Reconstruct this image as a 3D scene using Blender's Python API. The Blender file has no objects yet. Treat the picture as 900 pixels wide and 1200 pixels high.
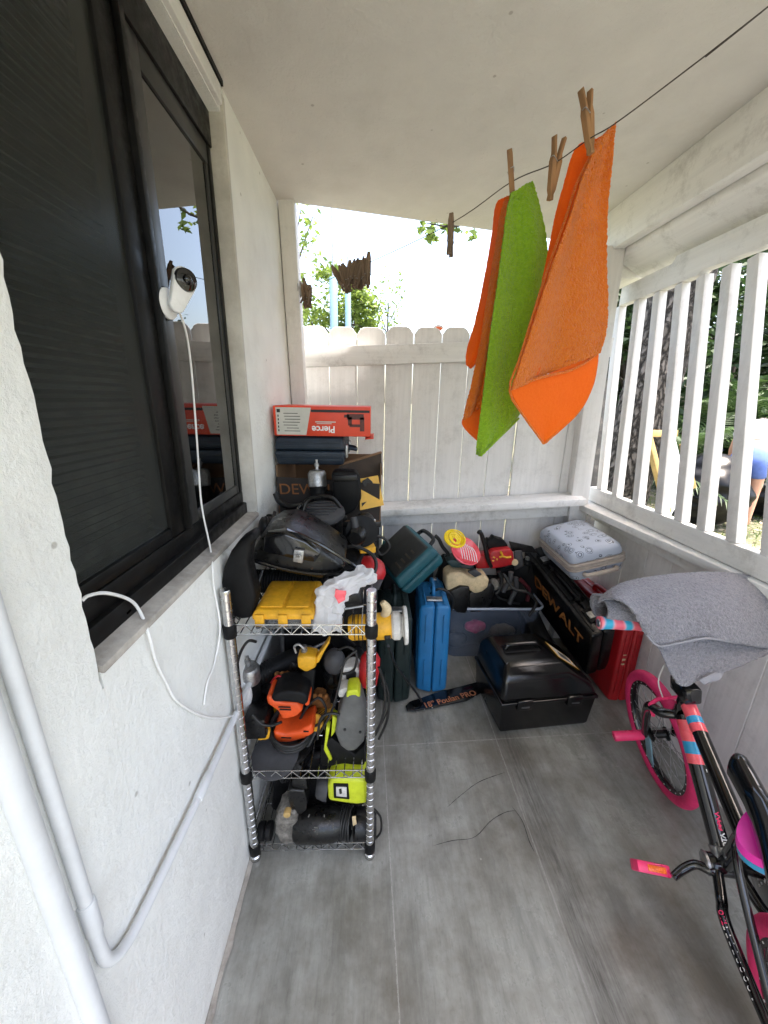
import bpy, bmesh, math, random
from mathutils import Vector, Matrix, Euler, noise
R = math.radians
random.seed(7)
scene = bpy.context.scene
col = scene.collection

# ---------------------------------------------------------------- camera
FPX = 442.8                      # focal length in pixels of the 900x1200 photograph
RIGHT = Vector((0.99949493, -0.0271171, 0.0165694))
UP = Vector((-0.00812368, 0.28605162, 0.95817977))
FWD = Vector((0.03072276, 0.95783043, -0.28568686))
EYE = Vector((0, 0, 1.4))
cam_d = bpy.data.cameras.new('camera')
cam = bpy.data.objects.new('camera', cam_d); col.objects.link(cam)
cam.matrix_world = Matrix(((RIGHT.x, UP.x, -FWD.x, EYE.x), (RIGHT.y, UP.y, -FWD.y, EYE.y), (RIGHT.z, UP.z, -FWD.z, EYE.z), (0, 0, 0, 1)))
cam_d.sensor_fit = 'VERTICAL'; cam_d.sensor_height = 36; cam_d.lens = 36*FPX/1200
cam_d.clip_start = 0.02; cam_d.clip_end = 500
scene.camera = cam

def W(u, v, ax, val):
    """surveying helper: where the sight line of photo point (u,v) meets the plane axis=val"""
    d = RIGHT*((u-450)/FPX) + UP*((600-v)/FPX) + FWD
    return EYE + d*((val-EYE[ax])/d[ax])
def Y(u, v, y): return W(u, v, 1, y)
def on_plane(u, v, p0, n):
    d = RIGHT*((u-450)/FPX) + UP*((600-v)/FPX) + FWD
    return EYE + d*((p0-EYE).dot(n)/d.dot(n))

# ---------------------------------------------------------------- materials
def nt(name):
    m = bpy.data.materials.new(name); m.use_nodes = True
    t = m.node_tree; b = t.nodes['Principled BSDF']
    return m, t, b
def N(t, kind, **kw):
    n = t.nodes.new(kind)
    for k, v in kw.items():
        if k.startswith('i_'): n.inputs[k[2:].replace('_', ' ')].default_value = v
        else: setattr(n, k, v)
    return n
def ramp(t, src, stops):
    r = N(t, 'ShaderNodeValToRGB'); e = r.color_ramp.elements
    while len(e) < len(stops): e.new(0.5)
    for el, (p, c) in zip(e, stops):
        el.position = p; el.color = (c, c, c, 1) if not hasattr(c, '__len__') else (*c, 1)
    t.links.new(src, r.inputs[0]); return r
def mixc(t, fac, a, b, blend='MIX'):
    m = N(t, 'ShaderNodeMix', data_type='RGBA', blend_type=blend)
    for i, x in ((0, fac), (6, a), (7, b)):
        if hasattr(x, 'is_output'): t.links.new(x, m.inputs[i])
        elif i == 0: m.inputs[0].default_value = x
        else: m.inputs[i].default_value = (*x, 1)
    return m.outputs[2]
def mul(c, k): return tuple(min(1, x*k) for x in c)
MATS = {}
def mat(name, c, rough=.5, metal=0, var=.25, scale=18, bump=.0, bscale=120, dust=0, dustc=(.35, .32, .28), spec=.5, coat=0, stretch=None):
    """procedural surface: base colour with mottling, optional dust and bump"""
    if name in MATS: return MATS[name]
    m, t, b = nt(name)
    co = N(t, 'ShaderNodeTexCoord').outputs['Object']
    if stretch:
        mp = N(t, 'ShaderNodeMapping'); mp.inputs['Scale'].default_value = stretch
        t.links.new(co, mp.inputs[0]); co = mp.outputs[0]
    n = N(t, 'ShaderNodeTexNoise', i_Scale=scale, i_Detail=5.0, i_Roughness=.6); t.links.new(co, n.inputs['Vector'])
    r = ramp(t, n.outputs['Fac'], [(.3, mul(c, 1-var)), (.7, mul(c, 1+var))])
    out = r.outputs[0]
    if dust:
        n2 = N(t, 'ShaderNodeTexNoise', i_Scale=scale*2.7, i_Detail=8.0, i_Roughness=.75); t.links.new(co, n2.inputs['Vector'])
        f = ramp(t, n2.outputs['Fac'], [(.48, 0.0), (.75, dust)])
        out = mixc(t, f.outputs[0], out, dustc)
        rr = ramp(t, n2.outputs['Fac'], [(.4, rough), (.7, min(1, rough+.3))])
        t.links.new(rr.outputs[0], b.inputs['Roughness'])
    else:
        rr = ramp(t, n.outputs['Fac'], [(.3, max(.02, rough-.08)), (.7, min(1, rough+.08))])
        t.links.new(rr.outputs[0], b.inputs['Roughness'])
    t.links.new(out, b.inputs['Base Color'])
    b.inputs['Metallic'].default_value = metal
    b.inputs['Specular IOR Level'].default_value = spec
    b.inputs['Coat Weight'].default_value = coat
    if bump:
        n3 = N(t, 'ShaderNodeTexNoise', i_Scale=bscale, i_Detail=4.0); t.links.new(co, n3.inputs['Vector'])
        bp = N(t, 'ShaderNodeBump', i_Strength=bump, i_Distance=.002); t.links.new(n3.outputs['Fac'], bp.inputs['Height'])
        t.links.new(bp.outputs[0], b.inputs['Normal'])
    MATS[name] = m; return m

def paint_wood(name, c, dirt=.35, axis=2):
    m, t, b = nt(name)
    co = N(t, 'ShaderNodeTexCoord').outputs['Object']
    mp = N(t, 'ShaderNodeMapping'); s = [22, 22, 22]; s[axis] = 1.2; mp.inputs['Scale'].default_value = s
    t.links.new(co, mp.inputs[0])
    g = N(t, 'ShaderNodeTexNoise', i_Scale=2.0, i_Detail=6.0, i_Roughness=.65); t.links.new(mp.outputs[0], g.inputs['Vector'])
    d = N(t, 'ShaderNodeTexNoise', i_Scale=7.0, i_Detail=10.0, i_Roughness=.8); t.links.new(co, d.inputs['Vector'])
    base = ramp(t, g.outputs['Fac'], [(.3, mul(c, .90)), (.7, mul(c, 1.03))]).outputs[0]
    f = ramp(t, d.outputs['Fac'], [(.50, 0.0), (.70, dirt)])
    out = mixc(t, f.outputs[0], base, (.22, .20, .17))
    t.links.new(out, b.inputs['Base Color']); b.inputs['Roughness'].default_value = .55
    bp = N(t, 'ShaderNodeBump', i_Strength=.35, i_Distance=.002); t.links.new(g.outputs['Fac'], bp.inputs['Height'])
    t.links.new(bp.outputs[0], b.inputs['Normal'])
    return m
def stucco(name, c, dirtc=(.45, .38, .32), amt=.3):
    m, t, b = nt(name)
    co = N(t, 'ShaderNodeTexCoord').outputs['Object']
    a = N(t, 'ShaderNodeTexNoise', i_Scale=3.0, i_Detail=8.0, i_Roughness=.7); t.links.new(co, a.inputs['Vector'])
    h = N(t, 'ShaderNodeTexNoise', i_Scale=75.0, i_Detail=6.0, i_Roughness=.7); t.links.new(co, h.inputs['Vector'])
    h2 = N(t, 'ShaderNodeTexNoise', i_Scale=9.0, i_Detail=3.0); t.links.new(co, h2.inputs['Vector'])
    sp = N(t, 'ShaderNodeTexVoronoi', i_Scale=11.0); t.links.new(co, sp.inputs['Vector'])
    base = ramp(t, h2.outputs['Fac'], [(.3, mul(c, .95)), (.7, mul(c, 1.03))]).outputs[0]
    f = ramp(t, a.outputs['Fac'], [(.55, 0.0), (.8, amt)])
    out = mixc(t, f.outputs[0], base, dirtc)
    s = ramp(t, sp.outputs['Distance'], [(.035, .6), (.06, 0.0)])
    out = mixc(t, s.outputs[0], out, (.30, .27, .23))
    t.links.new(out, b.inputs['Base Color']); b.inputs['Roughness'].default_value = .75
    bp = N(t, 'ShaderNodeBump', i_Strength=.8, i_Distance=.005); t.links.new(h.outputs['Fac'], bp.inputs['Height'])
    bp2 = N(t, 'ShaderNodeBump', i_Strength=.6, i_Distance=.012); t.links.new(h2.outputs['Fac'], bp2.inputs['Height'])
    t.links.new(bp.outputs[0], bp2.inputs['Normal']); t.links.new(bp2.outputs[0], b.inputs['Normal'])
    return m
def cloth(name, c, c2, trans=.25, bs=260, strength=1.0):
    m, t, b = nt(name)
    co = N(t, 'ShaderNodeTexCoord').outputs['Object']
    v = N(t, 'ShaderNodeTexVoronoi', i_Scale=float(bs)); t.links.new(co, v.inputs['Vector'])
    n = N(t, 'ShaderNodeTexNoise', i_Scale=bs*.45, i_Detail=4.0, i_Roughness=.7); t.links.new(co, n.inputs['Vector'])
    n2 = N(t, 'ShaderNodeTexNoise', i_Scale=8.0, i_Detail=3.0); t.links.new(co, n2.inputs['Vector'])
    base = ramp(t, n.outputs['Fac'], [(.32, c2), (.62, c)]).outputs[0]
    base = mixc(t, .25, base, ramp(t, n2.outputs['Fac'], [(.3, mul(c, .8)), (.7, mul(c, 1.1))]).outputs[0])
    t.links.new(base, b.inputs['Base Color']); b.inputs['Roughness'].default_value = .95
    b.inputs['Specular IOR Level'].default_value = .1
    b.inputs['Sheen Weight'].default_value = .3
    ad = N(t, 'ShaderNodeMath', operation='ADD'); t.links.new(v.outputs['Distance'], ad.inputs[0]); t.links.new(n.outputs['Fac'], ad.inputs[1])
    bp = N(t, 'ShaderNodeBump', i_Strength=strength, i_Distance=.004); t.links.new(ad.outputs[0], bp.inputs['Height'])
    t.links.new(bp.outputs[0], b.inputs['Normal'])
    if trans:
        tr = N(t, 'ShaderNodeBsdfTranslucent'); t.links.new(base, tr.inputs[0])
        ms = N(t, 'ShaderNodeMixShader', i_Fac=trans)
        t.links.new(b.outputs[0], ms.inputs[1]); t.links.new(tr.outputs[0], ms.inputs[2])
        t.links.new(ms.outputs[0], t.nodes['Material Output'].inputs[0])
    return m
def leafmat(name, c, c2, trans=.35):
    m, t, b = nt(name)
    co = N(t, 'ShaderNodeTexCoord').outputs['Object']
    n = N(t, 'ShaderNodeTexNoise', i_Scale=5.0, i_Detail=4.0); t.links.new(co, n.inputs['Vector'])
    n2 = N(t, 'ShaderNodeTexWhiteNoise'); g = N(t, 'ShaderNodeNewGeometry'); 
    t.links.new(g.outputs['Random Per Island'], n2.inputs['Vector'])
    ad = N(t, 'ShaderNodeMath', operation='MULTIPLY_ADD'); t.links.new(n2.outputs['Value'], ad.inputs[0]); ad.inputs[1].default_value = .4; t.links.new(n.outputs['Fac'], ad.inputs[2])
    base = ramp(t, ad.outputs[0], [(.35, c2), (.95, c)]).outputs[0]
    t.links.new(base, b.inputs['Base Color']); b.inputs['Roughness'].default_value = .5
    tr = N(t, 'ShaderNodeBsdfTranslucent'); t.links.new(base, tr.inputs[0])
    ms = N(t, 'ShaderNodeMixShader', i_Fac=trans)
    t.links.new(b.outputs[0], ms.inputs[1]); t.links.new(tr.outputs[0], ms.inputs[2])
    t.links.new(ms.outputs[0], t.nodes['Material Output'].inputs[0])
    return m
def glassy(name, tint, opacity, rough=.02, base=(.02, .02, .02), ior=1.5):
    """thin pane or film: part of the light passes, part meets a coloured film, and the face mirrors by Fresnel"""
    m, t, b = nt(name); t.nodes.remove(b)
    tr = N(t, 'ShaderNodeBsdfTransparent'); tr.inputs[0].default_value = (*tint, 1)
    df = N(t, 'ShaderNodeBsdfDiffuse'); df.inputs[0].default_value = (*base, 1)
    gl = N(t, 'ShaderNodeBsdfGlossy'); gl.inputs['Roughness'].default_value = rough; gl.inputs[0].default_value = (1, 1, 1, 1)
    co = N(t, 'ShaderNodeTexCoord').outputs['Object']
    n = N(t, 'ShaderNodeTexNoise', i_Scale=9.0, i_Detail=6.0, i_Roughness=.7); t.links.new(co, n.inputs['Vector'])
    op = ramp(t, n.outputs['Fac'], [(.35, opacity*.85), (.75, min(1, opacity*1.2))])
    m1 = N(t, 'ShaderNodeMixShader'); t.links.new(op.outputs[0], m1.inputs[0]); t.links.new(tr.outputs[0], m1.inputs[1]); t.links.new(df.outputs[0], m1.inputs[2])
    fr = N(t, 'ShaderNodeFresnel', i_IOR=ior)
    m2 = N(t, 'ShaderNodeMixShader'); t.links.new(fr.outputs[0], m2.inputs[0]); t.links.new(m1.outputs[0], m2.inputs[1]); t.links.new(gl.outputs[0], m2.inputs[2])
    t.links.new(m2.outputs[0], t.nodes['Material Output'].inputs[0])
    return m

M_WALL = stucco('white_stucco', (.86, .86, .815))
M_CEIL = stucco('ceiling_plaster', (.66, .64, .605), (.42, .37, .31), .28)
M_CONC = mat('bare_concrete', (.36, .33, .29), .9, var=.4, scale=14, bump=.8, bscale=60, dust=.4, dustc=(.6, .58, .54))
M_WOODV = paint_wood('white_painted_boards', (.76, .74, .72), .30, 2)
M_WOODX = paint_wood('white_painted_rail', (.78, .77, .75), .55, 0)
M_WOODY = paint_wood('white_painted_beam', (.78, .77, .74), .45, 1)
M_WHITEP = mat('gloss_white_paint', (.82, .82, .82), .4, var=.04, scale=30, dust=.25, dustc=(.5, .48, .45))
M_JAMB = mat('stained_plaster', (.56, .53, .48), .85, var=.18, scale=9, bump=.7, bscale=70, dust=.35, dustc=(.34, .30, .25))
M_BLACK = mat('black_plastic', (.0032, .0032, .0035), .27, var=.4, scale=40, bump=.25, bscale=500, dust=.08, dustc=(.035, .033, .031), spec=.42)
M_BLACK2 = mat('dark_grey_rubber', (.0055, .0055, .006), .45, var=.4, scale=30, bump=.3, bscale=400, dust=.10, dustc=(.04, .037, .034), spec=.2)
M_BLACKG = mat('black_gloss', (.006, .006, .007), .12, var=.3, scale=30, coat=.5)
M_GREYP = mat('grey_plastic', (.040, .040, .043), .5, var=.25, scale=30, bump=.2, bscale=400, dust=.2, dustc=(.16, .15, .14))
M_FRAME = mat('bronze_window_frame', (.0040, .0039, .0038), .35, spec=.22, var=.3, scale=12, dust=.2, dustc=(.05, .047, .045))
M_FRAMEL = mat('grey_sash_frame', (.045, .045, .044), .38, spec=.3, metal=.2, var=.2, scale=12)
M_CHROME = mat('chrome_wire', (.62, .62, .62), .22, metal=1, var=.15, scale=60)
M_STEEL = mat('brushed_steel', (.42, .42, .42), .38, metal=1, var=.3, scale=60, dust=.4, dustc=(.12, .10, .08))
M_YELLOW = mat('tool_yellow', (.72, .36, .012), .45, var=.15, scale=25, dust=.35, dustc=(.14, .09, .03))
M_ORANGE = mat('tool_orange', (.78, .09, .012), .4, var=.12, scale=25, dust=.15, dustc=(.2, .06, .03))
M_LIME = mat('tool_lime', (.55, .62, .02), .4, var=.12, scale=25, dust=.2, dustc=(.15, .16, .04))
M_RED = mat('tool_red', (.42, .012, .016), .35, var=.2, scale=25, dust=.15, dustc=(.12, .03, .03))
M_REDC = mat('case_red', (.33, .008, .012), .42, var=.15, scale=15, bump=.2, bscale=300)
M_BLUE = mat('case_blue', (.012, .15, .36), .42, var=.15, scale=12, bump=.3, bscale=300, dust=.12, dustc=(.12, .2, .28))
M_NAVY = mat('case_navy', (.012, .022, .038), .45, var=.25, scale=15, bump=.3, bscale=300, dust=.2, dustc=(.06, .07, .08))
M_TEAL = mat('case_teal', (.008, .078, .098), .45, var=.2, scale=10, bump=.35, bscale=350, dust=.3, dustc=(.05, .055, .05))
M_DKGREEN = mat('case_dark_green', (.008, .018, .016), .45, var=.3, scale=15, bump=.3, bscale=300, dust=.2, dustc=(.05, .055, .05))
M_CARD = mat('brown_cardboard', (.22, .13, .07), .85, var=.2, scale=10, bump=.2, bscale=80)
M_CARDK = mat('printed_black_card', (.025, .02, .018), .6, var=.3, scale=10)
M_CASEB = mat('glossy_case_plastic', (.004, .004, .0042), .20, var=.3, scale=14, bump=.15, bscale=350, spec=.6)
M_GREYS = mat('sander_grey_plastic', (.105, .105, .10), .55, var=.2, scale=30, bump=.2, bscale=400, dust=.25, dustc=(.22, .21, .19))
M_CREAM = mat('cream_plastic', (.62, .48, .28), .5, var=.2, scale=18, dust=.55, dustc=(.16, .11, .06))
M_GLOVE = mat('brown_leather', (.30, .12, .03), .8, var=.4, scale=18, bump=.6, bscale=90, dust=.4, dustc=(.05, .03, .02))
M_DIRTYM = mat('dirty_cast_metal', (.26, .24, .21), .5, metal=.4, var=.6, scale=30, bump=.6, bscale=120, dust=.8, dustc=(.05, .045, .04))
M_GREASY = mat('greasy_black_casing', (.005, .0048, .0045), .24, var=.5, scale=18, bump=.3, bscale=80, dust=.22, dustc=(.04, .037, .032), spec=.45)
M_WHITEC = mat('white_cast', (.60, .58, .54), .5, var=.2, scale=25, dust=.5, dustc=(.15, .13, .1))
M_CORD = mat('black_cord', (.010, .010, .010), .5, var=.3, scale=60)
M_WCORD = mat('white_cord', (.80, .79, .77), .45, var=.05, scale=60)
M_WIRE = mat('dark_wire', (.07, .06, .05), .5, metal=.6)
M_PIN = mat('clothespin_wood', (.26, .135, .055), .75, var=.3, scale=60, stretch=(1, 1, .2))
M_PIN2 = mat('weathered_pin_wood', (.17, .115, .075), .85, var=.35, scale=60, stretch=(1, 1, .2))
M_PINK = mat('tyre_pink', (.68, .025, .14), .55, var=.12, scale=20, bump=.5, bscale=160, dust=.18, dustc=(.4, .12, .16))
M_PINKG = mat('pink_gloss', (.85, .04, .16), .3, var=.06, scale=20)
M_CORAL = mat('coral_paint', (.85, .11, .14), .28, var=.06, scale=20, coat=.4)
M_SKYB = mat('sky_blue_paint', (.03, .30, .55), .3, var=.08, scale=20, coat=.3)
M_MAG = mat('magenta_vinyl', (.80, .03, .42), .35, var=.06, scale=20)
M_REFL = mat('orange_reflector', (.95, .16, .02), .25, var=.2, scale=200)
M_WHITE = mat('white_print', (.80, .80, .80), .5, var=.05)
M_ORINK = mat('orange_print', (.62, .24, .04), .6, var=.25, scale=40)
M_BLKINK = mat('black_print', (.012, .012, .012), .5)
M_LABELY = mat('yellow_label', (.75, .42, .05), .5, var=.12, scale=30)
M_BOXRED = mat('box_red_print', (.70, .055, .018), .45, var=.1, scale=12)
M_BOXGREY = mat('box_grey_print', (.55, .53, .48), .55, var=.1, scale=20)
M_BARK = mat('palm_bark', (.062, .052, .044), .95, var=.8, scale=9, bump=1.0, bscale=22, dust=.6, dustc=(.018, .014, .012), stretch=(1, 1, .55))
def bark_mat():
    m, t, b = nt('rough_palm_bark'); co = N(t, 'ShaderNodeTexCoord').outputs['Object']
    mp = N(t, 'ShaderNodeMapping'); mp.inputs['Scale'].default_value = (1, 1, .45); t.links.new(co, mp.inputs[0])
    n = N(t, 'ShaderNodeTexNoise', i_Scale=7.0, i_Detail=8.0, i_Roughness=.7); t.links.new(mp.outputs[0], n.inputs['Vector'])
    ds = N(t, 'ShaderNodeMix', data_type='RGBA'); ds.inputs[0].default_value = .12; t.links.new(mp.outputs[0], ds.inputs[6]); t.links.new(n.outputs['Color'], ds.inputs[7])
    v = N(t, 'ShaderNodeTexVoronoi', i_Scale=26.0, feature='DISTANCE_TO_EDGE'); t.links.new(ds.outputs[2], v.inputs['Vector'])
    f = ramp(t, v.outputs['Distance'], [(.02, .0), (.22, 1.0)])
    c = mixc(t, f.outputs[0], (.022, .018, .015), ramp(t, n.outputs['Fac'], [(.3, (.08, .066, .056)), (.7, (.23, .205, .18))]).outputs[0])
    t.links.new(c, b.inputs['Base Color']); b.inputs['Roughness'].default_value = .95
    bp = N(t, 'ShaderNodeBump', i_Strength=1.0, i_Distance=.02); t.links.new(f.outputs[0], bp.inputs['Height']); t.links.new(bp.outputs[0], b.inputs['Normal'])
    return m
M_BARK2 = bark_mat()
M_SKIN = mat('skin', (.62, .33, .22), .55, var=.08, scale=12)
M_HAIR = mat('dark_hair', (.02, .014, .01), .6, var=.4, scale=50)
M_SHORTS = mat('blue_shorts_fabric', (.13, .20, .52), .85, var=.12, scale=20, bump=.3)
M_BAG = mat('bin_bag_black', (.005, .005, .006), .35, spec=.25, var=.3, scale=10)
M_PLYW = mat('pale_board', (.74, .76, .80), .5, var=.05, scale=8)
M_GOLD = mat('gilt_wood', (.50, .33, .12), .5, var=.3, scale=20)
M_LEAFD = leafmat('leaf_dark', (.055, .105, .03), (.012, .028, .010), .3)
M_LEAFL = leafmat('leaf_light', (.24, .33, .06), (.09, .14, .03), .5)
M_LEAFP = leafmat('leaf_palm', (.075, .13, .04), (.02, .045, .015), .3)
M_TOR = cloth('orange_terry', (.96, .30, .03), (.88, .20, .012), .42, 330)
M_TORS = cloth('orange_cloth_back', (.96, .20, .014), (.92, .16, .010), .42, 600, .2)
M_TGR = cloth('green_terry', (.42, .68, .03), (.26, .52, .016), .38, 330)
M_TGY = cloth('grey_terry', (.34, .335, .37), (.19, .185, .21), .06, 300)
M_TGYB = cloth('grey_terry_band', (.32, .32, .35), (.28, .28, .31), .05, 500, .3)
M_PLBAG = cloth('thin_plastic_bag', (.90, .89, .89), (.84, .83, .83), .45, 40, .15)
M_TOTE = glassy('clear_plastic_tub', (.86, .89, .95), .24, .10, (.34, .40, .52))
M_CLEAR = glassy('clear_organizer_plastic', (.8, .8, .8), .35, .15, (.25, .25, .25))
M_GLASS = glassy('window_pane_glass', (.42, .44, .42), .05, .01, (.02, .02, .02), 2.1)
M_SCREEN = glassy('insect_screen_mesh', (.80, .82, .80), .46, .25, (.050, .053, .050), 1.10)

# ---------------------------------------------------------------- mesh builder
class MB:
    def __init__(s): s.bm = bmesh.new(); s.mi = 0
    def _take(s, tb, bevel=0, seg=2, M=None):
        if bevel:
            bmesh.ops.bevel(tb, geom=[e for e in tb.edges if len(e.link_faces) == 2 and e.calc_face_angle(0) > .5], offset=bevel, segments=seg, profile=.5, affect='EDGES', clamp_overlap=True)
        if M is not None: tb.transform(M)
        for fc in tb.faces: fc.material_index = s.mi
        me = bpy.data.meshes.new('tmp'); tb.to_mesh(me); tb.free()
        s.bm.from_mesh(me); bpy.data.meshes.remove(me); return s
    def box(s, c, size, rot=None, bevel=0, seg=2):
        tb = bmesh.new(); bmesh.ops.create_cube(tb, size=1)
        bmesh.ops.scale(tb, vec=Vector(size), verts=tb.verts)
        if bevel: bmesh.ops.bevel(tb, geom=list(tb.edges), offset=bevel, segments=seg, profile=.5, affect='EDGES', clamp_overlap=True)
        M = Matrix.Translation(Vector(c))
        if rot is not None: M = M @ (rot.to_4x4() if not isinstance(rot, (tuple, list)) else Euler([R(a) for a in rot]).to_matrix().to_4x4())
        return s._take(tb, 0, M=M)
    def span(s, a, b, bevel=0, seg=2):
        a, b = Vector(a), Vector(b); return s.box((a+b)/2, [abs(x) for x in (b-a)], None, bevel, seg)
    def beam(s, p0, p1, w, d, side=Vector((1, 0, 0)), bevel=0):
        """bar of section w (along side) x d from p0 to p1"""
        p0, p1 = Vector(p0), Vector(p1); z = (p1-p0); L = z.length; z.normalize()
        y = z.cross(Vector(side)).normalized(); x = y.cross(z)
        return s.box((p0+p1)/2, (w, d, L), Matrix((x, y, z)).transposed(), bevel)
    def cyl(s, p0, p1, r0, r1=None, n=18, bevel=0):
        p0, p1 = Vector(p0), Vector(p1); r1 = r0 if r1 is None else r1
        tb = bmesh.new(); L = (p1-p0).length
        bmesh.ops.create_cone(tb, cap_ends=True, segments=n, radius1=r0, radius2=r1, depth=L)
        if bevel: bmesh.ops.bevel(tb, geom=[e for e in tb.edges if any(len(f.verts) > 4 for f in e.link_faces)], offset=bevel, segments=2, profile=.5, affect='EDGES', clamp_overlap=True)
        q = Vector((0, 0, 1)).rotation_difference((p1-p0).normalized()).to_matrix().to_4x4()
        return s._take(tb, 0, M=Matrix.Translation((p0+p1)/2) @ q)
    def lathe(s, prof, p0, axis, n=24):
        """prof: list of (radius, height along axis)"""
        q = Vector((0, 0, 1)).rotation_difference(Vector(axis).normalized()).to_matrix().to_4x4()
        tb = bmesh.new(); rings = []
        for r, h in prof:
            rings.append([tb.verts.new((max(r, 1e-4)*math.cos(2*math.pi*i/n), max(r, 1e-4)*math.sin(2*math.pi*i/n), h)) for i in range(n)])
        for a, b in zip(rings, rings[1:]):
            for i in range(n): tb.faces.new((a[i], a[(i+1) % n], b[(i+1) % n], b[i]))
        tb.faces.new(rings[0][::-1]); tb.faces.new(rings[-1])
        return s._take(tb, 0, M=Matrix.Translation(Vector(p0)) @ q)
    def sphere(s, c, r, n=16, rot=None):
        tb = bmesh.new(); bmesh.ops.create_uvsphere(tb, u_segments=n, v_segments=max(6, n//2), radius=1)
        r = (r, r, r) if not hasattr(r, '__len__') else r
        M = Matrix.Translation(Vector(c))
        if rot is not None: M = M @ Euler([R(a) for a in rot]).to_matrix().to_4x4()
        return s._take(tb, 0, M=M @ Matrix.Diagonal((*r, 1)))
    def torus(s, c, axis, Rr, r, n=40, k=10, a0=0, a1=2*math.pi, sq=1):
        q = Vector((0, 0, 1)).rotation_difference(Vector(axis).normalized()).to_matrix()
        full = abs(a1-a0-2*math.pi) < 1e-3
        m = n if full else n+1
        pts = [Vector(c)+q @ Vector((Rr*math.cos(a0+(a1-a0)*i/n), Rr*math.sin(a0+(a1-a0)*i/n), 0)) for i in range(m)]
        return s.tube(pts, r, k, False, full)
    def tube(s, pts, r, n=8, smooth=True, closed=False, sub=6):
        P = [Vector(p) for p in pts]; rs = list(r) if hasattr(r, '__len__') else [r]*len(P)
        if smooth and len(P) > 2:
            Q, q = [], []
            m = len(P); rng = range(m if closed else m-1)
            for i in rng:
                g = (lambda k: P[k % m]) if closed else (lambda k: P[min(max(k, 0), m-1)])
                h = (lambda k: rs[k % m]) if closed else (lambda k: rs[min(max(k, 0), m-1)])
                for j in range(sub):
                    t = j/sub; a, b, c, d = g(i-1), g(i), g(i+1), g(i+2)
                    Q.append(.5*(2*b+(c-a)*t+(2*a-5*b+4*c-d)*t*t+(3*b-a-3*c+d)*t**3)); q.append(h(i)*(1-t)+h(i+1)*t)
            if not closed: Q.append(P[-1]); q.append(rs[-1])
            P, rs = Q, q
        tb = bmesh.new(); m = len(P); rings = []; up = None
        for i in range(m):
            tg = ((P[(i+1) % m]-P[i-1]) if closed else (P[min(i+1, m-1)]-P[max(i-1, 0)]))
            if tg.length < 1e-9: tg = Vector((0, 0, 1))
            tg.normalize()
            if up is None: up = tg.orthogonal().normalized()
            up = (up-tg*up.dot(tg))
            up = up.normalized() if up.length > 1e-6 else tg.orthogonal().normalized()
            sd = tg.cross(up)
            rings.append([tb.verts.new(P[i]+(up*math.cos(2*math.pi*k/n)+sd*math.sin(2*math.pi*k/n))*rs[i]) for k in range(n)])
        if closed and m > 2:      # untwist the closing ring
            best = min(range(n), key=lambda o: sum((rings[-1][k].co-rings[0][(k+o) % n].co).length for k in range(n)))
        for i in range(m if closed else m-1):
            a, b = rings[i], rings[(i+1) % m]; o = best if closed and i == m-1 else 0
            for k in range(n): tb.faces.new((a[k], a[(k+1) % n], b[(k+1+o) % n], b[(k+o) % n]))
        if not closed: tb.faces.new(rings[0][::-1]); tb.faces.new(rings[-1])
        return s._take(tb)
    def prism(s, pts, ext, bevel=0, seg=2):
        """closed outline of 3D points, swept by the vector ext (given real thickness)"""
        tb = bmesh.new(); e = Vector(ext)
        a = [tb.verts.new(Vector(p)) for p in pts]; b = [tb.verts.new(Vector(p)+e) for p in pts]
        n = len(a); tb.faces.new(a); tb.faces.new(b[::-1])
        for i in range(n): tb.faces.new((a[(i+1) % n], a[i], b[i], b[(i+1) % n]))
        bmesh.ops.recalc_face_normals(tb, faces=tb.faces)
        return s._take(tb, bevel, seg)
    def hull(s, pts, bevel=0, seg=3):
        tb = bmesh.new()
        for p in pts: tb.verts.new(Vector(p))
        r = bmesh.ops.convex_hull(tb, input=tb.verts)
        bmesh.ops.delete(tb, geom=[v for v in tb.verts if not v.link_faces], context='VERTS')
        bmesh.ops.dissolve_limit(tb, angle_limit=R(3), verts=tb.verts, edges=tb.edges)
        return s._take(tb, bevel, seg)
    def pixprism(s, px, y, d, bevel=0, seg=2, lean=0):
        return s.prism([Y(u, v, y) for u, v in px], (0, d, lean), bevel, seg)
    def grid(s, rows):
        tb = bmesh.new(); V = [[tb.verts.new(p) for p in r] for r in rows]
        for a, b in zip(V, V[1:]):
            for i in range(len(a)-1): tb.faces.new((a[i], a[i+1], b[i+1], b[i]))
        return s._take(tb)
    def quads(s, qs):
        tb = bmesh.new()
        for q in qs: tb.faces.new([tb.verts.new(p) for p in q])
        return s._take(tb)
    def done(s, name, mats, parent=None, world=True, label=None, cat=None, group=None, kind=None, sharp=38, origin=None):
        me = bpy.data.meshes.new(name); s.bm.to_mesh(me); s.bm.free()
        for m in (mats if isinstance(mats, (list, tuple)) else [mats]): me.materials.append(m)
        o = bpy.data.objects.new(name, me); col.objects.link(o)
        root = parent
        while root is not None and root.parent is not None: root = root.parent
        if parent is not None:
            o.parent = parent
            if world: me.transform(ROOTM[root.name].inverted())
        else:
            vs = [v.co for v in me.vertices]
            if origin is None:
                lo = Vector([min(v[i] for v in vs) for i in range(3)]); hi = Vector([max(v[i] for v in vs) for i in range(3)])
                origin = Vector(((lo.x+hi.x)/2, (lo.y+hi.y)/2, lo.z))
            origin = Vector(origin)
            me.transform(Matrix.Translation(-origin)); o.location = origin
            ROOTM[o.name] = Matrix.Translation(origin)
        for p in me.polygons: p.use_smooth = True
        me.set_sharp_from_angle(angle=R(sharp))
        tag(o, label, cat, group, kind)
        return o
ROOTM = {}
def tag(o, label=None, cat=None, group=None, kind=None):
    if label: o['label'] = label
    if cat: o['category'] = cat
    if group: o['group'] = group
    if kind: o['kind'] = kind
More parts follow.
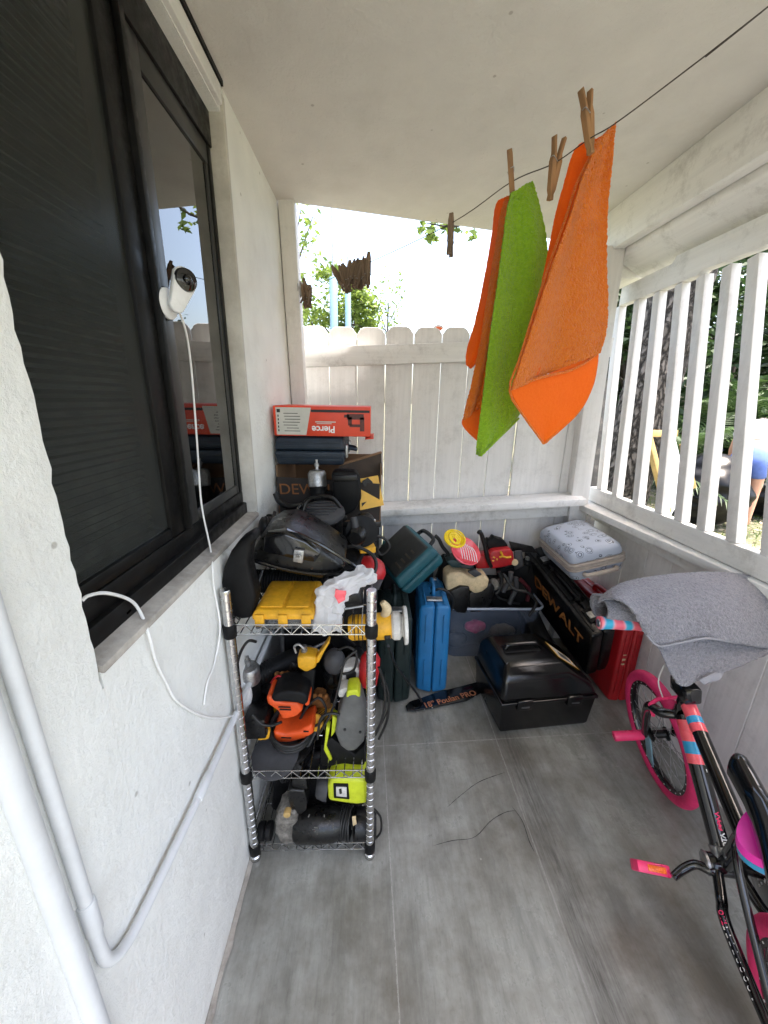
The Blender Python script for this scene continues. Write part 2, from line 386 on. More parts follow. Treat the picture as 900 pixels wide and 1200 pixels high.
def thing(name, label, cat, loc=(0, 0, 0), group=None, M=None):
    o = bpy.data.objects.new(name, None); col.objects.link(o)
    o.empty_display_size = .05
    m = M if M is not None else Matrix.Translation(Vector(loc))
    o.matrix_world = m; o.location = m.to_translation(); o.rotation_euler = m.to_euler()
    ROOTM[o.name] = Matrix.Translation(o.location) @ o.rotation_euler.to_matrix().to_4x4()
    tag(o, label, cat, group); return o
def copy_thing(o, M, label=None):
    c = o.copy(); col.objects.link(c)
    c.location = M.to_translation(); c.rotation_euler = M.to_euler()
    ROOTM[c.name] = M
    if label: c['label'] = label
    for ch in [x for x in bpy.data.objects if x.parent == o]:
        k = ch.copy(); col.objects.link(k); k.parent = c
        for g in [x for x in bpy.data.objects if x.parent == ch]:
            q = g.copy(); col.objects.link(q); q.parent = k
    return c
def lettering(body, size, M, mt, parent, name='lettering', ext=.0006, bold=0):
    """flat raised letters, local x along the line, y up, on the surface of matrix M"""
    cu = bpy.data.curves.new('txt', 'FONT'); cu.body = body; cu.size = size; cu.extrude = ext; cu.align_x = 'CENTER'; cu.align_y = 'CENTER'; cu.offset = bold
    t = bpy.data.objects.new('txt', cu); col.objects.link(t); bpy.context.view_layer.update()
    me = bpy.data.meshes.new_from_object(t.evaluated_get(bpy.context.evaluated_depsgraph_get()))
    bpy.data.objects.remove(t); bpy.data.curves.remove(cu)
    me.materials.clear(); me.materials.append(mt); me.transform(M)
    root = parent
    while root.parent is not None: root = root.parent
    me.transform(ROOTM[root.name].inverted())
    o = bpy.data.objects.new(name, me); col.objects.link(o); o.parent = parent
    return o
def frame(o, x, y):
    x = Vector(x).normalized(); z = x.cross(Vector(y)).normalized(); y = z.cross(x)
    m = Matrix((x, y, z)).transposed().to_4x4(); m.translation = Vector(o); return m
def spline(P, t):
    P = [Vector(p) for p in P]; m = len(P)-1; x = min(max(t, 0), .99999)*m; i = int(x); t = x-i
    g = lambda k: P[min(max(k, 0), m)]
    a, b, c, d = g(i-1), g(i), g(i+1), g(i+2)
    return .5*(2*b+(c-a)*t+(2*a-5*b+4*c-d)*t*t+(3*b-a-3*c+d)*t**3)
# ================================================================ the setting
def line_mask(t, co, a, b, w, wob):
    """1 near the line a-b on the floor (worn board joint), with a broken wobbly edge"""
    a, b = Vector(a), Vector(b); d = (b-a).normalized(); n = Vector((-d.y, d.x, 0))
    s = N(t, 'ShaderNodeVectorMath', operation='SUBTRACT'); t.links.new(co, s.inputs[0]); s.inputs[1].default_value = a
    q = N(t, 'ShaderNodeVectorMath', operation='DOT_PRODUCT'); t.links.new(s.outputs[0], q.inputs[0]); q.inputs[1].default_value = n
    ad = N(t, 'ShaderNodeMath', operation='MULTIPLY_ADD'); t.links.new(wob, ad.inputs[0]); ad.inputs[1].default_value = .012
    t.links.new(q.outputs['Value'], ad.inputs[2])
    sb = N(t, 'ShaderNodeMath', operation='SUBTRACT'); t.links.new(ad.outputs[0], sb.inputs[0]); sb.inputs[1].default_value = .006
    ab = N(t, 'ShaderNodeMath', operation='ABSOLUTE'); t.links.new(sb.outputs[0], ab.inputs[0])
    lt = N(t, 'ShaderNodeMapRange'); t.links.new(ab.outputs[0], lt.inputs[0])
    for i, v in ((1, w*(.5 if w < .01 else .05)), (2, w), (3, 1.0), (4, 0.0)): lt.inputs[i].default_value = v
    return lt.outputs[0]
SA0, SA1 = W(450, 880, 2, 0), W(468, 1190, 2, 0)
SB0, SB1 = W(582, 868, 2, 0), W(700, 1195, 2, 0)
SC0, SC1 = W(450, 874, 2, 0), W(585, 866, 2, 0)
def floor_mat():
    m, t, b = nt('grey_painted_boards')
    co = N(t, 'ShaderNodeTexCoord').outputs['Object']
    mp = N(t, 'ShaderNodeMapping'); mp.inputs['Scale'].default_value = (7, 1.5, 1); mp.inputs['Rotation'].default_value = (0, 0, R(7))
    t.links.new(co, mp.inputs[0])
    st = N(t, 'ShaderNodeTexNoise', i_Scale=1.6, i_Detail=10.0, i_Roughness=.72); t.links.new(mp.outputs[0], st.inputs['Vector'])
    bl = N(t, 'ShaderNodeTexNoise', i_Scale=2.6, i_Detail=6.0, i_Roughness=.7); t.links.new(co, bl.inputs['Vector'])
    fn = N(t, 'ShaderNodeTexNoise', i_Scale=55.0, i_Detail=9.0, i_Roughness=.85); t.links.new(co, fn.inputs['Vector'])
    base = ramp(t, st.outputs['Fac'], [(.30, (.17, .171, .155)), (.5, (.295, .298, .272)), (.70, (.385, .388, .355))]).outputs[0]
    base = mixc(t, ramp(t, bl.outputs['Fac'], [(.40, 0.0), (.64, .85)]).outputs[0], base, (.125, .112, .088))
    base = mixc(t, ramp(t, fn.outputs['Fac'], [(.54, 0.0), (.74, .45)]).outputs[0], base, (.04, .04, .04))
    mg = N(t, 'ShaderNodeMapping'); mg.inputs['Scale'].default_value = (70, 5, 1); mg.inputs['Rotation'].default_value = (0, 0, R(7)); t.links.new(co, mg.inputs[0])
    gr = N(t, 'ShaderNodeTexNoise', i_Scale=1.5, i_Detail=8.0, i_Roughness=.75); t.links.new(mg.outputs[0], gr.inputs['Vector'])
    base = mixc(t, ramp(t, gr.outputs['Fac'], [(.52, 0.0), (.74, .34)]).outputs[0], base, (.07, .066, .06))
    base = mixc(t, ramp(t, gr.outputs['Fac'], [(.28, .28), (.42, 0.0)]).outputs[0], base, (.34, .335, .32))
    m2 = N(t, 'ShaderNodeMapping'); m2.inputs['Scale'].default_value = (9, 3.2, 1); m2.inputs['Location'].default_value = (3.1, 1.7, 0); t.links.new(co, m2.inputs[0])
    sc = N(t, 'ShaderNodeTexNoise', i_Scale=1.1, i_Detail=12.0, i_Roughness=.82); t.links.new(m2.outputs[0], sc.inputs['Vector'])
    base = mixc(t, ramp(t, sc.outputs['Fac'], [(.63, 0.0), (.70, .8)]).outputs[0], base, (.44, .43, .40))
    vo = N(t, 'ShaderNodeTexVoronoi', i_Scale=7.5); t.links.new(co, vo.inputs['Vector'])
    wn = N(t, 'ShaderNodeMath', operation='MULTIPLY_ADD'); t.links.new(fn.outputs['Fac'], wn.inputs[0]); wn.inputs[1].default_value = .12; t.links.new(vo.outputs['Distance'], wn.inputs[2])
    base = mixc(t, ramp(t, wn.outputs[0], [(.075, .7), (.10, 0.0)]).outputs[0], base, (.42, .41, .38))
    wob = st.outputs['Fac']; wob2 = fn.outputs['Fac']
    brk = ramp(t, fn.outputs['Fac'], [(.40, .15), (.55, .75)]).outputs[0]
    for a, bb, w in ((SA0, SA1, .0022), (SB0, SB1, .0028), (SC0, SC1, .003)):
        k = line_mask(t, co, a, bb, w, wob2)
        mm = N(t, 'ShaderNodeMath', operation='MULTIPLY'); t.links.new(k, mm.inputs[0]); t.links.new(brk, mm.inputs[1])
        base = mixc(t, mm.outputs[0], base, (.40, .39, .365))
    k = line_mask(t, co, SB0+Vector((.055, 0, 0)), SB1+Vector((.045, 0, 0)), .085, wob)
    mm = N(t, 'ShaderNodeMath', operation='MULTIPLY'); t.links.new(k, mm.inputs[0]); t.links.new(ramp(t, gr.outputs['Fac'], [(.36, .05), (.66, .85)]).outputs[0], mm.inputs[1])
    base = mixc(t, mm.outputs[0], base, (.05, .045, .04))
    t.links.new(base, b.inputs['Base Color'])
    t.links.new(ramp(t, bl.outputs['Fac'], [(.3, .22), (.7, .42)]).outputs[0], b.inputs['Roughness'])
    bp = N(t, 'ShaderNodeBump', i_Strength=.35, i_Distance=.002); t.links.new(st.outputs['Fac'], bp.inputs['Height'])
    bp2 = N(t, 'ShaderNodeBump', i_Strength=.3, i_Distance=.001); t.links.new(fn.outputs['Fac'], bp2.inputs['Height'])
    t.links.new(bp.outputs[0], bp2.inputs['Normal']); t.links.new(bp2.outputs[0], b.inputs['Normal'])
    return m
b = MB(); b.span((-.38, -1.4, -.10), (1.5, 2.25, 0))
b.done('porch_floor', floor_mat(), kind='structure', origin=(0, 0, 0))
# dark cracks in the floor paint: slivers of bare board
b = MB()
for px in ([(524, 946), (540, 932), (562, 916), (592, 905)], [(508, 991), (530, 985), (556, 981), (575, 962), (592, 952), (604, 950)], [(600, 945), (612, 962), (620, 985), (626, 998)]):
    P = [W(u, v, 2, .0035) for u, v in px]; Q = [spline(P, i/24) for i in range(25)]
    L, Rr = [], []
    for i, p in enumerate(Q):
        d = (Q[min(i+1, 24)]-Q[max(i-1, 0)]).normalized(); n = Vector((-d.y, d.x, 0)); w = random.uniform(.0005, .0014)
        w *= min(1, i/5+.2, (24-i)/5+.2); L.append(p+n*w); Rr.append(p-n*w)
    b.grid([L, Rr])
b.done('floor_crack', mat('bare_dark_board', (.025, .024, .023), .9), kind='structure')
# raw strip where floor meets wall
b = MB(); n = 40
rows = [[Vector((-.379, .3+i*1.5/n, .0035)) for i in range(n+1)], [Vector((-.379+.014+.010*noise.noise(Vector((i*.6, 0, 3))), .3+i*1.5/n, .0035)) for i in range(n+1)]]
b.grid(rows[::-1]); b.done('floor_edge', M_CONC, kind='structure')

def ground_mat():
    m, t, b = nt('leaf_litter_lawn')
    co = N(t, 'ShaderNodeTexCoord').outputs['Object']
    n = N(t, 'ShaderNodeTexNoise', i_Scale=.9, i_Detail=8.0, i_Roughness=.75); t.links.new(co, n.inputs['Vector'])
    v = N(t, 'ShaderNodeTexVoronoi', i_Scale=22.0); t.links.new(co, v.inputs['Vector'])
    g = ramp(t, n.outputs['Fac'], [(.36, (.05, .07, .03)), (.52, (.11, .115, .06)), (.62, (.20, .175, .13))]).outputs[0]
    f = ramp(t, v.outputs['Distance'], [(.25, .75), (.42, 0.0)]).outputs[0]
    g = mixc(t, f, g, (.26, .22, .16))
    t.links.new(g, b.inputs['Base Color']); b.inputs['Roughness'].default_value = .95
    bp = N(t, 'ShaderNodeBump', i_Strength=1.0, i_Distance=.03); t.links.new(v.outputs['Distance'], bp.inputs['Height']); t.links.new(bp.outputs[0], b.inputs['Normal'])
    return m
b = MB(); b.grid([[Vector((x, y, -.06)) for x in (-150, -1, 2, 6, 150)] for y in (-150, 0, 4, 10, 150)][::-1])
b.done('ground', ground_mat(), kind='structure')
# grass blades and fallen leaves beside the porch
b = MB(); qs = []; rnd = random.Random(3)
for i in range(5000):
    x = rnd.uniform(1.8, 8); y = rnd.uniform(2, 8); p = Vector((x, y, -.06)); a = rnd.uniform(0, 6.28)
    d = Vector((math.cos(a), math.sin(a), 0))*.006; h = rnd.uniform(.02, .06); q = Vector((rnd.uniform(-.02, .02), rnd.uniform(-.02, .02), h))
    qs.append((p-d, p+d, p+q+d*.3, p+q-d*.3))
b.quads(qs); b.done('grass', leafmat('grass_blade', (.16, .22, .05), (.06, .10, .02)), kind='stuff')
b = MB(); qs = []
for i in range(3800):
    x = rnd.uniform(1.8, 8); y = rnd.uniform(2, 8); p = Vector((x, y, -.05)); a = rnd.uniform(0, 6.28)
    d = Vector((math.cos(a), math.sin(a), rnd.uniform(-.3, .3)))*rnd.uniform(.015, .04); e = Vector((-d.y, d.x, 0))*.45+Vector((0, 0, rnd.uniform(-.006, .012)))
    qs.append((p-d, p-e, p+d, p+e))
b.quads(qs); b.done('leaf_litter', leafmat('fallen_leaf', (.55, .48, .34), (.22, .16, .08), .1), kind='stuff')

# ---------------------------------------------------------------- house wall with its window
XW = -.38
house = thing('house_wall', 'white stucco house wall with dark sliding window on the left', 'wall', (XW, .8, 0))
b = MB()
b.span((-.62, -1.4, 0), (XW, .455, 1.0), 0)
edge = [(XW, .452+.006*noise.noise(Vector((i*1.3, 0, 0)))+.004*noise.noise(Vector((i*5, 2, 0))), 1.0+i*1.16/70) for i in range(71)]
b.prism([(XW, -1.4, 1.0)]+edge+[(XW, -1.4, 2.16)], (-.24, 0, 0))
low = [(XW, .4555+i*.7525/60, 1.025+.005*noise.noise(Vector((i*.9, 5, 0)))) for i in range(61)]
b.prism([(XW, .4555, 0)]+[(XW, 1.208, 0)]+low[::-1], (-.24, 0, 0))
b.span((-.62, 1.208, 0), (XW, 2.02, 2.16))
b.span((-.62, .452, 2.075), (-.384, 1.208, 2.16))
b.done('wall', M_WALL, house)
b = MB()          # worn sill and jamb of bare concrete lining the opening
b.prism([(-.375, .455, 1.022), (-.375, 1.207, 1.022), (-.375, 1.207, 1.036), (-.375, .455, 1.036)], (-.062, 0, .012), .003)
b.done('sill', M_CONC, house)
b = MB(); b.span((-.437, 1.190, 1.04), (-.377, 1.2075, 2.112), .003); b.done('jamb', M_JAMB, house)

b = MB(); b.span((-.43, .3, 2.078), (-.372, 1.175, 2.118), .004)
b.done('lintel_trim', M_WOODY, house)
b = MB(); b.span((-.40, .3, 2.121), (-.370, 1.185, 2.133)); b.done('joint_gap', M_BLACK2, house)
win = MB()        # outer frame
XF = -.412
win.span((-.50, .456, 1.036), (XF+.006, 1.19, 1.075), .003); win.span((-.50, .456, 1.0752), (XF-.004, 1.19, 1.112), .003)
win.span((-.50, .456, 2.0), (XF, 1.19, 2.076), .003)
win.span((-.50, 1.168, 1.1122), (XF-.004, 1.189, 1.9998), .003); win.span((-.50, .457, 1.1122), (XF-.004, .49, 1.9998), .003)
win = win.done('window', M_FRAME, house)
b = MB()
b.span((-.455, .757, 1.1124), (XF-.006, .812, 1.9996), .003); b.span((-.455, .491, 1.1124), (XF-.006, .7568, 1.135), .003)
b.span((-.45, .8135, 1.1124), (XF+.004, .830, 1.9996), .002); b.span((-.45, .491, 1.975), (XF-.006, .7568, 1.9996), .002)
b.done('mullion', M_FRAME, win)
b = MB()
b.span((-.455, .832, 1.1126), (XF-.005, .880, 1.9994), .003); b.span((-.455, .8802, 1.955), (XF-.006, 1.1675, 1.9994), .002)
b.span((-.455, 1.152, 1.1126), (XF-.007, 1.1675, 1.9548), .002); b.span((-.455, .8802, 1.1126), (XF-.007, 1.1518, 1.138), .002)
b.done('sash', M_FRAMEL, win)
b = MB(); b.box((-.425, 1.016, 1.5465), (.004, .271, .816)); b.done('pane', M_GLASS, win)
b = MB(); b.box((-.426, .624, 1.555), (.002, .265, .838)); b.done('insect_screen', M_SCREEN, win)
b = MB()
for i in range(64):
    z = 1.125+i*.0136
    b.box((-.478, .625, z), (.0125, .33, .0008), (0, (0 if 24 < i < 34 else 30)+random.uniform(-9, 9), 0))
    b.box((-.50, 1.02, z+.004), (.0125, .22, .0008), (0, 40+random.uniform(-6, 6), 0))
b.done('blind', mat('blind_slat', (.40, .40, .38), .4, var=.3), win)
b = MB()
for i in range(4): b.box((XF+.0045, .52+i*.0+.05, 1.052), (.003, .012, .004))
b.done('weep_slot', M_BLACKG, win)
b = MB()          # the dark room behind the window
b.span((-2.6, -1.4, 0), (-2.55, 2.0, 2.16)); b.span((-2.55, 1.97, 0), (-.621, 2.02, 2.16)); b.span((-2.55, -1.4, 0), (-.621, -1.35, 2.16)); b.span((-2.55, -1.35, -.05), (-.621, 1.97, .0))
b.done('interior', mat('dark_room_paint', (.10, .095, .09), .8), house)

# painted conduits
CO = mat('white_conduit_paint', (.66, .67, .67), .6, var=.06, scale=8, bump=.5, bscale=60, dust=.2, dustc=(.5, .47, .43))
b = MB(); b.cyl((-.374, .308, 0), (-.374, .308, 2.12), .0125, n=28)
b.done('drain_pipe', CO, label='thick white painted pipe running straight up the wall beside the window', cat='pipe')
b = MB(); P = [(-.373, .340, 2.1), (-.373, .340, 1.4), (-.373, .340, .80), (-.373, .340, .665), (-.372, .346, .625), (-.369, .368, .603), (-.367, .42, .593), (-.364, .62, .583), (-.364, .80, .578), (-.366, 1.3, .575), (-.366, 1.7, .575)]
b.tube(P, .0085, 12); b.cyl((-.364, .60, .583), (-.364, .66, .582), .0105, n=16, bevel=.002); b.cyl((-.373, .340, .70), (-.373, .340, .76), .0105, n=16, bevel=.002)
b.done('conduit', CO, label='thin white painted conduit that bends at an elbow and runs low along the wall', cat='conduit')

# ---------------------------------------------------------------- roof over the porch
def cz(x): return 2.132+(x-XW)*.088
roof = thing('porch_roof', 'white flat porch ceiling with painted beams on its right side', 'roof', (.4, .5, 2.13))
b = MB(); FL = [(-3.2, 1.76)] + [(-.40, 1.76), (-.1, 1.89), (.3, 2.045), (.7, 2.19), (1.35, 2.42)]
def ceiling_panel():
    tb = MB(); n = 24
    rows = []
    fe = lambda x: 1.80+.0*x if x < -.40 else (1.76+(x+.38)*.45)
    for xx in [-.40+i*1.72/30 for i in range(31)]:
        rows.append([Vector((xx, -.55+(fe(xx)+.55)*j/40, cz(xx)+.004*noise.noise(Vector((xx*3, j*.25, 0))))) for j in range(41)])
    tb.grid(rows)
    up = [[p+Vector((0, 0, .10)) for p in r] for r in rows]
    tb.grid(up[::-1]); tb.grid([[r[-1] for r in rows], [r[-1] for r in up]]); tb.grid([[r[0] for r in up], [r[0] for r in rows]])
    tb.grid([rows[-1], up[-1]][::-1])
    return tb
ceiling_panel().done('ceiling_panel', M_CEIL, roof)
b = MB(); b.span((-3.2, -1.5, 2.165), (-.39, 2.1, 2.30)); b.prism([(-.395, -.56, 2.245), (1.54, -.56, 2.40), (1.54, 2.50, 2.40), (-.395, 1.752, 2.245)], (0, 0, .38)); b.done('roof_sun_block', mat('roof_felt', (.2, .2, .2), .9), roof)  # unseen roof mass, its thickness and overhang shaped to keep direct sun off the porch
b = MB(); b.prism([(1.10, -.7, 2.085), (1.155, -.7, 2.085), (1.155, -.7, 2.285), (1.10, -.7, 2.262)], (0, 2.95, 0), .006)
b.done('beam', M_WOODY, roof)
b = MB(); b.prism([(1.16, -.7, 2.06), (1.30, -.7, 1.985), (1.33, -.7, 1.995), (1.33, -.7, 2.29), (1.16, -.7, 2.28)], (0, 2.76, 0), .01)
b.span((1.155, 2.075, 1.99), (1.33, 2.30, 2.28), .008)
b.done('beam', M_WOODY, roof)

# left post at the house corner
b = MB(); b.beam((-.345, 1.99, 0), (-.345, 1.79, 2.14), .062, .07, bevel=.003)
b.done('corner_post', M_WOODV, label='white post against the house wall carrying the round clothesline hook', cat='post')
b = MB(); b.box((1.146, 2.03, 1.05), (.092, .085, 2.1), (0, -1.6, -8), .004)
b.done('corner_post', M_WOODV, label='square white post in the far corner between back fence and railing', cat='post')

# ---------------------------------------------------------------- back fence
FY = 2.06
fence = thing('privacy_fence', 'white painted back fence of dog-ear boards with a ledge', 'fence', (.4, FY, 0))
rnd = random.Random(11)
xs = [-.37, -.227]+[-.227+.143*k for k in range(1, 10)]+[1.145]
for i, (x0, x1) in enumerate(zip(xs, xs[1:])):
    g = rnd.choice([.0012, .0018, .003]); z1 = 1.742+.014*(x0+.35)+rnd.uniform(-.004, .004); yy = FY+.018*rnd.random(); c = .032
    b = MB(); b.prism([(x0+g, yy, -.05), (x1-g, yy, -.05), (x1-g, yy, z1-c), (x1-g-c*.55, yy, z1-c*.25), (x1-g-c*1.1, yy, z1), (x0+g+c*1.1, yy, z1), (x0+g+c*.55, yy, z1-c*.25), (x0+g, yy, z1-c)], (0, .017, 0), .0015, 1)
    b.done('picket', M_WOODV, fence)
b = MB(); b.prism([(-.35, FY-.036, 1.548), (1.20, FY-.036, 1.625), (1.20, FY-.036, 1.715), (-.35, FY-.036, 1.640)], (0, .034, 0), .003)
b.done('rail', M_WOODX, fence)
b = MB(); b.prism([(-.34, FY-.13, .772), (1.15, FY-.13, .868), (1.15, FY-.13, .905), (-.34, FY-.13, .809)], (0, .128, .012), .004)
b.done('ledge', M_WOODX, fence)
b = MB(); b.prism([(-.34, FY-.04, .69), (1.16, FY-.04, .785), (1.16, FY-.04, .868), (-.34, FY-.04, .772)], (0, .038, 0), .003)
b.done('rail', M_WOODX, fence)

# ---------------------------------------------------------------- low wall and railing on the right
low_wall = thing('low_wall', 'low white boarded wall under the right-hand railing', 'wall', (1.3, 1, 0))
rnd = random.Random(5); y = 2.03
while y > -.9:
    w = .148; b = MB(); b.span((1.275, y-w+.0015, 0), (1.30, y-.0015, .84), .0015, 1); b.done('plank', M_WOODV, low_wall); y -= w
b = MB(); b.prism([(1.145, 2.0, .828), (1.215, 1.1, .828), (1.215, -.9, .828), (1.40, -.9, .828), (1.40, 2.08, .828), (1.2, 2.08, .828)], (0, 0, .034), .004)
b.done('cap', M_WOODY, low_wall)
b = MB(); b.span((1.235, -.9, .775), (1.2735, 2.0, .826), .003); b.done('apron', M_WOODY, low_wall)
rail = thing('porch_railing', 'white wooden railing with square balusters on the right side', 'railing', (1.27, 1, .86))
b = MB(); b.span((1.24, -.9, .866), (1.278, 2.075, .944), .003); b.done('bottom_rail', M_WOODY, rail)
b = MB(); b.prism([(1.238, 2.10, 1.872), (1.238, 1.62, 1.876), (1.238, 1.60, 1.888), (1.238, -.9, 1.888), (1.238, -.9, 1.985), (1.238, 1.75, 1.985), (1.238, 1.77, 1.962), (1.238, 2.10, 1.955)], (.042, 0, 0), .003)
b.done('top_rail', M_WOODY, rail)
bal = [(729, 352, 706, 570), (752, 345, 724, 578), (775, 338, 749, 588), (801, 330, 776, 600), (828, 318, 799, 611), (860, 303, 826, 622), (891, 293, 861, 638)]
pts = []
for a, bb, c, d in bal:
    pts.append((W(a, bb, 0, 1.262).y, W(c, d, 0, 1.262).y))
for k in range(1, 13): pts.append((pts[6][0]-.125*k, pts[6][1]-.125*k))
for yt, yb in pts:
    b = MB(); b.beam((1.261, yb, .9445), (1.261, yt, 1.8715), .036, .040, bevel=.002); b.done('baluster', M_WOODV, rail)

# ================================================================ outdoors
def leaves(b, c, rad, n, size, rnd, clump=.35, k=26):
    """leaf-sized faces gathered in uneven clumps through the crown volume"""
    qs = []; c = Vector(c)
    cl = []
    while len(cl) < k:
        p = Vector((rnd.uniform(-1, 1), rnd.uniform(-1, 1), rnd.uniform(-1, 1)))
        if .25 < p.length < 1.0: cl.append((Vector((p.x*rad[0], p.y*rad[1], p.z*rad[2])), rnd.uniform(.5, 1.2)))
    for i in range(n):
        q, w = rnd.choice(cl)
        p = c+q+Vector((rnd.gauss(0, 1)*rad[0], rnd.gauss(0, 1)*rad[1], rnd.gauss(0, 1)*rad[2]))*clump*.5*w
        d = Vector((rnd.gauss(0, 1), rnd.gauss(0, 1), rnd.gauss(0, .6))).normalized()*size*rnd.uniform(.6, 1.3); e = d.cross(Vector((rnd.gauss(0, 1), rnd.gauss(0, 1), rnd.gauss(0, 1)))).normalized()*d.length*.42
        qs.append((p-d, p+e, p+d, p-e))
    b.quads(qs)
def tree(name, label, base, crown, rad, n, size, mt, r0=.1, seed=1, group=None, cat='tree'):
    rnd = random.Random(seed); base = Vector(base); crown = Vector(crown)
    t = thing(name, label, cat, base, group)
    b = MB(); mid = base.lerp(crown, .55)+Vector((rnd.uniform(-.1, .1), rnd.uniform(-.1, .1), 0))
    b.tube([base, mid, crown], [r0, r0*.75, r0*.4], 10)
    for i in range(9):
        e = crown+Vector((rnd.uniform(-.8, .8)*rad[0], rnd.uniform(-.8, .8)*rad[1], rnd.uniform(-.5, .8)*rad[2]))
        s = mid.lerp(crown, rnd.uniform(.2, 1)); b.tube([s, s.lerp(e, .5)+Vector((0, 0, .05)), e], [r0*.35, r0*.2, r0*.07], 6)
    b.done('trunk', M_BARK, t)
    b = MB(); leaves(b, crown, rad, n, size, rnd); b.done('crown', mt, t)
    return t
c = Y(400, 362, 7.0); tree('garden_tree', 'bright green bushy tree showing above the fence at left', (c.x, 7.0, -.06), c+Vector((-.1, 0, -.1)), (.72, .6, .68), 3600, .05, M_LEAFL, .1, 21)
c = Y(352, 290, 6.0); tree('garden_tree', 'sparse taller tree glimpsed beside the left post', (c.x-.35, 6.0, -.06), (c.x-.22, 6.0, c.z+.05), (.55, .55, .85), 900, .05, M_LEAFL, .08, 4)
c = Y(455, 355, 9.5); tree('garden_tree', 'thin pale wispy tree washed out by the sky behind the fence', (c.x, 9.5, -.06), c, (.55, .5, .7), 260, .05, M_LEAFL, .04, 9)
# overhanging branch
t = thing('overhanging_tree', 'leafy branch hanging down under the far roof edge', 'tree', (3.2, 4.6, -.06))
b = MB(); A = Y(500, 262, 4.2); B = Y(640, 262, 4.4)
b.tube([(3.2, 4.6, -.06), (3.15, 4.6, 2.0), (2.6, 4.5, 4.6), (1.6, 4.4, 4.7), B+Vector((0, 0, 1.0)), Y(560, 252, 4.2), A], [.13, .11, .08, .05, .02, .012, .004], 8); b.done('trunk', M_BARK, t)
b = MB(); rnd = random.Random(8)
for (u, v, r, n) in ((492, 262, .07, 18), (512, 268, .12, 60), (505, 278, .08, 30), (545, 268, .09, 18), (553, 276, .07, 14), (527, 258, .12, 34)):
    leaves(b, Y(u, v, 4.2), (r, r, r*.8), n, .042, rnd, .4, 8)
b.done('crown', M_LEAFL, t)
# two pale poles beyond the fence
PB = mat('pale_blue_pole_paint', (.20, .33, .40), .6, var=.1, scale=8)
for i, (u, w, vt, v2, lab) in enumerate(((391.5, .075, 325, 240, 'thicker pale blue pole with a long thin mast beyond the fence'), (408, .055, 335, 283, 'thinner pale blue pole with a short mast beyond the fence'))):
    p = Y(u, 383, 5.6); q = Y(u-.8, vt, 5.6); s = Y(u-2.5, v2, 5.6); w *= .7
    t = thing('utility_pole', lab, 'pole', (p.x, 5.6, -.06), 'poles beyond the back fence')
    b = MB(); b.cyl((p.x, 5.6, -.06), (p.x, 5.6, q.z), w*1.1, w, 16, .01); b.done('shaft', PB, t)
    b = MB(); b.cyl((p.x, 5.6, q.z+.001), (p.x, 5.6, s.z), .016, .010, 10); b.done('mast', M_STEEL, t)
# orange marker above fence
c = Y(514, 385, 2.095)
t = thing('reflective_marker', 'small orange fan-shaped marker with pale rim poking over the fence top', 'marker', (c.x, 2.095, 1.70))
def fan(r, y, d):
    b = MB(); P = [(c.x, y, c.z-.018)]+[(c.x+r*math.sin(R(a)), y, c.z-.018+r*math.cos(R(a))) for a in range(-52, 53, 8)]; b.prism(P, (0, d, 0), .001, 1); return b
fan(.036, 2.098, .006).done('rim', M_WHITE, t); fan(.027, 2.092, .0055).done('face', M_REFL, t)
b = MB(); b.box((c.x, 2.101, 1.70), (.008, .004, .09)); b.done('stake', M_PINK, t)

# big palm trunk outside the railing
p0, p1 = Y(747, 508, 3.2), Y(790, 360, 3.2); d = (p1-p0)/(p1.z-p0.z)
t = thing('palm_tree', 'thick leaning palm trunk with rough grey bark outside the railing', 'tree', p0+d*(-.06-p0.z))
b = MB(); rows = []; n = 40
for i in range(150):
    z = -.06+i*4.2/149; ax = p0+d*(z-p0.z); ph = z*9.0
    row = []
    for k in range(n+1):
        a = 2*math.pi*(k % n)/n; rr = .195+.05*max(0, 1-z*1.2)
        rr += .016*noise.noise(Vector((math.cos(a)*5, math.sin(a)*5, z*14)))+.012*noise.noise(Vector((math.cos(a)*14, math.sin(a)*14, z*30)))+.008*((ph+a*.3) % 1.0)
        row.append(ax+Vector((math.cos(a)*rr, math.sin(a)*rr, 0)))
    rows.append(row)
b.grid(rows); b.done('trunk', M_BARK2, t, sharp=80)
def fronds(b, base, n, L, rnd, droop=.9, lo=.3, hi=1.2, a0=0, a1=6.28, leaf=.32):
    qs = []
    for i in range(n):
        a = rnd.uniform(a0, a1); el = rnd.uniform(lo, hi); l = L*rnd.uniform(.75, 1.15); P = []
        for j in range(15):
            s = j/14; P.append(Vector(base)+Vector((math.cos(a)*math.cos(el)*l*s, math.sin(a)*math.cos(el)*l*s, math.sin(el)*l*s-droop*l*.55*s*s)))
        b.tube(P, [.012*(1-.8*j/14) for j in range(15)], 5, False)
        for j in range(2, 15):
            for kk in (0, .5):
                pp = P[j-1].lerp(P[j], kk); tg = (P[j]-P[j-1]).normalized(); sd = tg.cross(Vector((0, 0, 1))).normalized()
                ll = leaf*math.sin(math.pi*min(.97, (j+kk)/15.5))**.6*rnd.uniform(.8, 1.1)
                for sg in (-1, 1):
                    tip = pp+(sd*sg*.8+tg*.65-Vector((0, 0, .28))).normalized()*ll; w = tg*.011
                    mid = pp.lerp(tip, .4)+Vector((0, 0, .02))
                    qs.append((pp-w, pp+w, mid+w, mid-w)); qs.append((mid-w, mid+w, tip+w*.1, tip-w*.1))
    b.quads(qs)
rnd = random.Random(2)
b = MB(); fronds(b, p0+d*(4.1-p0.z), 16, 2.0, rnd, 1.0, .1, 1.3); b.done('crown', M_LEAFP, t)
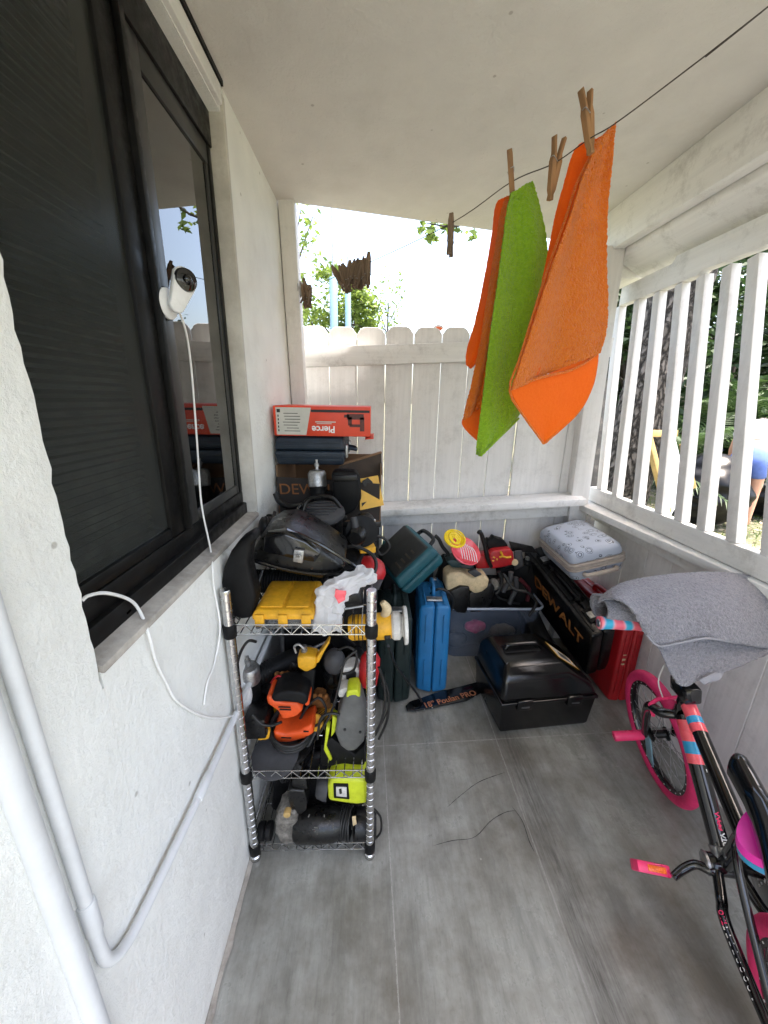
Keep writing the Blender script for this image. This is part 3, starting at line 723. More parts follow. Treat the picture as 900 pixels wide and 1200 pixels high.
for i, (u, v, yy, n, L, z0, lab) in enumerate(((812, 470, 5.6, 18, 1.6, .6, 'feathery palm clump just right of the big trunk'), (858, 440, 6.2, 18, 1.8, .9, 'feathery palm whose fronds arch above the bending person'), (915, 430, 5.8, 18, 1.8, .8, 'feathery palm at the right picture edge behind the railing'), (722, 420, 4.6, 12, 1.3, .6, 'small light palm clump left of the big trunk'))):
    c = Y(u, v, yy); t = thing('palm_plant', lab, 'palm', (c.x, yy, -.06), 'feathery palms outside the railing')
    b = MB(); b.tube([(c.x, yy, -.06), (c.x+.03, yy, z0*.5), (c.x, yy, z0)], [.09, .08, .06], 8); b.done('trunk', M_BARK, t)
    b = MB(); fronds(b, (c.x, yy, z0), n, L, rnd, .9, .35, 1.35); b.done('crown', M_LEAFP, t)
for i, (x, yy, h, r, lab) in enumerate(((4.9, 7.6, 2.3, 1.5, 'dark leafy tree behind the palms straight past the trunk'), (6.9, 7.6, 2.4, 1.7, 'dark leafy tree behind the bending person'), (8.2, 5.6, 2.5, 1.8, 'dark leafy tree at the right edge beyond the bin bags'), (6.2, 6.3, .7, 1.1, 'low dark shrub behind the palms'), (5.3, 8.8, 3.0, 1.6, 'tall dark tree in the distance behind the railing'), (9.5, 8.2, 3.3, 2.0, 'tallest dark tree in the far right distance'))):
    tree('garden_tree', lab, (x, yy, -.06), (x, yy, h), (r, r*.8, r), 9000, .085, M_LEAFD, .12, 40+i)
# white neighbouring house
q0, q1 = Y(690, 352, 13.0), Y(760, 352, 13.0)
t = thing('neighbour_house', 'white house wall glimpsed behind the first balusters', 'house', (q0.x+1.5, 14.0, -.06))
b = MB(); b.span((q0.x+.4, 13.0, -.06), (q1.x+1.5, 16.0, q0.z), .02); b.done('wall', M_WALL, t)
b = MB(); b.prism([(q0.x+.3, 12.9, q0.z+.01), (q0.x+.3, 16.1, q0.z+.01), (q0.x+.3, 14.5, q0.z+.2)], (q1.x-q0.x+1.4, 0, 0)); b.done('roof', mat('roof_felt', (.2, .2, .2), .9), t)
# dark shutter leaning outside
b = MB(); a0, a1 = Y(712, 376, 2.32), Y(701, 572, 2.32)
b.prism([a0+Vector((-.05, 0, 0)), a0+Vector((.028, 0, 0)), (a1.x+.03, 2.2, -.06), (a1.x-.05, 2.2, -.06)], (0, .05, 0), .006)
b.done('shutter_panel', mat('weathered_grey_board', (.045, .043, .042), .7, var=.4, scale=10, dust=.4), label='dark grey narrow board leaning outside beside the far corner post', cat='board')
# white panel in gilt frame against the trunk
q = [Y(777, 530, 2.75), Y(792, 516, 2.95), Y(806, 572, 2.9), Y(785, 606, 2.7)]
t = thing('picture_frame', 'white backed picture in a gilt frame leaning by the palm trunk', 'picture', (q[3]+q[2])/2)
nn = (q[1]-q[0]).cross(q[3]-q[0]).normalized(); b = MB(); b.prism(q, nn*.02, .002); b.done('panel', M_PLYW, t)
b = MB(); b.beam(Y(759, 510, 2.72), Y(782, 600, 2.66), .035, .05, bevel=.004); b.beam(Y(762, 508, 2.74), Y(792, 508, 2.98), .03, .05, bevel=.004)
b.beam(Y(800, 520, 3.0), Y(812, 572, 2.95), .035, .04, bevel=.004); b.done('frame', M_GOLD, t)
# black bin bags
def bag(label, c, r, seed):
    b = MB(); rows = []; n = 64; c = Vector(c)
    for i in range(41):
        s = i/40; row = []
        prof = math.sin(math.pi*min(1, s*1.0)**.8)**.55 if s < 1 else 0
        prof = max(prof, .02) if s < .93 else .09+.06*(s-.93)/.07
        for k in range(n+1):
            a = 2*math.pi*(k % n)/n; d = Vector((math.cos(a), math.sin(a), s*2))
            rr = prof*(1+.16*noise.noise(d*2+Vector((seed, 0, 0)))+.09*noise.noise(Vector((a*.8 % 6.28, s*11, seed)))+.05*abs(noise.noise(Vector((math.cos(a)*9, math.sin(a)*9, s*6+seed)))))
            row.append(c+Vector((math.cos(a)*rr*r[0], math.sin(a)*rr*r[1], s*r[2])))
        rows.append(row)
    b.grid(rows); b.done('bin_bag', M_BAG, label=label, cat='bin bag', group='black bin bags in the yard', sharp=70)
c = W(838, 585, 2, -.06); 
bag('full black bin bag standing left of the bending person', (Y(832, 560, 4.5).x, 4.5, -.06), (.40, .40, .95), 1.0)
bag('black bin bag behind the legs of the bending person', (Y(905, 560, 4.9).x, 4.9, -.06), (.5, .45, .80), 5.0)
# ================================================================ wire shelf
def cp(u0, v0, s, pts): return [(u0+x/s, v0+y/s) for x, y in pts]
TZ = [.045, .345, .832]
SX0, SX1, SY0, SY1 = -.360, .0, .845, 1.43
sh = thing('wire_shelf', 'narrow three-tier chrome wire shelf crammed with power tools against the wall', 'shelf', (-.18, 1.14, 0))
for px, py in ((SX0, SY0), (SX1, SY0), (SX0, SY1), (SX1, SY1)):
    prof = [(.0135, 0), (.0165, .004), (.0165, .018), (.0125, .022)]; z = .03
    while z < .93: prof += [(.0128, z), (.0128, z+.0215), (.0118, z+.0225), (.0118, z+.0245)]; z += .0254
    prof += [(.0135, .935), (.0135, .942), (.012, .946)]
    b = MB(); b.lathe(prof, (px, py, 0), (0, 0, 1), 20); po = b.done('post', M_CHROME, sh)
    for z in TZ:
        b = MB(); b.lathe([(.0150, z-.020), (.0165, z-.018), (.0172, z+.012), (.0150, z+.016)], (px, py, 0), (0, 0, 1), 20); b.done('collar', M_BLACK2, po)
for z in TZ:
    b = MB(); a0, a1, c0, c1 = SX0, SX1, SY0, SY1
    for dz in (-.014, .014): b.tube([(a0, c0, z+dz), (a1, c0, z+dz), (a1, c1, z+dz), (a0, c1, z+dz)], .0024, 8, False, True)
    def zig(p, q, n):
        p, q = Vector(p), Vector(q); P = []
        for i in range(n*2+1):
            P.append(p.lerp(q, i/(2*n))+Vector((0, 0, .013 if i % 2 else -.013)))
        b.tube(P, .0019, 6, False)
    zig((a0+.015, c0, z), (a1-.015, c0, z), 7); zig((a0+.015, c1, z), (a1-.015, c1, z), 7)
    zig((a0, c0+.015, z), (a0, c1-.015, z), 11); zig((a1, c0+.015, z), (a1, c1-.015, z), 11)
    for i in range(1, 14): x = a0+(a1-a0)*i/14; b.tube([(x, c0, z-.0100), (x, c1, z-.0100)], .0017, 6, False)
    for i in range(1, 4): y = c0+(c1-c0)*i/4; b.tube([(a0, y, z-.0138), (a1, y, z-.0138)], .0022, 6, False)
    b.done('shelf', M_CHROME, sh)
T0, T1, T2 = [z-.008 for z in TZ]

# ================================================================ generic pieces
def cable(name, pts, r, mt, label, cat='cable', group=None):
    b = MB(); b.tube(pts, r, 8); return b.done(name, mt, label=label, cat=cat, group=group, sharp=60)
def coil(c, ax, Rr, r, n, rnd, wob=.15):
    b = MB(); q = Vector((0, 0, 1)).rotation_difference(Vector(ax).normalized()).to_matrix(); P = []
    for i in range(n*12+1):
        a = 2*math.pi*i/12; k = Rr*(1+wob*noise.noise(Vector((i*.23, c[0]*9, c[2]*7))))
        P.append(Vector(c)+q @ Vector((k*math.cos(a), k*math.sin(a), (i/12-n/2)*r*1.7+r*noise.noise(Vector((i*.3, 1, 2))))))
    b.tube(P, r, 8, True, False, 3); return b
def drill_like(name, label, cat, M, body, grip, accent=None, L=.17, r=.034, tip=.05):
    """pistol tool in local axes: barrel along x, grip down z"""
    t = thing(name, label, cat, M=M); q = t.matrix_world if False else ROOTM[t.name]
    T = lambda p: q @ Vector(p)
    b = MB(); b.lathe([(r*.55, -L*.5), (r*.95, -L*.46), (r, -L*.2), (r*1.05, L*.1), (r*.9, L*.36), (r*.6, L*.48)], T((0, 0, 0)), q.to_3x3() @ Vector((1, 0, 0)), 22); b.done('motor_body', body, t)
    b = MB(); b.lathe([(r*.5, L*.47), (r*.55, L*.6), (r*.4, L*.68), (r*.18, L*.7), (r*.14, L*.7+tip)], T((0, 0, 0)), q.to_3x3() @ Vector((1, 0, 0)), 16); b.done('chuck', M_STEEL, t)
    b = MB(); b.hull([T((-L*.1+sx*.018+dz*-.02, sy*.016, -r*.6-dz*.11)) for sx in (-1, 1) for sy in (-1, 1) for dz in (0, 1)], .008); b.done('grip', grip, t)
    b = MB(); b.hull([T((-L*.1-.02+sx*.04, sy*.028, -r*.6-.11-dz*.035)) for sx in (-1, 1) for sy in (-1, 1) for dz in (0, 1)], .006); b.done('battery', accent or grip, t)
    b = MB(); b.box(T((L*.03, 0, -r-.012)), (.014, .012, .026), q.to_3x3(), .004); b.done('trigger', M_BLACK, t)
    b = MB()
    for k in range(5): b.torus(T((-L*.40+k*.009, 0, 0)), q.to_3x3() @ Vector((1, 0, 0)), r*.97, .002, 20, 6)
    b.done('vent_ribs', M_BLACK2, t)
    return t
def ME(loc, rx, ry, rz): return Matrix.Translation(Vector(loc)) @ Euler((R(rx), R(ry), R(rz))).to_matrix().to_4x4()
def nailer(name, label, M, cap, body, nose, s=1.0):
    """pneumatic nailer: domed cylinder up +z, grip along +x, magazine below"""
    t = thing(name, label, 'nail gun', M=M); q = ROOTM[t.name]; T = lambda x, y, z: q @ (Vector((x, y, z))*s); ax = q.to_3x3() @ Vector((0, 0, 1))
    b = MB(); b.lathe([(.030*s, 0), (.034*s, .004*s), (.034*s, .05*s), (.028*s, .060*s), (.012*s, .064*s)], T(0, 0, .13), ax, 24); b.done('cylinder_cap', cap, t)
    b = MB(); b.lathe([(.006*s, 0), (.006*s, .012*s), (.009*s, .013*s), (.009*s, .024*s), (.005*s, .026*s), (.005*s, .038*s)], T(0, 0, .193), ax, 14); b.done('air_fitting', M_STEEL, t)
    b = MB(); b.lathe([(.016*s, 0), (.024*s, .02*s), (.030*s, .05*s), (.031*s, .13*s)], T(0, 0, 0), ax, 22); b.done('housing', body, t)
    b = MB(); b.hull([T(.02+i*.10, j*.014, .085+k*.03-i*.015) for i in (0, 1) for j in (-1, 1) for k in (0, 1)], .008*s); b.done('grip', body, t)
    b = MB(); b.hull([T(-.005+i*.13, j*.012, -.045+k*.028+i*.03) for i in (0, 1) for j in (-1, 1) for k in (0, 1)], .004*s); b.done('magazine', nose, t)
    b = MB(); b.lathe([(.008*s, -.075*s), (.012*s, -.06*s), (.014*s, 0)], T(0, 0, 0), ax, 14); b.done('nose', M_STEEL, t)
    return t
def upright_case(name, label, mt, M, th, L, H, latch=M_STEEL, handle=True, bev=.016):
    """moulded tool case standing on its long edge: thickness along x, length along y, height z; seam down the middle"""
    t = thing(name, label, 'tool case', M=M); q = ROOTM[t.name]; T = lambda x, y, z: q @ Vector((x, y, z))
    for sg in (-1, 1):
        b = MB(); w = th/2
        b.hull([T(sg*(.0012+(w-.0012)*i), y, z) for i, e in ((0, 0), (1, .012)) for y in (e, L-e) for z in (e, H-e)]+[T(sg*.0012, y, z) for y in (0, L) for z in (.03, H-.03)], bev)
        b.done('shell', mt, t)
    b = MB()
    for sg in (-1, 1):
        for k in (.25, .75): b.box(T(sg*th*.28, -.002, H*k), (.004, .008, H*.30), q.to_3x3(), .0015)
        b.box(T(sg*(th*.5+.001), L*.5, H*.5), (.004, L*.7, H*.66), q.to_3x3(), .002)
        b.box(T(sg*(th*.30), L*.5, H), (.006, L*.9, .006), q.to_3x3(), .002)
    b.done('ribs', mt, t)
    for k in (.10, .80):
        b = MB(); b.box(T(0, L*k+.03, H+.004), (th*.5, .040, .010), q.to_3x3(), .003); b.done('latch', latch, t)
    if handle:
        b = MB(); b.tube([T(0, L*.32, H-.004), T(0, L*.33, H+.030), T(0, L*.40, H+.040), T(0, L*.60, H+.040), T(0, L*.67, H+.030), T(0, L*.68, H-.004)], .010, 10); b.done('handle', mt, t)
    return t
def crumple(tb, amp, sc, seed=0, cuts=4):
    bm = tb.bm
    bmesh.ops.triangulate(bm, faces=bm.faces)
    bmesh.ops.subdivide_edges(bm, edges=bm.edges, cuts=cuts, use_grid_fill=True)
    bm.normal_update()
    for v in bm.verts:
        k = abs(noise.noise(v.co*sc+Vector((seed, 0, 0))))*2-.5+.6*noise.noise(v.co*sc*2.7+Vector((0, seed, 0)))
        v.co += v.normal*amp*k

# ================================================================ top tier
t = thing('small_parts_organizer', 'small yellow-lidded clear parts organizer on the front of the top shelf', 'organizer', (-.226, .95, T2))
b = MB(); b.span((-.300, .858, T2), (-.152, 1.03, T2+.030), .004); b.done('tray', M_CLEAR, t)
b = MB(); b.hull([(x, y, T2+.031+z) for z, e in ((0, 0), (.014, 0), (.024, .010)) for x in (-.304+e, -.148-e) for y in (.854+e, 1.034-e)], .003)
b.span((-.288, .875, T2+.053), (-.232, 1.015, T2+.0585), .002); b.span((-.222, .875, T2+.053), (-.164, 1.015, T2+.0585), .002)
b.done('lid', M_YELLOW, t)
for x in (-.285, -.226, -.167):
    b = MB(); b.span((x-.012, .8475, T2+.016), (x+.012, .8545, T2+.048), .002); b.done('latch', M_YELLOW, t)
b = MB(); rnd = random.Random(4)
for i in range(46): b.box((rnd.uniform(-.292, -.16), rnd.uniform(.866, .9), T2+.006+rnd.random()*.016), (.006, .004, .012), (rnd.uniform(0, 90), rnd.uniform(0, 90), 0))
b.done('screws', M_STEEL, t)
# crescent blade guard leaning at the wall
P = cp(230, 460, 3.75, [(252, 616), (232, 622), (190, 648), (150, 700), (118, 770), (108, 840), (118, 920), (150, 985), (200, 1000), (245, 992), (262, 900), (240, 820), (226, 745), (238, 672), (262, 652)])
b = MB(); b.pixprism(P, .872, .055, .010, 3); b.done('blade_guard', M_BLACK2, label='curved black blade guard standing between wall and yellow organizer', cat='guard')
# big black tool body with recessed tray
t = thing('tool_housing', 'big black moulded tool housing with recessed top and carrying strap on top shelf', 'tool', (-.2, 1.05, T2+.07))
P = cp(230, 460, 3.75, [(236, 722), (250, 690), (275, 650), (330, 615), (400, 608), (470, 632), (560, 690), (640, 745), (660, 780), (600, 815), (540, 826), (470, 812), (350, 782), (240, 752)])
b = MB(); b.pixprism(P, .985, .17, .018, 3, .02); b.done('shell', M_GREASY, t)
P = cp(230, 460, 3.75, [(300, 640), (390, 625), (480, 660), (548, 712), (520, 752), (420, 735), (290, 705)])
b = MB(); b.pixprism([(u, v-1) for u, v in P], .968, .03, .005, 2, .01); b.done('recess_rim', M_BLACKG, t)
P = cp(230, 460, 3.75, [(430, 690), (474, 696), (466, 752), (424, 744)]); b = MB(); b.pixprism(P, .955, .012, .002); 
for k in range(3): p = Y(347+k*2.2, 652, .953); b.cyl(p, p+Vector((0, -.004, 0)), .005, n=10)
b.done('switch_plate', M_STEEL, t)
b = MB(); P = [Y(230+x/3.75, 460+y/3.75, yy) for x, y, yy in ((330, 608, 1.02), (420, 618, .985), (520, 655, .97), (600, 700, .965), (700, 768, .97), (690, 782, .97), (560, 800, .975), (400, 780, .98), (250, 738, .98))]
b.tube(P, .0055, 8); b.done('strap', M_BLACKG, t)
# ribbed hose under it
b = MB(); c0, c1 = Y(300, 685, 1.06), Y(384, 690, 1.06); L = (c1-c0).length; prof = []
c0.z = c1.z = T2+.036; n = 26
for i in range(n): prof += [(.030, L*i/n), (.036, L*(i+.3)/n), (.036, L*(i+.6)/n), (.030, L*(i+.9)/n)]
b.lathe(prof, c0, c1-c0, 22); b.done('ribbed_hose', M_BLACK2, label='black ribbed vacuum hose lying under the black tool housing', cat='hose')
# plastic bag
t = thing('plastic_bag', 'crumpled white plastic bag with a red print hanging over the top shelf edge', 'bag', Y(385, 738, .86))
b = MB(); P = cp(230, 460, 3.75, [(785, 802), (738, 790), (610, 842), (545, 872), (520, 930), (512, 1058), (560, 1072), (630, 1058), (640, 965), (668, 905), (782, 828)])
A = [Y(u, v, .868+.05*max(0, (u-392)/40)) for u, v in P]; b.prism(A, (0, .045, 0), .006, 2); crumple(b, .012, 34, 3, 5)
b.done('film', M_PLBAG, t, sharp=25)
b = MB(); P = cp(230, 460, 3.75, [(612, 866), (660, 872), (655, 912), (625, 930), (606, 896)]); b.prism([Y(u, v, .862) for u, v in P], (0, .004, 0), .001); crumple(b, .003, 60, 1, 2)
b.done('printed_mark', M_CORAL, t, sharp=25)
b = MB(); P = [Y(u, v, .90) for u, v in ((395, 700), (398, 690), (420, 677), (437, 671), (438, 676), (420, 686))]; b.prism(P, (0, .02, 0), .004); crumple(b, .006, 50, 7, 4); b.done('twisted_handle', M_PLBAG, t, sharp=25)
# trim router on its side
t = thing('trim_router', 'yellow trim router lying on its side with white base plate past the shelf post', 'router', (.03, .945, .74))
c = Vector((-.055, .945, .772)); ax = Vector((1, 0, .05))
b = MB(); b.lathe([(.030, -.01), (.036, 0), (.036, .06), (.034, .066), (.038, .07), (.038, .105), (.033, .112)], c, ax, 26); b.done('motor_body', M_YELLOW, t)
b = MB()
for k in range(5): b.torus(c+ax*(.008+k*.011), ax, .0362, .0014, 24, 6)
b.done('vent_ribs', M_BLACK, t)
b = MB(); b.lathe([(.034, .112), (.040, .118), (.040, .135), (.030, .142), (.034, .146)], c, ax, 26); b.done('depth_collar', M_WHITEC, t)
b = MB(); b.lathe([(.052, .147), (.054, .149), (.054, .156), (.050, .158)], c, ax, 30); b.done('base_plate', M_WHITEC, t)
b = MB(); b.tube([c+ax*.09+Vector((0, 0, .03)), c+ax*.098+Vector((0, 0, .055)), c+ax*.085+Vector((0, 0, .078))], [.012, .014, .008], 12); b.done('knob', M_CREAM, t)
b = MB(); b.box(c+ax*.10+Vector((0, -.037, -.012)), (.018, .010, .014), None, .003); b.done('lever', M_BLACK, t)
b = MB(); b.tube([c+ax*-.008, c+Vector((-.04, .03, -.02)), c+Vector((-.05, .10, -.08)), c+Vector((0, .14, -.16))], .004, 8); b.done('power_cord', M_CORD, t)
# red cap
c = Y(432, 662, 1.22)
t = thing('cap', 'red cap with white lettered front lying behind the white plastic bag', 'cap', c-Vector((0, 0, .03)))
b = MB(); b.lathe([(.058, 0), (.060, .012), (.054, .032), (.036, .048), (.010, .054)], c-Vector((0, 0, .03)), (.15, -.35, 1), 26); b.done('crown', M_RED, t)
b = MB(); b.hull([c+Vector(p) for p in ((-.05, -.05, -.03), (.05, -.05, -.03), (.035, -.10, -.045), (-.035, -.10, -.045), (-.05, -.05, -.035), (.05, -.05, -.035))], .002); b.done('brim', M_GREYP, t)
b = MB(); 
for k in range(5): b.box(c+Vector((-.045+k*.014, -.058-.003*math.cos(k), .002)), (.009, .004, .016), (-18, 0, -20+k*9), .001)
b.done('front_print', M_WHITE, t)
# vacuum canister
t = thing('vacuum_canister', 'black dust canister with grey ribbed lid tipped on the top shelf', 'canister', Y(380, 640, 1.27))
c = Y(380, 640, 1.27); ax = (Y(376, 590, 1.24)-c).normalized()
b = MB(); b.lathe([(.058, 0), (.066, .006), (.070, .07), (.073, .118), (.076, .122)], c, ax, 32); b.done('bin', M_BLACK, t)
b = MB(); b.lathe([(.078, .123), (.080, .130), (.078, .142), (.066, .150), (.02, .153)], c, ax, 32); b.done('lid', M_GREYP, t)
q = Vector((0, 0, 1)).rotation_difference(ax).to_matrix()
b = MB()
for k in (-2, -1, 0, 1, 2): b.box(c+ax*.153+q @ Vector((0, k*.022, 0)), (.11-.012*k*k, .008, .008), q, .002)
b.done('lid_ribs', M_GREYP, t)
b = MB(); b.tube([c+ax*.150+q @ Vector((-.06, -.02, 0)), c+ax*.185+q @ Vector((-.04, 0, 0)), c+ax*.190+q @ Vector((.03, .01, 0)), c+ax*.150+q @ Vector((.065, .01, 0))], .007, 8); b.done('handle', M_BLACK, t)
b = MB(); b.cyl(c+ax*.13+q @ Vector((-.07, -.035, 0)), c+ax*.138+q @ Vector((-.09, -.045, 0)), .019, n=18, bevel=.003); b.done('port', M_GREYP, t)
# hose stub left of it
cable('hose_stub', [Y(323, 578, 1.28), Y(328, 588, 1.27), Y(340, 594, 1.26), Y(356, 592, 1.25)], .011, M_BLACK, 'short bent black hose stub left of the dust canister', 'hose')
# black pouch, nailer behind
t = thing('tool_pouch', 'stiff black tool pouch between silver-capped nailer and orange box flap', 'pouch', Y(405, 600, 1.36))
b = MB(); P = cp(230, 460, 3.75, [(592, 352), (612, 346), (700, 348), (718, 380), (724, 470), (700, 520), (650, 548), (606, 500), (596, 420)]); b.pixprism(P, 1.34, .07, .012, 3); b.done('body', M_BLACK2, t)
b = MB(); P = cp(230, 460, 3.75, [(600, 366), (704, 362), (708, 388), (602, 394)]); b.pixprism(P, 1.332, .01, .003); b.done('flap', M_BLACK, t)
nailer('nail_gun', 'nail gun with shiny silver dome cap standing in front of the open box', ME(Y(374, 610, 1.38), -6, 3, 40), M_STEEL, M_BLACK2, M_BLACK, 1.0)
# angle grinder group at the right
t = thing('angle_grinder', 'black angle grinder with grey side handle at the right of the dust canister', 'grinder', Y(422, 640, 1.24))
c = Y(424, 618, 1.25)
b = MB(); b.lathe([(.022, -.09), (.030, -.08), (.034, 0), (.036, .05), (.028, .07)], c, (.2, .9, .1), 22); b.done('motor_body', M_BLACK, t)
b = MB(); b.tube([Y(414, 606, 1.2), Y(417, 622, 1.19), Y(419, 640, 1.185)], [.012, .0135, .011], 12); b.done('side_handle', M_GREYP, t)
b = MB(); b.lathe([(.052, 0), (.054, .003), (.054, .016), (.030, .020)], Y(424, 622, 1.21), (.1, -1, .2), 30); b.done('disc_guard', M_BLACK2, t)
b = MB(); b.torus(Y(424, 622, 1.205), (.1, -1, .2), .042, .004, 30, 8); b.done('guard_rim', M_GREYP, t)
t = thing('laser_level', 'little yellow and black tool box block under the angle grinder', 'tool', Y(428, 646, 1.22))
b = MB(); b.box(Y(430, 642, 1.225), (.055, .05, .022), (0, 0, 10), .004); b.done('body', M_YELLOW, t)
b = MB(); b.box(Y(427, 638, 1.197), (.018, .008, .014), (0, 0, 10), .002); b.done('window', M_BLACKG, t)
# dark soft tool bag that fills the back of the tier
b = MB(); b.hull([(x, y, z) for x in (-.335, -.03) for y in (1.17, 1.42) for z in (T2, T2+.055)]+[(-.3, 1.3, T2+.09), (-.06, 1.3, T2+.085)], .02); crumple(b, .010, 18, 2, 3)
b.done('tool_bag', M_BLACK2, label='soft black tool bag at the back of the top shelf under the dust canister', cat='tool bag', sharp=60)
for i, (pts, lab) in enumerate((
    ([Y(322, 600, 1.2), Y(318, 625, 1.12), Y(340, 640, 1.10), Y(352, 615, 1.16), Y(330, 606, 1.2), Y(312, 632, 1.1)], 'black cord bundled beside the wall above the tool housing'),
    ([Y(392, 652, 1.12), Y(412, 640, 1.1), Y(436, 650, 1.08), Y(440, 668, 1.05), Y(424, 690, 1.02), Y(402, 702, 1.0)], 'black cord draped over the red cap towards the white bag'),
    ([Y(441, 628, 1.3), Y(452, 632, 1.3), Y(456, 642, 1.3), Y(446, 650, 1.3), Y(440, 640, 1.29)], 'black cord loop sticking out at the right of the grinder'))):
    cable('loose_cable', pts, .0055, M_CORD, lab, 'cord', 'loose black cords on the shelf')
c = Y(398, 712, .93); t = thing('jigsaw', 'black jigsaw with bare steel rim between white bag and right shelf post', 'saw', c-Vector((0, 0, .03)))
b = MB(); b.hull([c+Vector(p) for p in ((-.02, 0, .035), (.055, 0, .05), (.07, 0, .0), (-.015, 0, -.02), (-.02, .12, .03), (.055, .12, .045), (.06, .12, 0), (-.01, .12, -.02))], .012); b.done('motor_body', M_BLACK, t)
b = MB(); b.tube([c+Vector(p) for p in ((-.018, -.012, -.004), (.02, -.016, .006), (.066, -.012, .012))], .003, 8); b.done('rim', M_STEEL, t)

# ================================================================ the stack at the back
b = MB(); b.hull([(x, y, z) for z, e in ((0, .02), (.90, 0)) for x in (-.365+e, .03-e) for y in (1.465+e, 1.81-e)], .012)
t = thing('storage_bin', 'tall black storage bin behind the shelf carrying the stacked boxes', 'bin', (-.17, 1.64, 0)); b.done('body', M_BLACK2, t)
b = MB(); b.span((-.372, 1.456, .898), (.036, 1.82, .925), .006); b.done('rim', M_BLACK, t)
t = thing('cardboard_box', 'open brown and black cardboard tool box with orange printed flap', 'box', (-.17, 1.6, .926))
zb, ztop = .926, 1.150
b = MB(); b.span((-.368, 1.452, zb), (.030, 1.80, zb+.004)); b.span((-.372, 1.452, zb+.0045), (-.368, 1.80, ztop)); b.span((.030, 1.452, zb+.0045), (.034, 1.80, ztop)); b.span((-.368, 1.796, zb+.0045), (.030, 1.80, ztop)); b.done('carton', M_CARD, t)
b = MB(); b.prism([(-.366, 1.455, zb+.005), (.028, 1.455, zb+.005), (.028, 1.430, zb+.16), (-.17, 1.428, zb+.175), (-.366, 1.425, zb+.185)], (0, .004, 0)); f1 = b.done('front_panel', M_CARDK, t)
Mx = frame((-.235, 1.4275, zb+.135), (1, 0, 0), (0, -.15, 1)); lettering('DEWALT', .062, Mx, mat('dim_orange_ink', (.26, .10, .03), .6, var=.3, scale=40), f1, bold=.0)
fp = [Y(422, 561, 1.44), Y(443, 557, 1.46), Y(450, 592, 1.44), Y(422, 598, 1.42)]; nn = (fp[1]-fp[0]).cross(fp[3]-fp[0]).normalized()
b = MB(); b.prism(fp, nn*.004); fl = b.done('side_flap', M_LABELY, t)
b = MB(); pr = [Y(u, v, 1.418) for u, v in ((424.5, 565), (431, 561), (436, 566), (441, 576), (441, 586), (437, 592), (424, 595), (424, 590), (433, 588), (437, 582), (436, 575), (431, 569), (427, 571))]
b.prism([p+Vector((0, .006+.018*(p.x-pr[0].x)/.05, 0)) for p in pr], (0, .012, 0)); b.done('print', M_BLKINK, fl)
q = [Y(397, 545, 1.50), Y(447, 530, 1.56), Y(448, 556, 1.50), Y(400, 566, 1.46)]; nn = (q[1]-q[0]).cross(q[3]-q[0]).normalized()
b = MB(); b.prism(q, nn*.004); b.done('lid_flap', mat('dark_inner_card', (.055, .040, .030), .85, var=.3, scale=14, bump=.2, bscale=60), t)
b = MB(); b.beam(q[0], q[1], .010, .006, bevel=.001); b.done('lit_edge', M_CARD, t)  # paler card strip stands for light catching the top edge of the flap
# navy case
t = thing('navy_tool_case', 'dark navy plastic tool case stacked under the red printed box', 'tool case', (-.24, 1.6, 1.152))
b = MB(); b.hull([(x, y, z) for z, e in ((1.153, .008), (1.208, 0)) for x in (-.374+e, -.105-e) for y in (1.44+e, 1.76-e)], .012); b.done('shell', M_NAVY, t)
b = MB(); b.hull([(x, y, z) for z, e in ((1.2105, 0), (1.262, .010)) for x in (-.374+e, -.105-e) for y in (1.44+e, 1.76-e)], .012); b.done('shell', M_NAVY, t)
for y in (1.48, 1.66):
    b = MB(); b.box((-.102, y, 1.205), (.010, .035, .050), None, .003); b.done('latch', M_STEEL, t)
b = MB(); b.tube([(-.104, 1.54, 1.21), (-.075, 1.545, 1.205), (-.07, 1.57, 1.2), (-.075, 1.6, 1.205), (-.104, 1.605, 1.21)], .007, 8); b.done('handle', M_NAVY, t)
b = MB(); 
for z in (1.175, 1.19, 1.225, 1.24): b.box((-.24, 1.4405, z), (.24, .004, .006), None, .001)
b.done('ribs', M_NAVY, t)
# red box with upside-down print
t = thing('tool_carton', 'flat red and grey printed tool carton lying upside down on top of the stack', 'box', (-.18, 1.58, 1.264))
q = [Y(322, 516, 1.435), Y(434, 518, 1.435), Y(431, 480, 1.435), Y(324, 480, 1.435)]; z0 = 1.2645
x0, x1 = q[0].x, q[1].x; z1 = z0+.108; Yb = 1.435
b = MB(); b.span((x0, Yb, z0), (x1, 1.71, z1), .003); b.done('carton', M_BOXRED, t)
b = MB(); b.prism([(x0+.010, Yb-.0012, z0+.004), (x0+.118, Yb-.0012, z0+.004), (x0+.138, Yb-.0012, z1-.006), (x0+.010, Yb-.0012, z1-.006)], (0, .001, 0)); pn = b.done('grey_panel', M_BOXGREY, t)
b = MB(); rnd = random.Random(12)
for k in range(7): b.box((x0+.068+rnd.uniform(-.006, .006), Yb-.0018, z0+.018+k*.0105), (.055+rnd.uniform(-.015, .012), .0008, .0022))
b.box((x0+.020, Yb-.0018, z1-.018), (.012, .0008, .012))
for k in range(5): b.box((x0+.018, Yb-.0018, z0+.02+k*.013), (.004, .0008, .008))
b.done('small_print', M_BLKINK, pn)
b = MB(); b.box((x0+.245, Yb-.0012, z1-.017), (.215, .001, .009)); b.done('black_bar', M_BLKINK, t)
Mx = frame((x0+.182, Yb-.0006, z0+.026), (-1, 0, 0), (0, 0, -1)); lettering('Pierce', .034, Mx, M_WHITE, t, bold=.0008)
b = MB(); b.box((x0+.19, Yb-.0012, z0+.052), (.075, .0008, .004)); b.box((x0+.185, Yb-.0012, z0+.046), (.055, .0008, .0025)); b.done('small_print', M_BOXGREY, t)
b = MB()
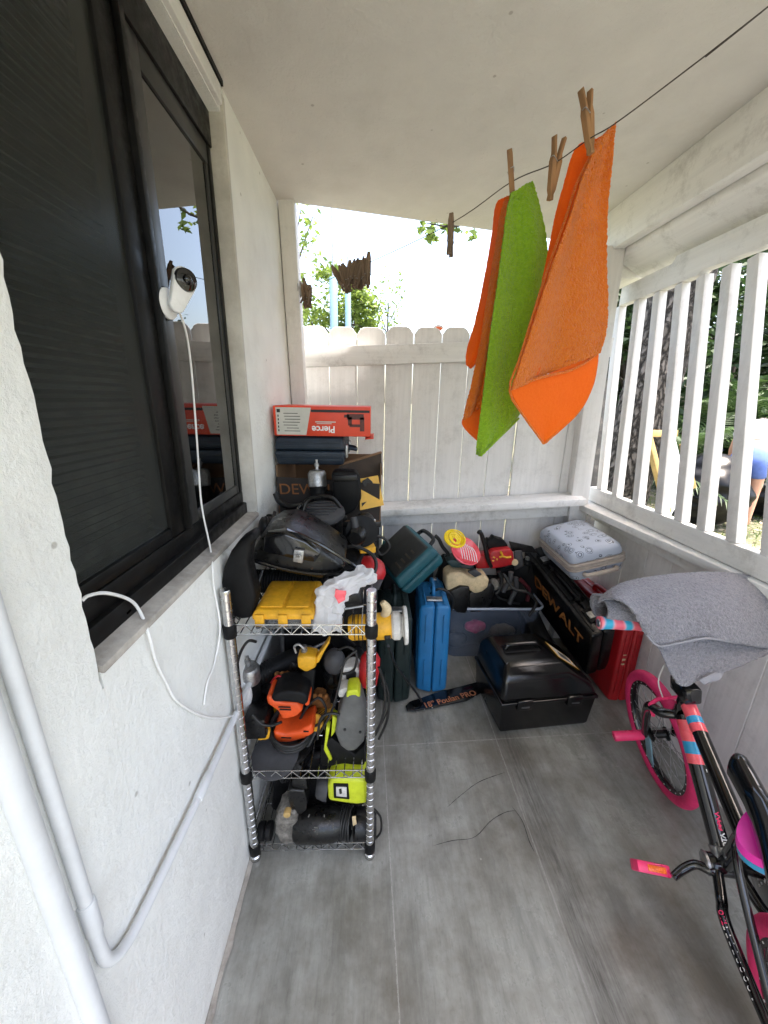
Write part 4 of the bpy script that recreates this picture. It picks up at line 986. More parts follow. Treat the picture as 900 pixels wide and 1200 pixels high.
for c, s_ in (((.300, .072), (.062, .020)), ((.325, .045), (.016, .050)), ((.280, .056), (.014, .030)), ((.298, .040), (.040, .010)), ((.268, .074), (.018, .010))): b.box((x0+c[0], Yb-.0014, z0+c[1]), (s_[0], .001, s_[1]), None)
b.done('tool_picture', mat('dark_red_print', (.09, .02, .015), .5, var=.4, scale=60), t)
b = MB(); b.prism([(x1-.02, Yb+.02, z0-.012), (x1+.012, Yb+.01, z0-.008), (x1+.014, Yb+.20, z0-.006), (x1-.02, Yb+.2, z0-.010)], (0, 0, .003)); b.done('torn_flap', M_BOXRED, t)

# ================================================================ middle tier
S8 = lambda pts: cp(270, 740, 4.737, pts)
t = thing('orbital_sander', 'orange and black orbital sander with its cord wrapped around the middle', 'sander', Y(340, 875, .92))
b = MB(); b.pixprism(S8([(197, 366), (222, 356), (245, 385), (300, 398), (372, 398), (402, 440), (372, 470), (345, 482), (288, 492), (264, 446), (204, 404)]), .905, .075, .010, 3)
b.pixprism(S8([(408, 362), (428, 356), (440, 372), (438, 412), (414, 420)]), .915, .05, .006); b.done('body', M_ORANGE, t)
b = MB(); b.pixprism(S8([(222, 366), (258, 342), (330, 333), (398, 342), (430, 366), (428, 405), (398, 414), (372, 402), (300, 396), (236, 396)]), .895, .09, .012, 3); b.done('grip', M_BLACK2, t)
b = MB(); b.pixprism(S8([(236, 556), (300, 574), (385, 556), (452, 516), (466, 568), (420, 598), (330, 622), (240, 622)]), .90, .085, .010, 3); b.done('skirt', M_ORANGE, t)
b = MB()
for (x, y, w) in ((300, 420, 70), (305, 434, 66), (310, 590, 60), (420, 555, 30)): p = Y(270+x/4.737, 740+y/4.737, .8985); b.box(p, (w/4.737*.0024, .004, .0022), (0, 3, 0))
b.done('vent_slots', M_BLKINK, t)
c = Y(342, 852, .94)
cb = coil(c, (.1, -.35, 1), .064, .0046, 6, random.Random(1), .08); cb.done('power_cord', M_CORD, t, sharp=60)
b = MB(); b.lathe([(.058, 0), (.062, .003), (.062, .012), (.054, .016)], Y(343, 876, .945), (0, -.1, 1), 30); b.done('pad', M_BLACK, t)
t = thing('sanding_disc', 'thin dark grey sanding disc pad lying in front of the orange sander', 'disc', Y(322, 885, .88))
b = MB(); b.lathe([(.068, 0), (.070, .002), (.070, .005), (.066, .006)], Y(323, 884, .90), (0, -.42, 1), 40); b.done('disc', M_GREYP, t)
b = MB(); b.box(Y(318, 895, .895), (.10, .05, .022), (0, 0, 4), .004); b.done('steel_base', M_STEEL, t)
# detail sander, grey with lime
t = thing('detail_sander', 'dark grey palm sander with lime trim standing upright at the right of the middle shelf', 'sander', Y(400, 895, .90))
b = MB(); b.pixprism(S8([(650, 352), (700, 345), (728, 372), (748, 440), (756, 540), (742, 620), (700, 668), (650, 676), (604, 640), (580, 570), (592, 480), (622, 400)]), .885, .07, .016, 4); b.done('shell', M_GREYS, t)
b = MB(); b.pixprism(S8([(650, 330), (708, 322), (724, 366), (700, 378), (640, 372)]), .888, .055, .006); b.done('trim', M_LIME, t)
b = MB(); b.pixprism(S8([(566, 470), (596, 486), (580, 560), (558, 590)]), .905, .03, .003); b.done('trim', M_LIME, t)
b = MB(); b.pixprism(S8([(532, 526), (552, 540), (534, 640), (566, 712), (552, 722), (518, 660)]), .90, .03, .003); b.done('trim', M_LIME, t)
b = MB()
for x, y in ((635, 548), (720, 561)): p = Y(270+x/4.737, 740+y/4.737, .8825); b.cyl(p, p+Vector((0, .004, 0)), .0042, n=14)
b.done('screw_hole', M_BLKINK, t)
b = MB(); b.pixprism(S8([(500, 640), (560, 590), (690, 690), (748, 630), (746, 745), (500, 752)]), .905, .06, .006); b.done('sole', M_BLACK2, t)
b = MB(); b.pixprism(S8([(592, 330), (652, 312), (660, 340), (646, 366), (600, 372)]), .91, .04, .006); b.done('dust_port', M_WHITEC, t)
t = thing('caulk_box', 'small white box with black print standing behind the grey palm sander', 'box', Y(410, 812, .97))
b = MB(); b.pixprism(S8([(612, 205), (700, 195), (716, 215), (716, 320), (690, 335), (612, 325)]), .965, .05, .004); b.done('carton', M_WHITEC, t)
b = MB(); b.pixprism(S8([(640, 240), (676, 212), (700, 230), (690, 320), (650, 325)]), .962, .0025, .001); b.done('print', M_BLKINK, t)
# nailers
nailer('nail_gun', 'nail gun with dull silver dome standing at the left of the middle shelf', ME(Y(297, 832, .99), 4, -4, 60), M_STEEL, M_BLACK2, M_BLACK, .95)
t = thing('finish_nailer', 'yellow pneumatic nailer head with coupling hanging below the top tier', 'nail gun', Y(360, 800, .96))
b = MB(); b.pixprism(S8([(368, 146), (420, 138), (478, 148), (474, 205), (420, 232), (372, 205)]), .945, .05, .008, 3); b.pixprism(S8([(478, 145), (505, 108), (545, 52), (552, 64), (522, 112), (490, 176), (476, 180)]), .95, .03, .004); b.done('head', M_YELLOW, t)
b = MB(); p = Y(357, 768, .97); b.lathe([(.006, 0), (.006, .01), (.009, .012), (.009, .022), (.006, .024), (.007, .034), (.004, .036)], p, (0, 0, 1), 14); b.done('air_fitting', M_STEEL, t)
b = MB(); b.tube([Y(347, 765, .955), Y(345, 758, .955), Y(350, 755, .955), Y(356, 760, .955)], .0035, 8); b.done('hook', M_STEEL, t)
b = MB(); b.hull([Y(u, v, y) for u, v in ((354, 786), (370, 784), (366, 826), (352, 826)) for y in (.96, 1.0)], .006); b.done('grip', M_BLACK2, t)
# gloves
for i, (P, y, lab) in enumerate(((S8([(440, 400), (470, 352), (520, 372), (545, 420), (560, 470), (520, 500), (470, 490), (440, 450)]), 1.0, 'brown leather work glove behind the orange sander'), (S8([(272, 236), (310, 232), (340, 280), (372, 330), (340, 350), (300, 330), (290, 290)]), 1.02, 'crumpled tan leather work glove in the shadow above the sander'))):
    t = thing('work_glove', lab, 'glove', Y(P[0][0], P[0][1]+20, y), 'work gloves on the middle shelf')
    b = MB(); b.pixprism(P, y, .04, .008, 2); crumple(b, .006, 40, i, 3); b.done('palm', M_GLOVE, t, sharp=60)
    c = Y(sum(u for u, v in P)/len(P), min(v for u, v in P)+4, y)
    for k in range(4):
        b = MB(); a = c+Vector((-.022+k*.012, -.002, 0)); b.tube([a, a+Vector((-.006+k*.005, -.012, .022)), a+Vector((-.008+k*.006, -.022, .034-.004*abs(k-1.5)))], [.0085, .0085, .006], 8); b.done('finger', M_GLOVE, t)
# red rounded tool by the post
t = thing('heat_gun', 'red rounded power tool half hidden behind the right shelf post', 'tool', Y(433, 812, .96))
c = Y(433, 782, .97); b = MB(); b.lathe([(.018, -.06), (.028, -.052), (.032, 0), (.030, .03), (.020, .045)], c, (.1, .2, 1), 22); b.done('body', M_RED, t)
b = MB(); b.lathe([(.020, -.085), (.022, -.062)], c, (.1, .2, 1), 16); b.done('nozzle', M_BLACK, t)
# black box and dark filling of the tier
t = thing('charger', 'square black battery charger at the left end of the middle shelf', 'charger', Y(296, 866, .91))
b = MB(); b.pixprism(S8([(62, 505), (190, 492), (198, 598), (76, 604)]), .885, .10, .005); b.done('body', M_BLACK, t)
b = MB(); b.pixprism(S8([(90, 490), (180, 484), (182, 500), (88, 508)]), .90, .07, .003); b.done('battery_rail', M_BLACK2, t)
t = thing('cutoff_wheel_tool', 'black round guarded grinder behind the orange sander', 'grinder', Y(325, 830, 1.0))
b = MB(); b.lathe([(.040, 0), (.046, .004), (.046, .022), (.03, .028)], Y(322, 808, 1.02), (-.2, -.8, .5), 30); b.done('wheel_guard', M_BLACK, t)
b = MB(); b.lathe([(.030, 0), (.033, .05), (.030, .12), (.02, .13)], Y(322, 808, 1.03), (.25, .95, -.1), 22); b.done('motor_body', M_BLACK2, t)
b = MB(); b.lathe([(.012, 0), (.012, .006), (.006, .007), (.006, .012)], Y(326, 806, .992), (-.2, -.8, .5), 16); b.done('spindle', M_STEEL, t)
for i, (loc, rx, ry, rz, lab) in enumerate((((-.25, 1.12, T1+.20), 0, 8, 70, 'black cordless drill deep in the left of the middle shelf'), ((-.14, 1.10, T1+.19), 10, -12, 110, 'black cordless drill deep in the centre of the middle shelf'), ((-.05, 1.08, T1+.21), -8, 14, 95, 'black cordless drill behind the white carton on the middle shelf'), ((-.20, 1.26, T1+.18), 0, 0, 20, 'black cordless drill at the very back of the middle shelf'), ((-.06, 1.30, T1+.18), 0, 0, 160, 'black cordless drill in the back right corner of the middle shelf'))):
    drill_like('cordless_drill', lab, 'drill', ME(loc, rx, ry, rz), M_BLACK, M_BLACK2)
b = MB(); b.hull([(x, y, z) for x in (-.315, -.03) for y in (1.16, 1.40) for z in (T1, T1+.38)], .02); crumple(b, .012, 15, 6, 3); b.done('tool_bag', M_BLACK2, label='black cloth tool bag standing at the back of the middle shelf', cat='tool bag', sharp=60)
t = thing('palm_nailer', 'black rounded palm tool just below the white plastic bag', 'tool', Y(392, 790, .98))
c = Y(392, 775, 1.0); b = MB(); b.sphere(c, (.034, .036, .042), 24); b.done('body', M_GREYP, t)
b = MB(); b.cyl(c, c+Vector((.01, .02, -.09)), .020, .016, 18, .003); b.done('nose', M_BLACK, t)
for i, (pts, lab) in enumerate((
    ([Y(418, 762, .93), Y(404, 775, .92), Y(398, 800, .91), Y(390, 830, .905), Y(380, 850, .90), Y(372, 862, .90)], 'black cord running down past the white carton'),
    ([Y(444, 782, .9), Y(450, 800, .9), Y(451, 825, .9), Y(446, 848, .9), Y(438, 862, .9)], 'black cord loop bulging outside the right shelf post'),
    ([Y(446, 790, .92), Y(455, 812, .92), Y(454, 842, .92), Y(444, 866, .92)], 'outer black cord loop beside the right shelf post'),
    ([Y(300, 752, .93), Y(290, 752, .91), Y(280, 770, .90), Y(276, 800, .89), Y(282, 822, .89), Y(286, 846, .89)], 'black cord hanging down behind the left shelf post'),
    ([Y(296, 838, .89), Y(306, 848, .885), Y(318, 850, .885), Y(330, 846, .885)], 'black cord leading into the orange sander'),
    ([Y(372, 866, .89), Y(376, 842, .885), Y(388, 836, .885), Y(398, 838, .885)], 'black cord around the foot of the grey palm sander'))):
    cable('loose_cable', pts, .0040, M_CORD, lab, 'cord', 'loose black cords on the shelf')
cable('flexible_conduit', [Y(276, 868, .985), Y(282, 845, .975), Y(291, 822, .96), Y(290, 806, .95), Y(284, 800, .95)], .011, M_WHITEP, 'bent white plastic tube end behind the left shelf post', 'tube')

# ================================================================ bottom tier
B5 = lambda pts: cp(280, 890, 5, pts)
t = thing('rotary_hammer', 'dirty black rotary hammer with metal gear head on the bottom shelf', 'hammer drill', Y(360, 990, .94))
c0, c1 = Y(346, 966, .885), Y(400, 964, .885); ax = c1-c0; L = ax.length
b = MB(); b.lathe([(.044, 0), (.051, .01), (.053, L*.5), (.050, L*.85), (.040, L)], c0, ax, 32); b.done('motor_body', M_GREASY, t)
b = MB(); b.pixprism(B5([(202, 390), (222, 330), (262, 300), (330, 306), (344, 370), (352, 495), (300, 505), (240, 508), (212, 450)]), 0.858, .07, .014, 3); crumple(b, .004, 45, 1, 2); b.done('gear_head', M_DIRTYM, t)
b = MB(); p0, p1 = Y(303, 974, .873), Y(322, 973, .873); b.lathe([(.022, 0), (.026, .006), (.026, .020), (.020, .024), (.026, .028), (.026, .042)], p0, p1-p0, 24); b.done('chuck', M_BLACK2, t)
b = MB(); b.pixprism(B5([(282, 190), (300, 178), (385, 186), (402, 250), (396, 300), (360, 330), (306, 310), (290, 250)]), .866, .055, .010, 3); b.pixprism(B5([(310, 120), (395, 116), (404, 180), (312, 186)]), .875, .05, .006); b.done('grip', M_GREASY, t)
b = MB(); p = Y(336, 956, .850); b.cyl(p, p+Vector((0, .02, 0)), .011, n=14, bevel=.002); b.done('brass_plug', M_GOLD, t)
b = MB()
for x, y, w, h in ((410, 330, 6, 24), (452, 400, 26, 5), (500, 330, 6, 20), (440, 410, 20, 4), (550, 395, 10, 18)):
    p = Y(280+x/5, 890+y/5, .8325); b.box(p, (w*.0005, .0015, h*.0005), (0, random.uniform(-30, 30), 0))
b.done('scuffs', M_STEEL, t)
t = thing('lime_impact_wrench', 'lime green power tool with square badge lying high on the bottom shelf', 'power tool', Y(405, 945, .90))
b = MB(); b.pixprism(B5([(518, 168), (540, 122), (610, 112), (752, 126), (758, 262), (690, 270), (620, 262), (520, 246)]), .856, .07, .012, 3); b.done('body', M_LIME, t)
b = MB(); b.pixprism(B5([(552, 146), (640, 148), (648, 236), (556, 228)]), .8515, .006, .002); b.done('badge_frame', M_BLACK2, t)
b = MB(); b.pixprism(B5([(568, 164), (630, 166), (632, 222), (570, 216)]), .8490, .004, .001); bd = b.done('badge', M_WHITEC, t)
b = MB(); b.pixprism(B5([(586, 176), (600, 172), (604, 200), (590, 204)]), .8475, .002); b.done('badge_print', M_BLKINK, bd)
b = MB(); p0, p1 = Y(384, 923, .89), Y(370, 922, .89); b.lathe([(.036, 0), (.036, .01), (.030, .03), (.022, .036)], p0, p1-p0, 22); b.done('collar', M_GREYP, t)
b = MB(); 
for k in range(3): p = Y(420+k*3.4, 932, .87); b.torus(p+Vector((0, .02, 0)), (1, 0, .05), .030, .0028, 26, 8)
b.done('rubber_rings', M_BLACK2, t)
cb = coil(Y(404, 964, .888), (1, -.2, 0), .044, .0042, 6, random.Random(2)); cb.done('coiled_cord', M_CORD, label='coiled black cord right of the rotary hammer', cat='cord', sharp=60)
t = thing('drill_motor', 'round black motor end with beige sticker behind the right shelf post', 'motor', Y(425, 992, .92))
c = Y(414, 966, .890); b = MB(); b.lathe([(.040, 0), (.047, .008), (.047, .06), (.038, .075)], c, (1, 0, 0), 28); b.done('housing', M_BLACK, t)
b = MB(); b.lathe([(.0565, .010), (.0565, .028)], c, (1, 0, 0), 28) if False else b.pixprism(B5([(662, 338), (684, 334), (690, 380), (668, 392)]), .838, .003, .001); b.done('sticker', M_CREAM, t)
cable('loose_cable', [Y(438, 948, .88), Y(446, 958, .88), Y(446, 975, .89), Y(436, 985, .90), Y(424, 990, .91)], .0035, M_CORD, 'black cord loop sticking out past the bottom of the right post', 'cord', 'loose black cords on the shelf')
for i, (a, c_, lab) in enumerate(((Y(297, 970, .87), Y(312, 918, .98), 'thin steel rod leaning in the left of the bottom shelf'), (Y(300, 966, .88), Y(322, 912, 1.02), 'second thin steel rod leaning beside the rotary hammer'))):
    b = MB(); b.cyl(a, c_, .0022, n=8); b.cyl(a, a+(a-c_).normalized()*-.02, .0042, n=8); b.done('steel_rod', M_STEEL, label=lab, cat='rod')
b = MB(); b.hull([(x, y, z) for x in (-.335, -.02) for y in (.955, 1.30) for z in (T0, T0+.20)], .02); crumple(b, .014, 14, 9, 3); b.done('tool_bag', M_BLACK2, label='slumped black tool bag at the back of the bottom shelf', cat='tool bag', sharp=60)
for loc, rz, lab in (((-.22, .97, T0+.20), 30, 'black drill leaning behind the rotary hammer'),):
    drill_like('cordless_drill', lab, 'drill', ME(loc, 70, 10, rz), M_BLACK, M_BLACK2)

# more tools crammed between the big ones
drill_like('cordless_drill', 'yellow and black drill wedged between the orange sander and the grey palm sander', 'drill', ME(Y(378, 838, 1.0), 20, 25, 75), M_YELLOW, M_BLACK, L=.14, r=.027)
drill_like('cordless_drill', 'brown-yellow drill lying high at the back of the middle shelf', 'drill', ME(Y(330, 778, 1.06), 5, -10, 30), M_BLACK2, M_BLACK, M_YELLOW, L=.16, r=.032)
drill_like('cordless_drill', 'black drill lying between the wall and the dust canister', 'drill', ME(Y(335, 618, 1.20), 80, 10, 25), M_BLACK, M_BLACK2, L=.17, r=.034)
t = thing('tape_measure', 'small yellow and black tape measure beside the black battery charger', 'tape measure', Y(312, 862, .90))
b = MB(); b.box(Y(309, 858, .905), (.036, .030, .034), (0, 12, 20), .008); b.done('case', M_YELLOW, t)
b = MB(); b.box(Y(309, 858, .889), (.024, .003, .022), (0, 12, 20), .001); b.done('side_plate', M_BLACK, t)
for i, (pts, r, m, lab) in enumerate((
    ([Y(318, 800, .98), Y(326, 792, .97), Y(338, 800, .97), Y(345, 812, .96), Y(338, 822, .96)], .0035, M_RED, 'thin red cord curling above the orange sander'),
    ([Y(352, 842, .95), Y(362, 826, .95), Y(374, 818, .95), Y(382, 832, .94), Y(374, 848, .93), Y(362, 852, .92)], .0040, M_CORD, 'black cord looped over the brown glove'),
    ([Y(396, 762, .99), Y(408, 758, .98), Y(418, 768, .97), Y(414, 786, .96), Y(402, 790, .96)], .0040, M_CORD, 'black cord looped in front of the palm nailer'),
    ([Y(308, 668, 1.0), Y(302, 690, .97), Y(308, 706, .93), Y(298, 716, .90)], .0045, M_CORD, 'black cord dropping beside the curved blade guard'),
    ([Y(352, 592, 1.22), Y(346, 604, 1.19), Y(356, 620, 1.17), Y(372, 628, 1.16), Y(392, 622, 1.17)], .0045, M_CORD, 'black cord looped round the front of the dust canister'))):
    cable('loose_cable', pts, r, m, lab, 'cord', 'loose black cords on the shelf' if m is M_CORD else None)
t = thing('air_coupler', 'short steel air coupler standing behind the yellow nailer head', 'coupler', Y(372, 772, 1.0))
p = Y(372, 772, 1.0); b = MB(); b.lathe([(.007, 0), (.010, .002), (.010, .02), (.007, .022), (.007, .034), (.005, .036)], p, (0, -.1, 1), 16); b.done('body', M_STEEL, t)
# ================================================================ tool cases in the far corner
upright_case('tool_case', 'dark green almost black tool case standing between the shelf and the blue case', M_DKGREEN, Matrix.Translation((.108, 1.47, 0)), .155, .36, .47)
upright_case('tool_case', 'bright blue tool case standing upright on its edge', M_BLUE, Matrix.Translation((.300, 1.535, 0)) @ Euler((R(-4), 0, R(-3))).to_matrix().to_4x4(), .150, .36, .475)
# teal case tilted on top of them
A, B_, C_, D_ = Y(507, 639, 1.55), Y(524, 656, 1.55), Y(484, 707, 1.50), Y(460, 683, 1.50)
t = thing('tool_case', 'teal green tool case with dusty black face tipped over on the upright cases', 'tool case', (C_+D_)/2)
Mx = frame((A+B_+C_+D_)/4, A-D_, (0, .9, .35)); q3 = Mx.to_3x3()
Lx, Th, Dp = (A-D_).length, .118, .30
def T(x, y, z): return Mx @ Vector((x, y, z))
for sg in (-1, 1):
    b = MB(); b.hull([T(x, y, sg*(.0012+(Th/2-.0012)*k)) for k, e in ((0, 0), (1, .012)) for x in (-Lx/2+e, Lx/2-e) for y in (e*.6, Dp-e)], .018, 4)
    b.done('shell', M_TEAL, t)
zs = 1 if (q3 @ Vector((0, 0, 1))).x < 0 else -1
b = MB(); b.hull([T(x, y, zs*(Th/2+k)) for k, e in ((0, 0), (.006, .01)) for x in (-Lx/2+.02+e, Lx/2-.02-e) for y in (.022+e, Dp-.02-e)], .004); b.done('dark_panel', mat('scuffed_black_panel', (.014, .017, .016), .5, var=.35, scale=10, bump=.3, bscale=250, dust=.5, dustc=(.06, .055, .045)), t)
b = MB(); h0 = Lx/2; b.tube([T(h0-.004, .10, 0), T(h0+.024, .11, 0), T(h0+.032, .14, 0), T(h0+.032, .19, 0), T(h0+.024, .22, 0), T(h0-.004, .23, 0)], .010, 10); b.done('handle', M_BLACK, t)
b = MB()
for k, w in enumerate((.055, .04, .05, .03)): b.box(T(-.055+k*.03, .07, zs*(Th/2+.0065)), (.010, w, .002), q3, .0008)
b.done('embossed_marks', mat('faded_bronze_print', (.05, .04, .025), .5), t)
b = MB(); b.hull([Y(u, v, y) for u, v, y in ((448, 634, 1.86), (482, 632, 1.86), (482, 648, 1.84), (448, 650, 1.84), (448, 634, 1.95), (482, 632, 1.95), (482, 648, 1.95), (448, 650, 1.95))], .006)
b.done('tool_case', M_TEAL, label='flat teal tool case lying behind the tipped teal case against the fence', cat='tool case')
t = thing('storage_crate', 'low black crate hidden behind the upright tool cases', 'crate', (.2, 1.9, 0)); b = MB(); b.hull([(x, y, z) for z, e in ((0, .015), (.62, 0)) for x in (.05+e, .34-e) for y in (1.86+e, 1.99-e)], .01); b.done('body', M_BLACK2, t)

# ---- clear tub full of garden saws
t = thing('clear_tub', 'clear plastic tub overflowing with saws and hoses in the far corner', 'tub', (.67, 1.9, 0))
x0, x1, y0, y1, zt = .385, .93, 1.775, 2.005, .335
b = MB()
def ring(z, e, n=8):
    P = []
    for cx, cy, a0 in ((x1-e-.05, y1-e-.05, 0), (x0+e+.05, y1-e-.05, 90), (x0+e+.05, y0+e+.05, 180), (x1-e-.05, y0+e+.05, 270)):
        for k in range(n+1): a = R(a0+90*k/n); P.append(Vector((cx+.05*math.cos(a), cy+.05*math.sin(a), z)))
    return P+[P[0]]
b.grid([ring(.004, .045), ring(.05, .036), ring(.3, .004), ring(.322, 0)]); b.done('tub_wall', M_TOTE, t)
b = MB(); b.prism(ring(.004, .046)[:-1], (0, 0, -.003)); b.done('tub_base', M_TOTE, t)
b = MB(); b.tube(ring(zt, -.004)[:-1], .007, 8, False, True); b.done('rim', mat('clear_rim_plastic', (.34, .38, .46), .2, var=.1, spec=.6), t)
rnd = random.Random(9)
for i, (x, y, z, r, m, lab) in enumerate(((.58, 1.83, .19, .040, M_PINKG, 'pink round tool case seen through the tub wall'), (.74, 1.84, .15, .05, M_CREAM, 'tan tool bag seen through the tub wall'), (.48, 1.87, .08, .05, M_DKGREEN, 'dark green pouch at the bottom left of the tub'))):
    b = MB(); b.sphere((x, y, z), (r*1.5, r*.7, r), 18); crumple(b, .006, 20, i, 1); b.done('pouch', m, label=lab, cat='pouch', sharp=60)
b = MB(); b.hull([(x, y, z) for x in (.43, .88) for y in (1.90, 1.985) for z in (.01, .44)], .02); crumple(b, .015, 15, 4, 3); b.done('saw_bag', M_BLACK2, label='black saw bag filling the back of the clear tub', cat='bag', sharp=60)
b = MB(); b.hull([Vector(p) for p in ((.90, 1.60, .0), (1.05, 1.62, .0), (.90, 2.0, .0), (1.1, 2.0, 0), (.86, 1.62, .16), (.95, 1.62, .20), (.82, 1.98, .33), (.90, 2.0, .36))], .02); crumple(b, .012, 18, 8, 3)  # dark bulk added in place of the shade between tub and long case
b.done('tool_bag', M_BLACK2, label='added black bulk standing in for the shadow under the leaning long black case', cat='bag', sharp=60)
for i, (px, y, lab) in enumerate((([(448, 652), (470, 650), (478, 690), (462, 720), (446, 712)], 1.75, 'black bag wedged between the shelf and the tipped teal case'), ([(520, 655), (545, 652), (560, 668), (548, 690), (520, 720), (506, 700)], 1.90, 'black saw body behind the cream chainsaw'), ([(584, 668), (628, 660), (640, 690), (628, 712), (590, 712)], 1.93, 'black saw body behind the grey hoses'))):
    b = MB(); b.pixprism(px, y, .07, .012, 3); crumple(b, .008, 24, i, 3); b.done('black_tool', M_BLACK2, label=lab, cat='tool', sharp=60)
# cream chainsaw
S3 = lambda pts: cp(430, 590, 4.737, pts)
t = thing('chainsaw', 'chainsaw with dirty cream tank and black guard lying in the tub', 'chainsaw', Y(550, 715, 1.82))
b = MB(); b.pixprism(S3([(440, 404), (470, 385), (520, 384), (560, 402), (600, 414), (660, 404), (682, 425), (672, 470), (640, 494), (600, 505), (560, 480), (470, 505), (438, 480)]), 1.765, .11, .014, 3); b.done('tank', M_CREAM, t)
b = MB(); b.pixprism(S3([(440, 500), (520, 462), (572, 468), (566, 560), (552, 612), (500, 606), (448, 560)]), 1.745, .03, .007, 3); b.done('hand_guard', M_BLACK, t)
b = MB(); b.pixprism(S3([(560, 500), (690, 440), (712, 470), (690, 560), (640, 606), (568, 612)]), 1.775, .12, .012, 3); b.done('engine', M_BLACK, t)
b = MB(); b.pixprism(S3([(440, 322), (470, 312), (560, 318), (596, 350), (588, 372), (540, 362), (470, 356)]), 1.79, .09, .008, 3); b.done('top_cover', mat('dark_teal_plastic', (.008, .03, .032), .4, var=.3, dust=.2, dustc=(.06, .07, .07)), t)
b = MB(); b.pixprism(S3([(560, 382), (600, 366), (640, 396), (600, 412)]), 1.758, .02, .004); b.pixprism(S3([(520, 340), (580, 345), (584, 362), (530, 358)]), 1.783, .01, .002); b.done('fastener', M_GREYP, t)
# red chainsaw
t = thing('chainsaw', 'red chainsaw with black front handle on top of the tub', 'chainsaw', Y(590, 680, 1.9))
b = MB(); b.pixprism(S3([(680, 278), (700, 262), (800, 252), (816, 280), (818, 342), (760, 356), (690, 368), (676, 340)]), 1.86, .10, .012, 3); b.pixprism(S3([(600, 300), (680, 284), (684, 362), (610, 366)]), 1.87, .08, .01, 2); b.done('engine_cover', M_RED, t)
b = MB(); b.tube([Y(430+x/4.737, 590+y/4.737, 1.85) for x, y in ((616, 168), (628, 156), (642, 190), (656, 240), (668, 300), (690, 352))], [.008, .011, .012, .012, .012, .010], 10); b.done('front_handle', M_BLACK, t)
b = MB(); b.pixprism(S3([(664, 232), (672, 200), (690, 206), (704, 184), (722, 194), (740, 200), (762, 204), (784, 232), (780, 256), (670, 264)]), 1.90, .05, .006); b.done('spiked_cover', M_BLACK2, t)
b = MB(); b.tube([Y(430+x/4.737, 590+y/4.737, 1.853) for x, y in ((742, 268), (752, 292), (735, 298))], .006, 8); b.tube([Y(430+x/4.737, 590+y/4.737, 1.853) for x, y in ((752, 292), (776, 300), (800, 296))], .006, 8); b.done('starter_pull', M_YELLOW, t)
b = MB(); p = Y(430+818/4.737, 590+325/4.737, 1.87); b.lathe([(.016, -.004), (.018, 0), (.018, .01), (.01, .012)], p, (0, -1, .1), 22); b.done('fuel_cap', M_CREAM, t)
b = MB(); 
for k, (x, y) in enumerate(((700, 318), (706, 300), (722, 310))): b.box(Y(430+x/4.737, 590+y/4.737, 1.857), (.012, .003, .008), (0, 30*k, 0), .001)
b.done('pale_print', M_LABELY, t)
b = MB(); b.hull([Y(430+x/4.737, 590+y/4.737, yy) for x, y in ((815, 262), (862, 258), (870, 350), (818, 372)) for yy in (1.87, 1.95)], .01); b.done('bar_cover', M_GREYP, t)
b = MB(); b.hull([Y(u, v, yy) for u, v in ((596, 634), (624, 640), (630, 648), (600, 646)) for yy in (1.90, 1.92)], .003); b.done('guide_bar', M_BLACK, t)
# trimmer line spool
c = Y(543, 645, 1.80)
t = thing('line_spool', 'red bowl with coiled yellow trimmer line sitting on top of the saws', 'spool', c-Vector((0, 0, .04)))
ax = Vector((.30, -.55, .75)); qq = Vector((0, 0, 1)).rotation_difference(ax.normalized()).to_matrix()
b = MB(); b.lathe([(.03, -.05), (.062, -.035), (.082, -.008), (.086, 0), (.082, .003), (.076, -.004), (.055, -.03), (.02, -.04)], c+Vector((.012, 0, 0)), ax, 32); b.done('bowl', M_CORAL, t)
b = MB(); cy = Y(533, 631, 1.775)
for k in range(6): b.torus(cy+Vector((0, 0, -.004*(k % 3))), ax+Vector((.1*(k-2), 0, 0)), .052-.007*k, .0048, 36, 8)
b.done('yellow_line', mat('yellow_nylon', (.85, .62, .01), .3, var=.08), t)
b = MB()
for k in range(7): b.tube([c+qq @ Vector((-.03+k*.013, .055-.004*k, .004)), c+qq @ Vector((-.02+k*.014, .0, .010)), c+qq @ Vector((-.01+k*.014, -.055, .006))], .0022, 6)
b.done('clear_line', M_WHITE, t)
# hoses
for i, (pts, r, m, lab) in enumerate((
    ([(800, 380), (792, 430), (770, 462), (755, 490)], .014, M_GREYP, 'thick grey hose bending out of the tub on the left'),
    ([(826, 410), (828, 470), (806, 520), (790, 556)], .013, M_GREYP, 'thick grey hose bending down beside the long black case'),
    ([(730, 380), (748, 420), (740, 470), (716, 500)], .011, M_CORD, 'black hose looping at the centre of the tub'),
    ([(850, 420), (880, 450), (900, 480), (890, 540)], .011, mat('maroon_hose', (.06, .008, .012), .4), 'maroon hose dropping behind the long black case'),
    ([(700, 470), (730, 520), (780, 540), (850, 560)], .007, M_CORD, 'black cord tangled across the tub rim'),
    ([(380, 180), (400, 200), (420, 240), (450, 280), (440, 300)], .010, M_CORD, 'black hose behind the tipped teal case'))):
    cable('hose', [Y(430+x/4.737, 590+y/4.737, 1.80+.01*i) for x, y in pts], r, m, lab, 'hose', 'hoses in the tub')
for loc, rx, rz, lab in (((.72, 1.87, .43), 20, 30, 'dark power drill lying between the hoses in the tub'), ((.45, 1.86, .44), 40, 100, 'dark power drill wedged behind the cream chainsaw')):
    drill_like('power_drill', lab, 'drill', ME(loc, rx, 15, rz), M_DIRTYM if loc[0] > .6 else M_BLACK, M_BLACK, L=.16, r=.034)

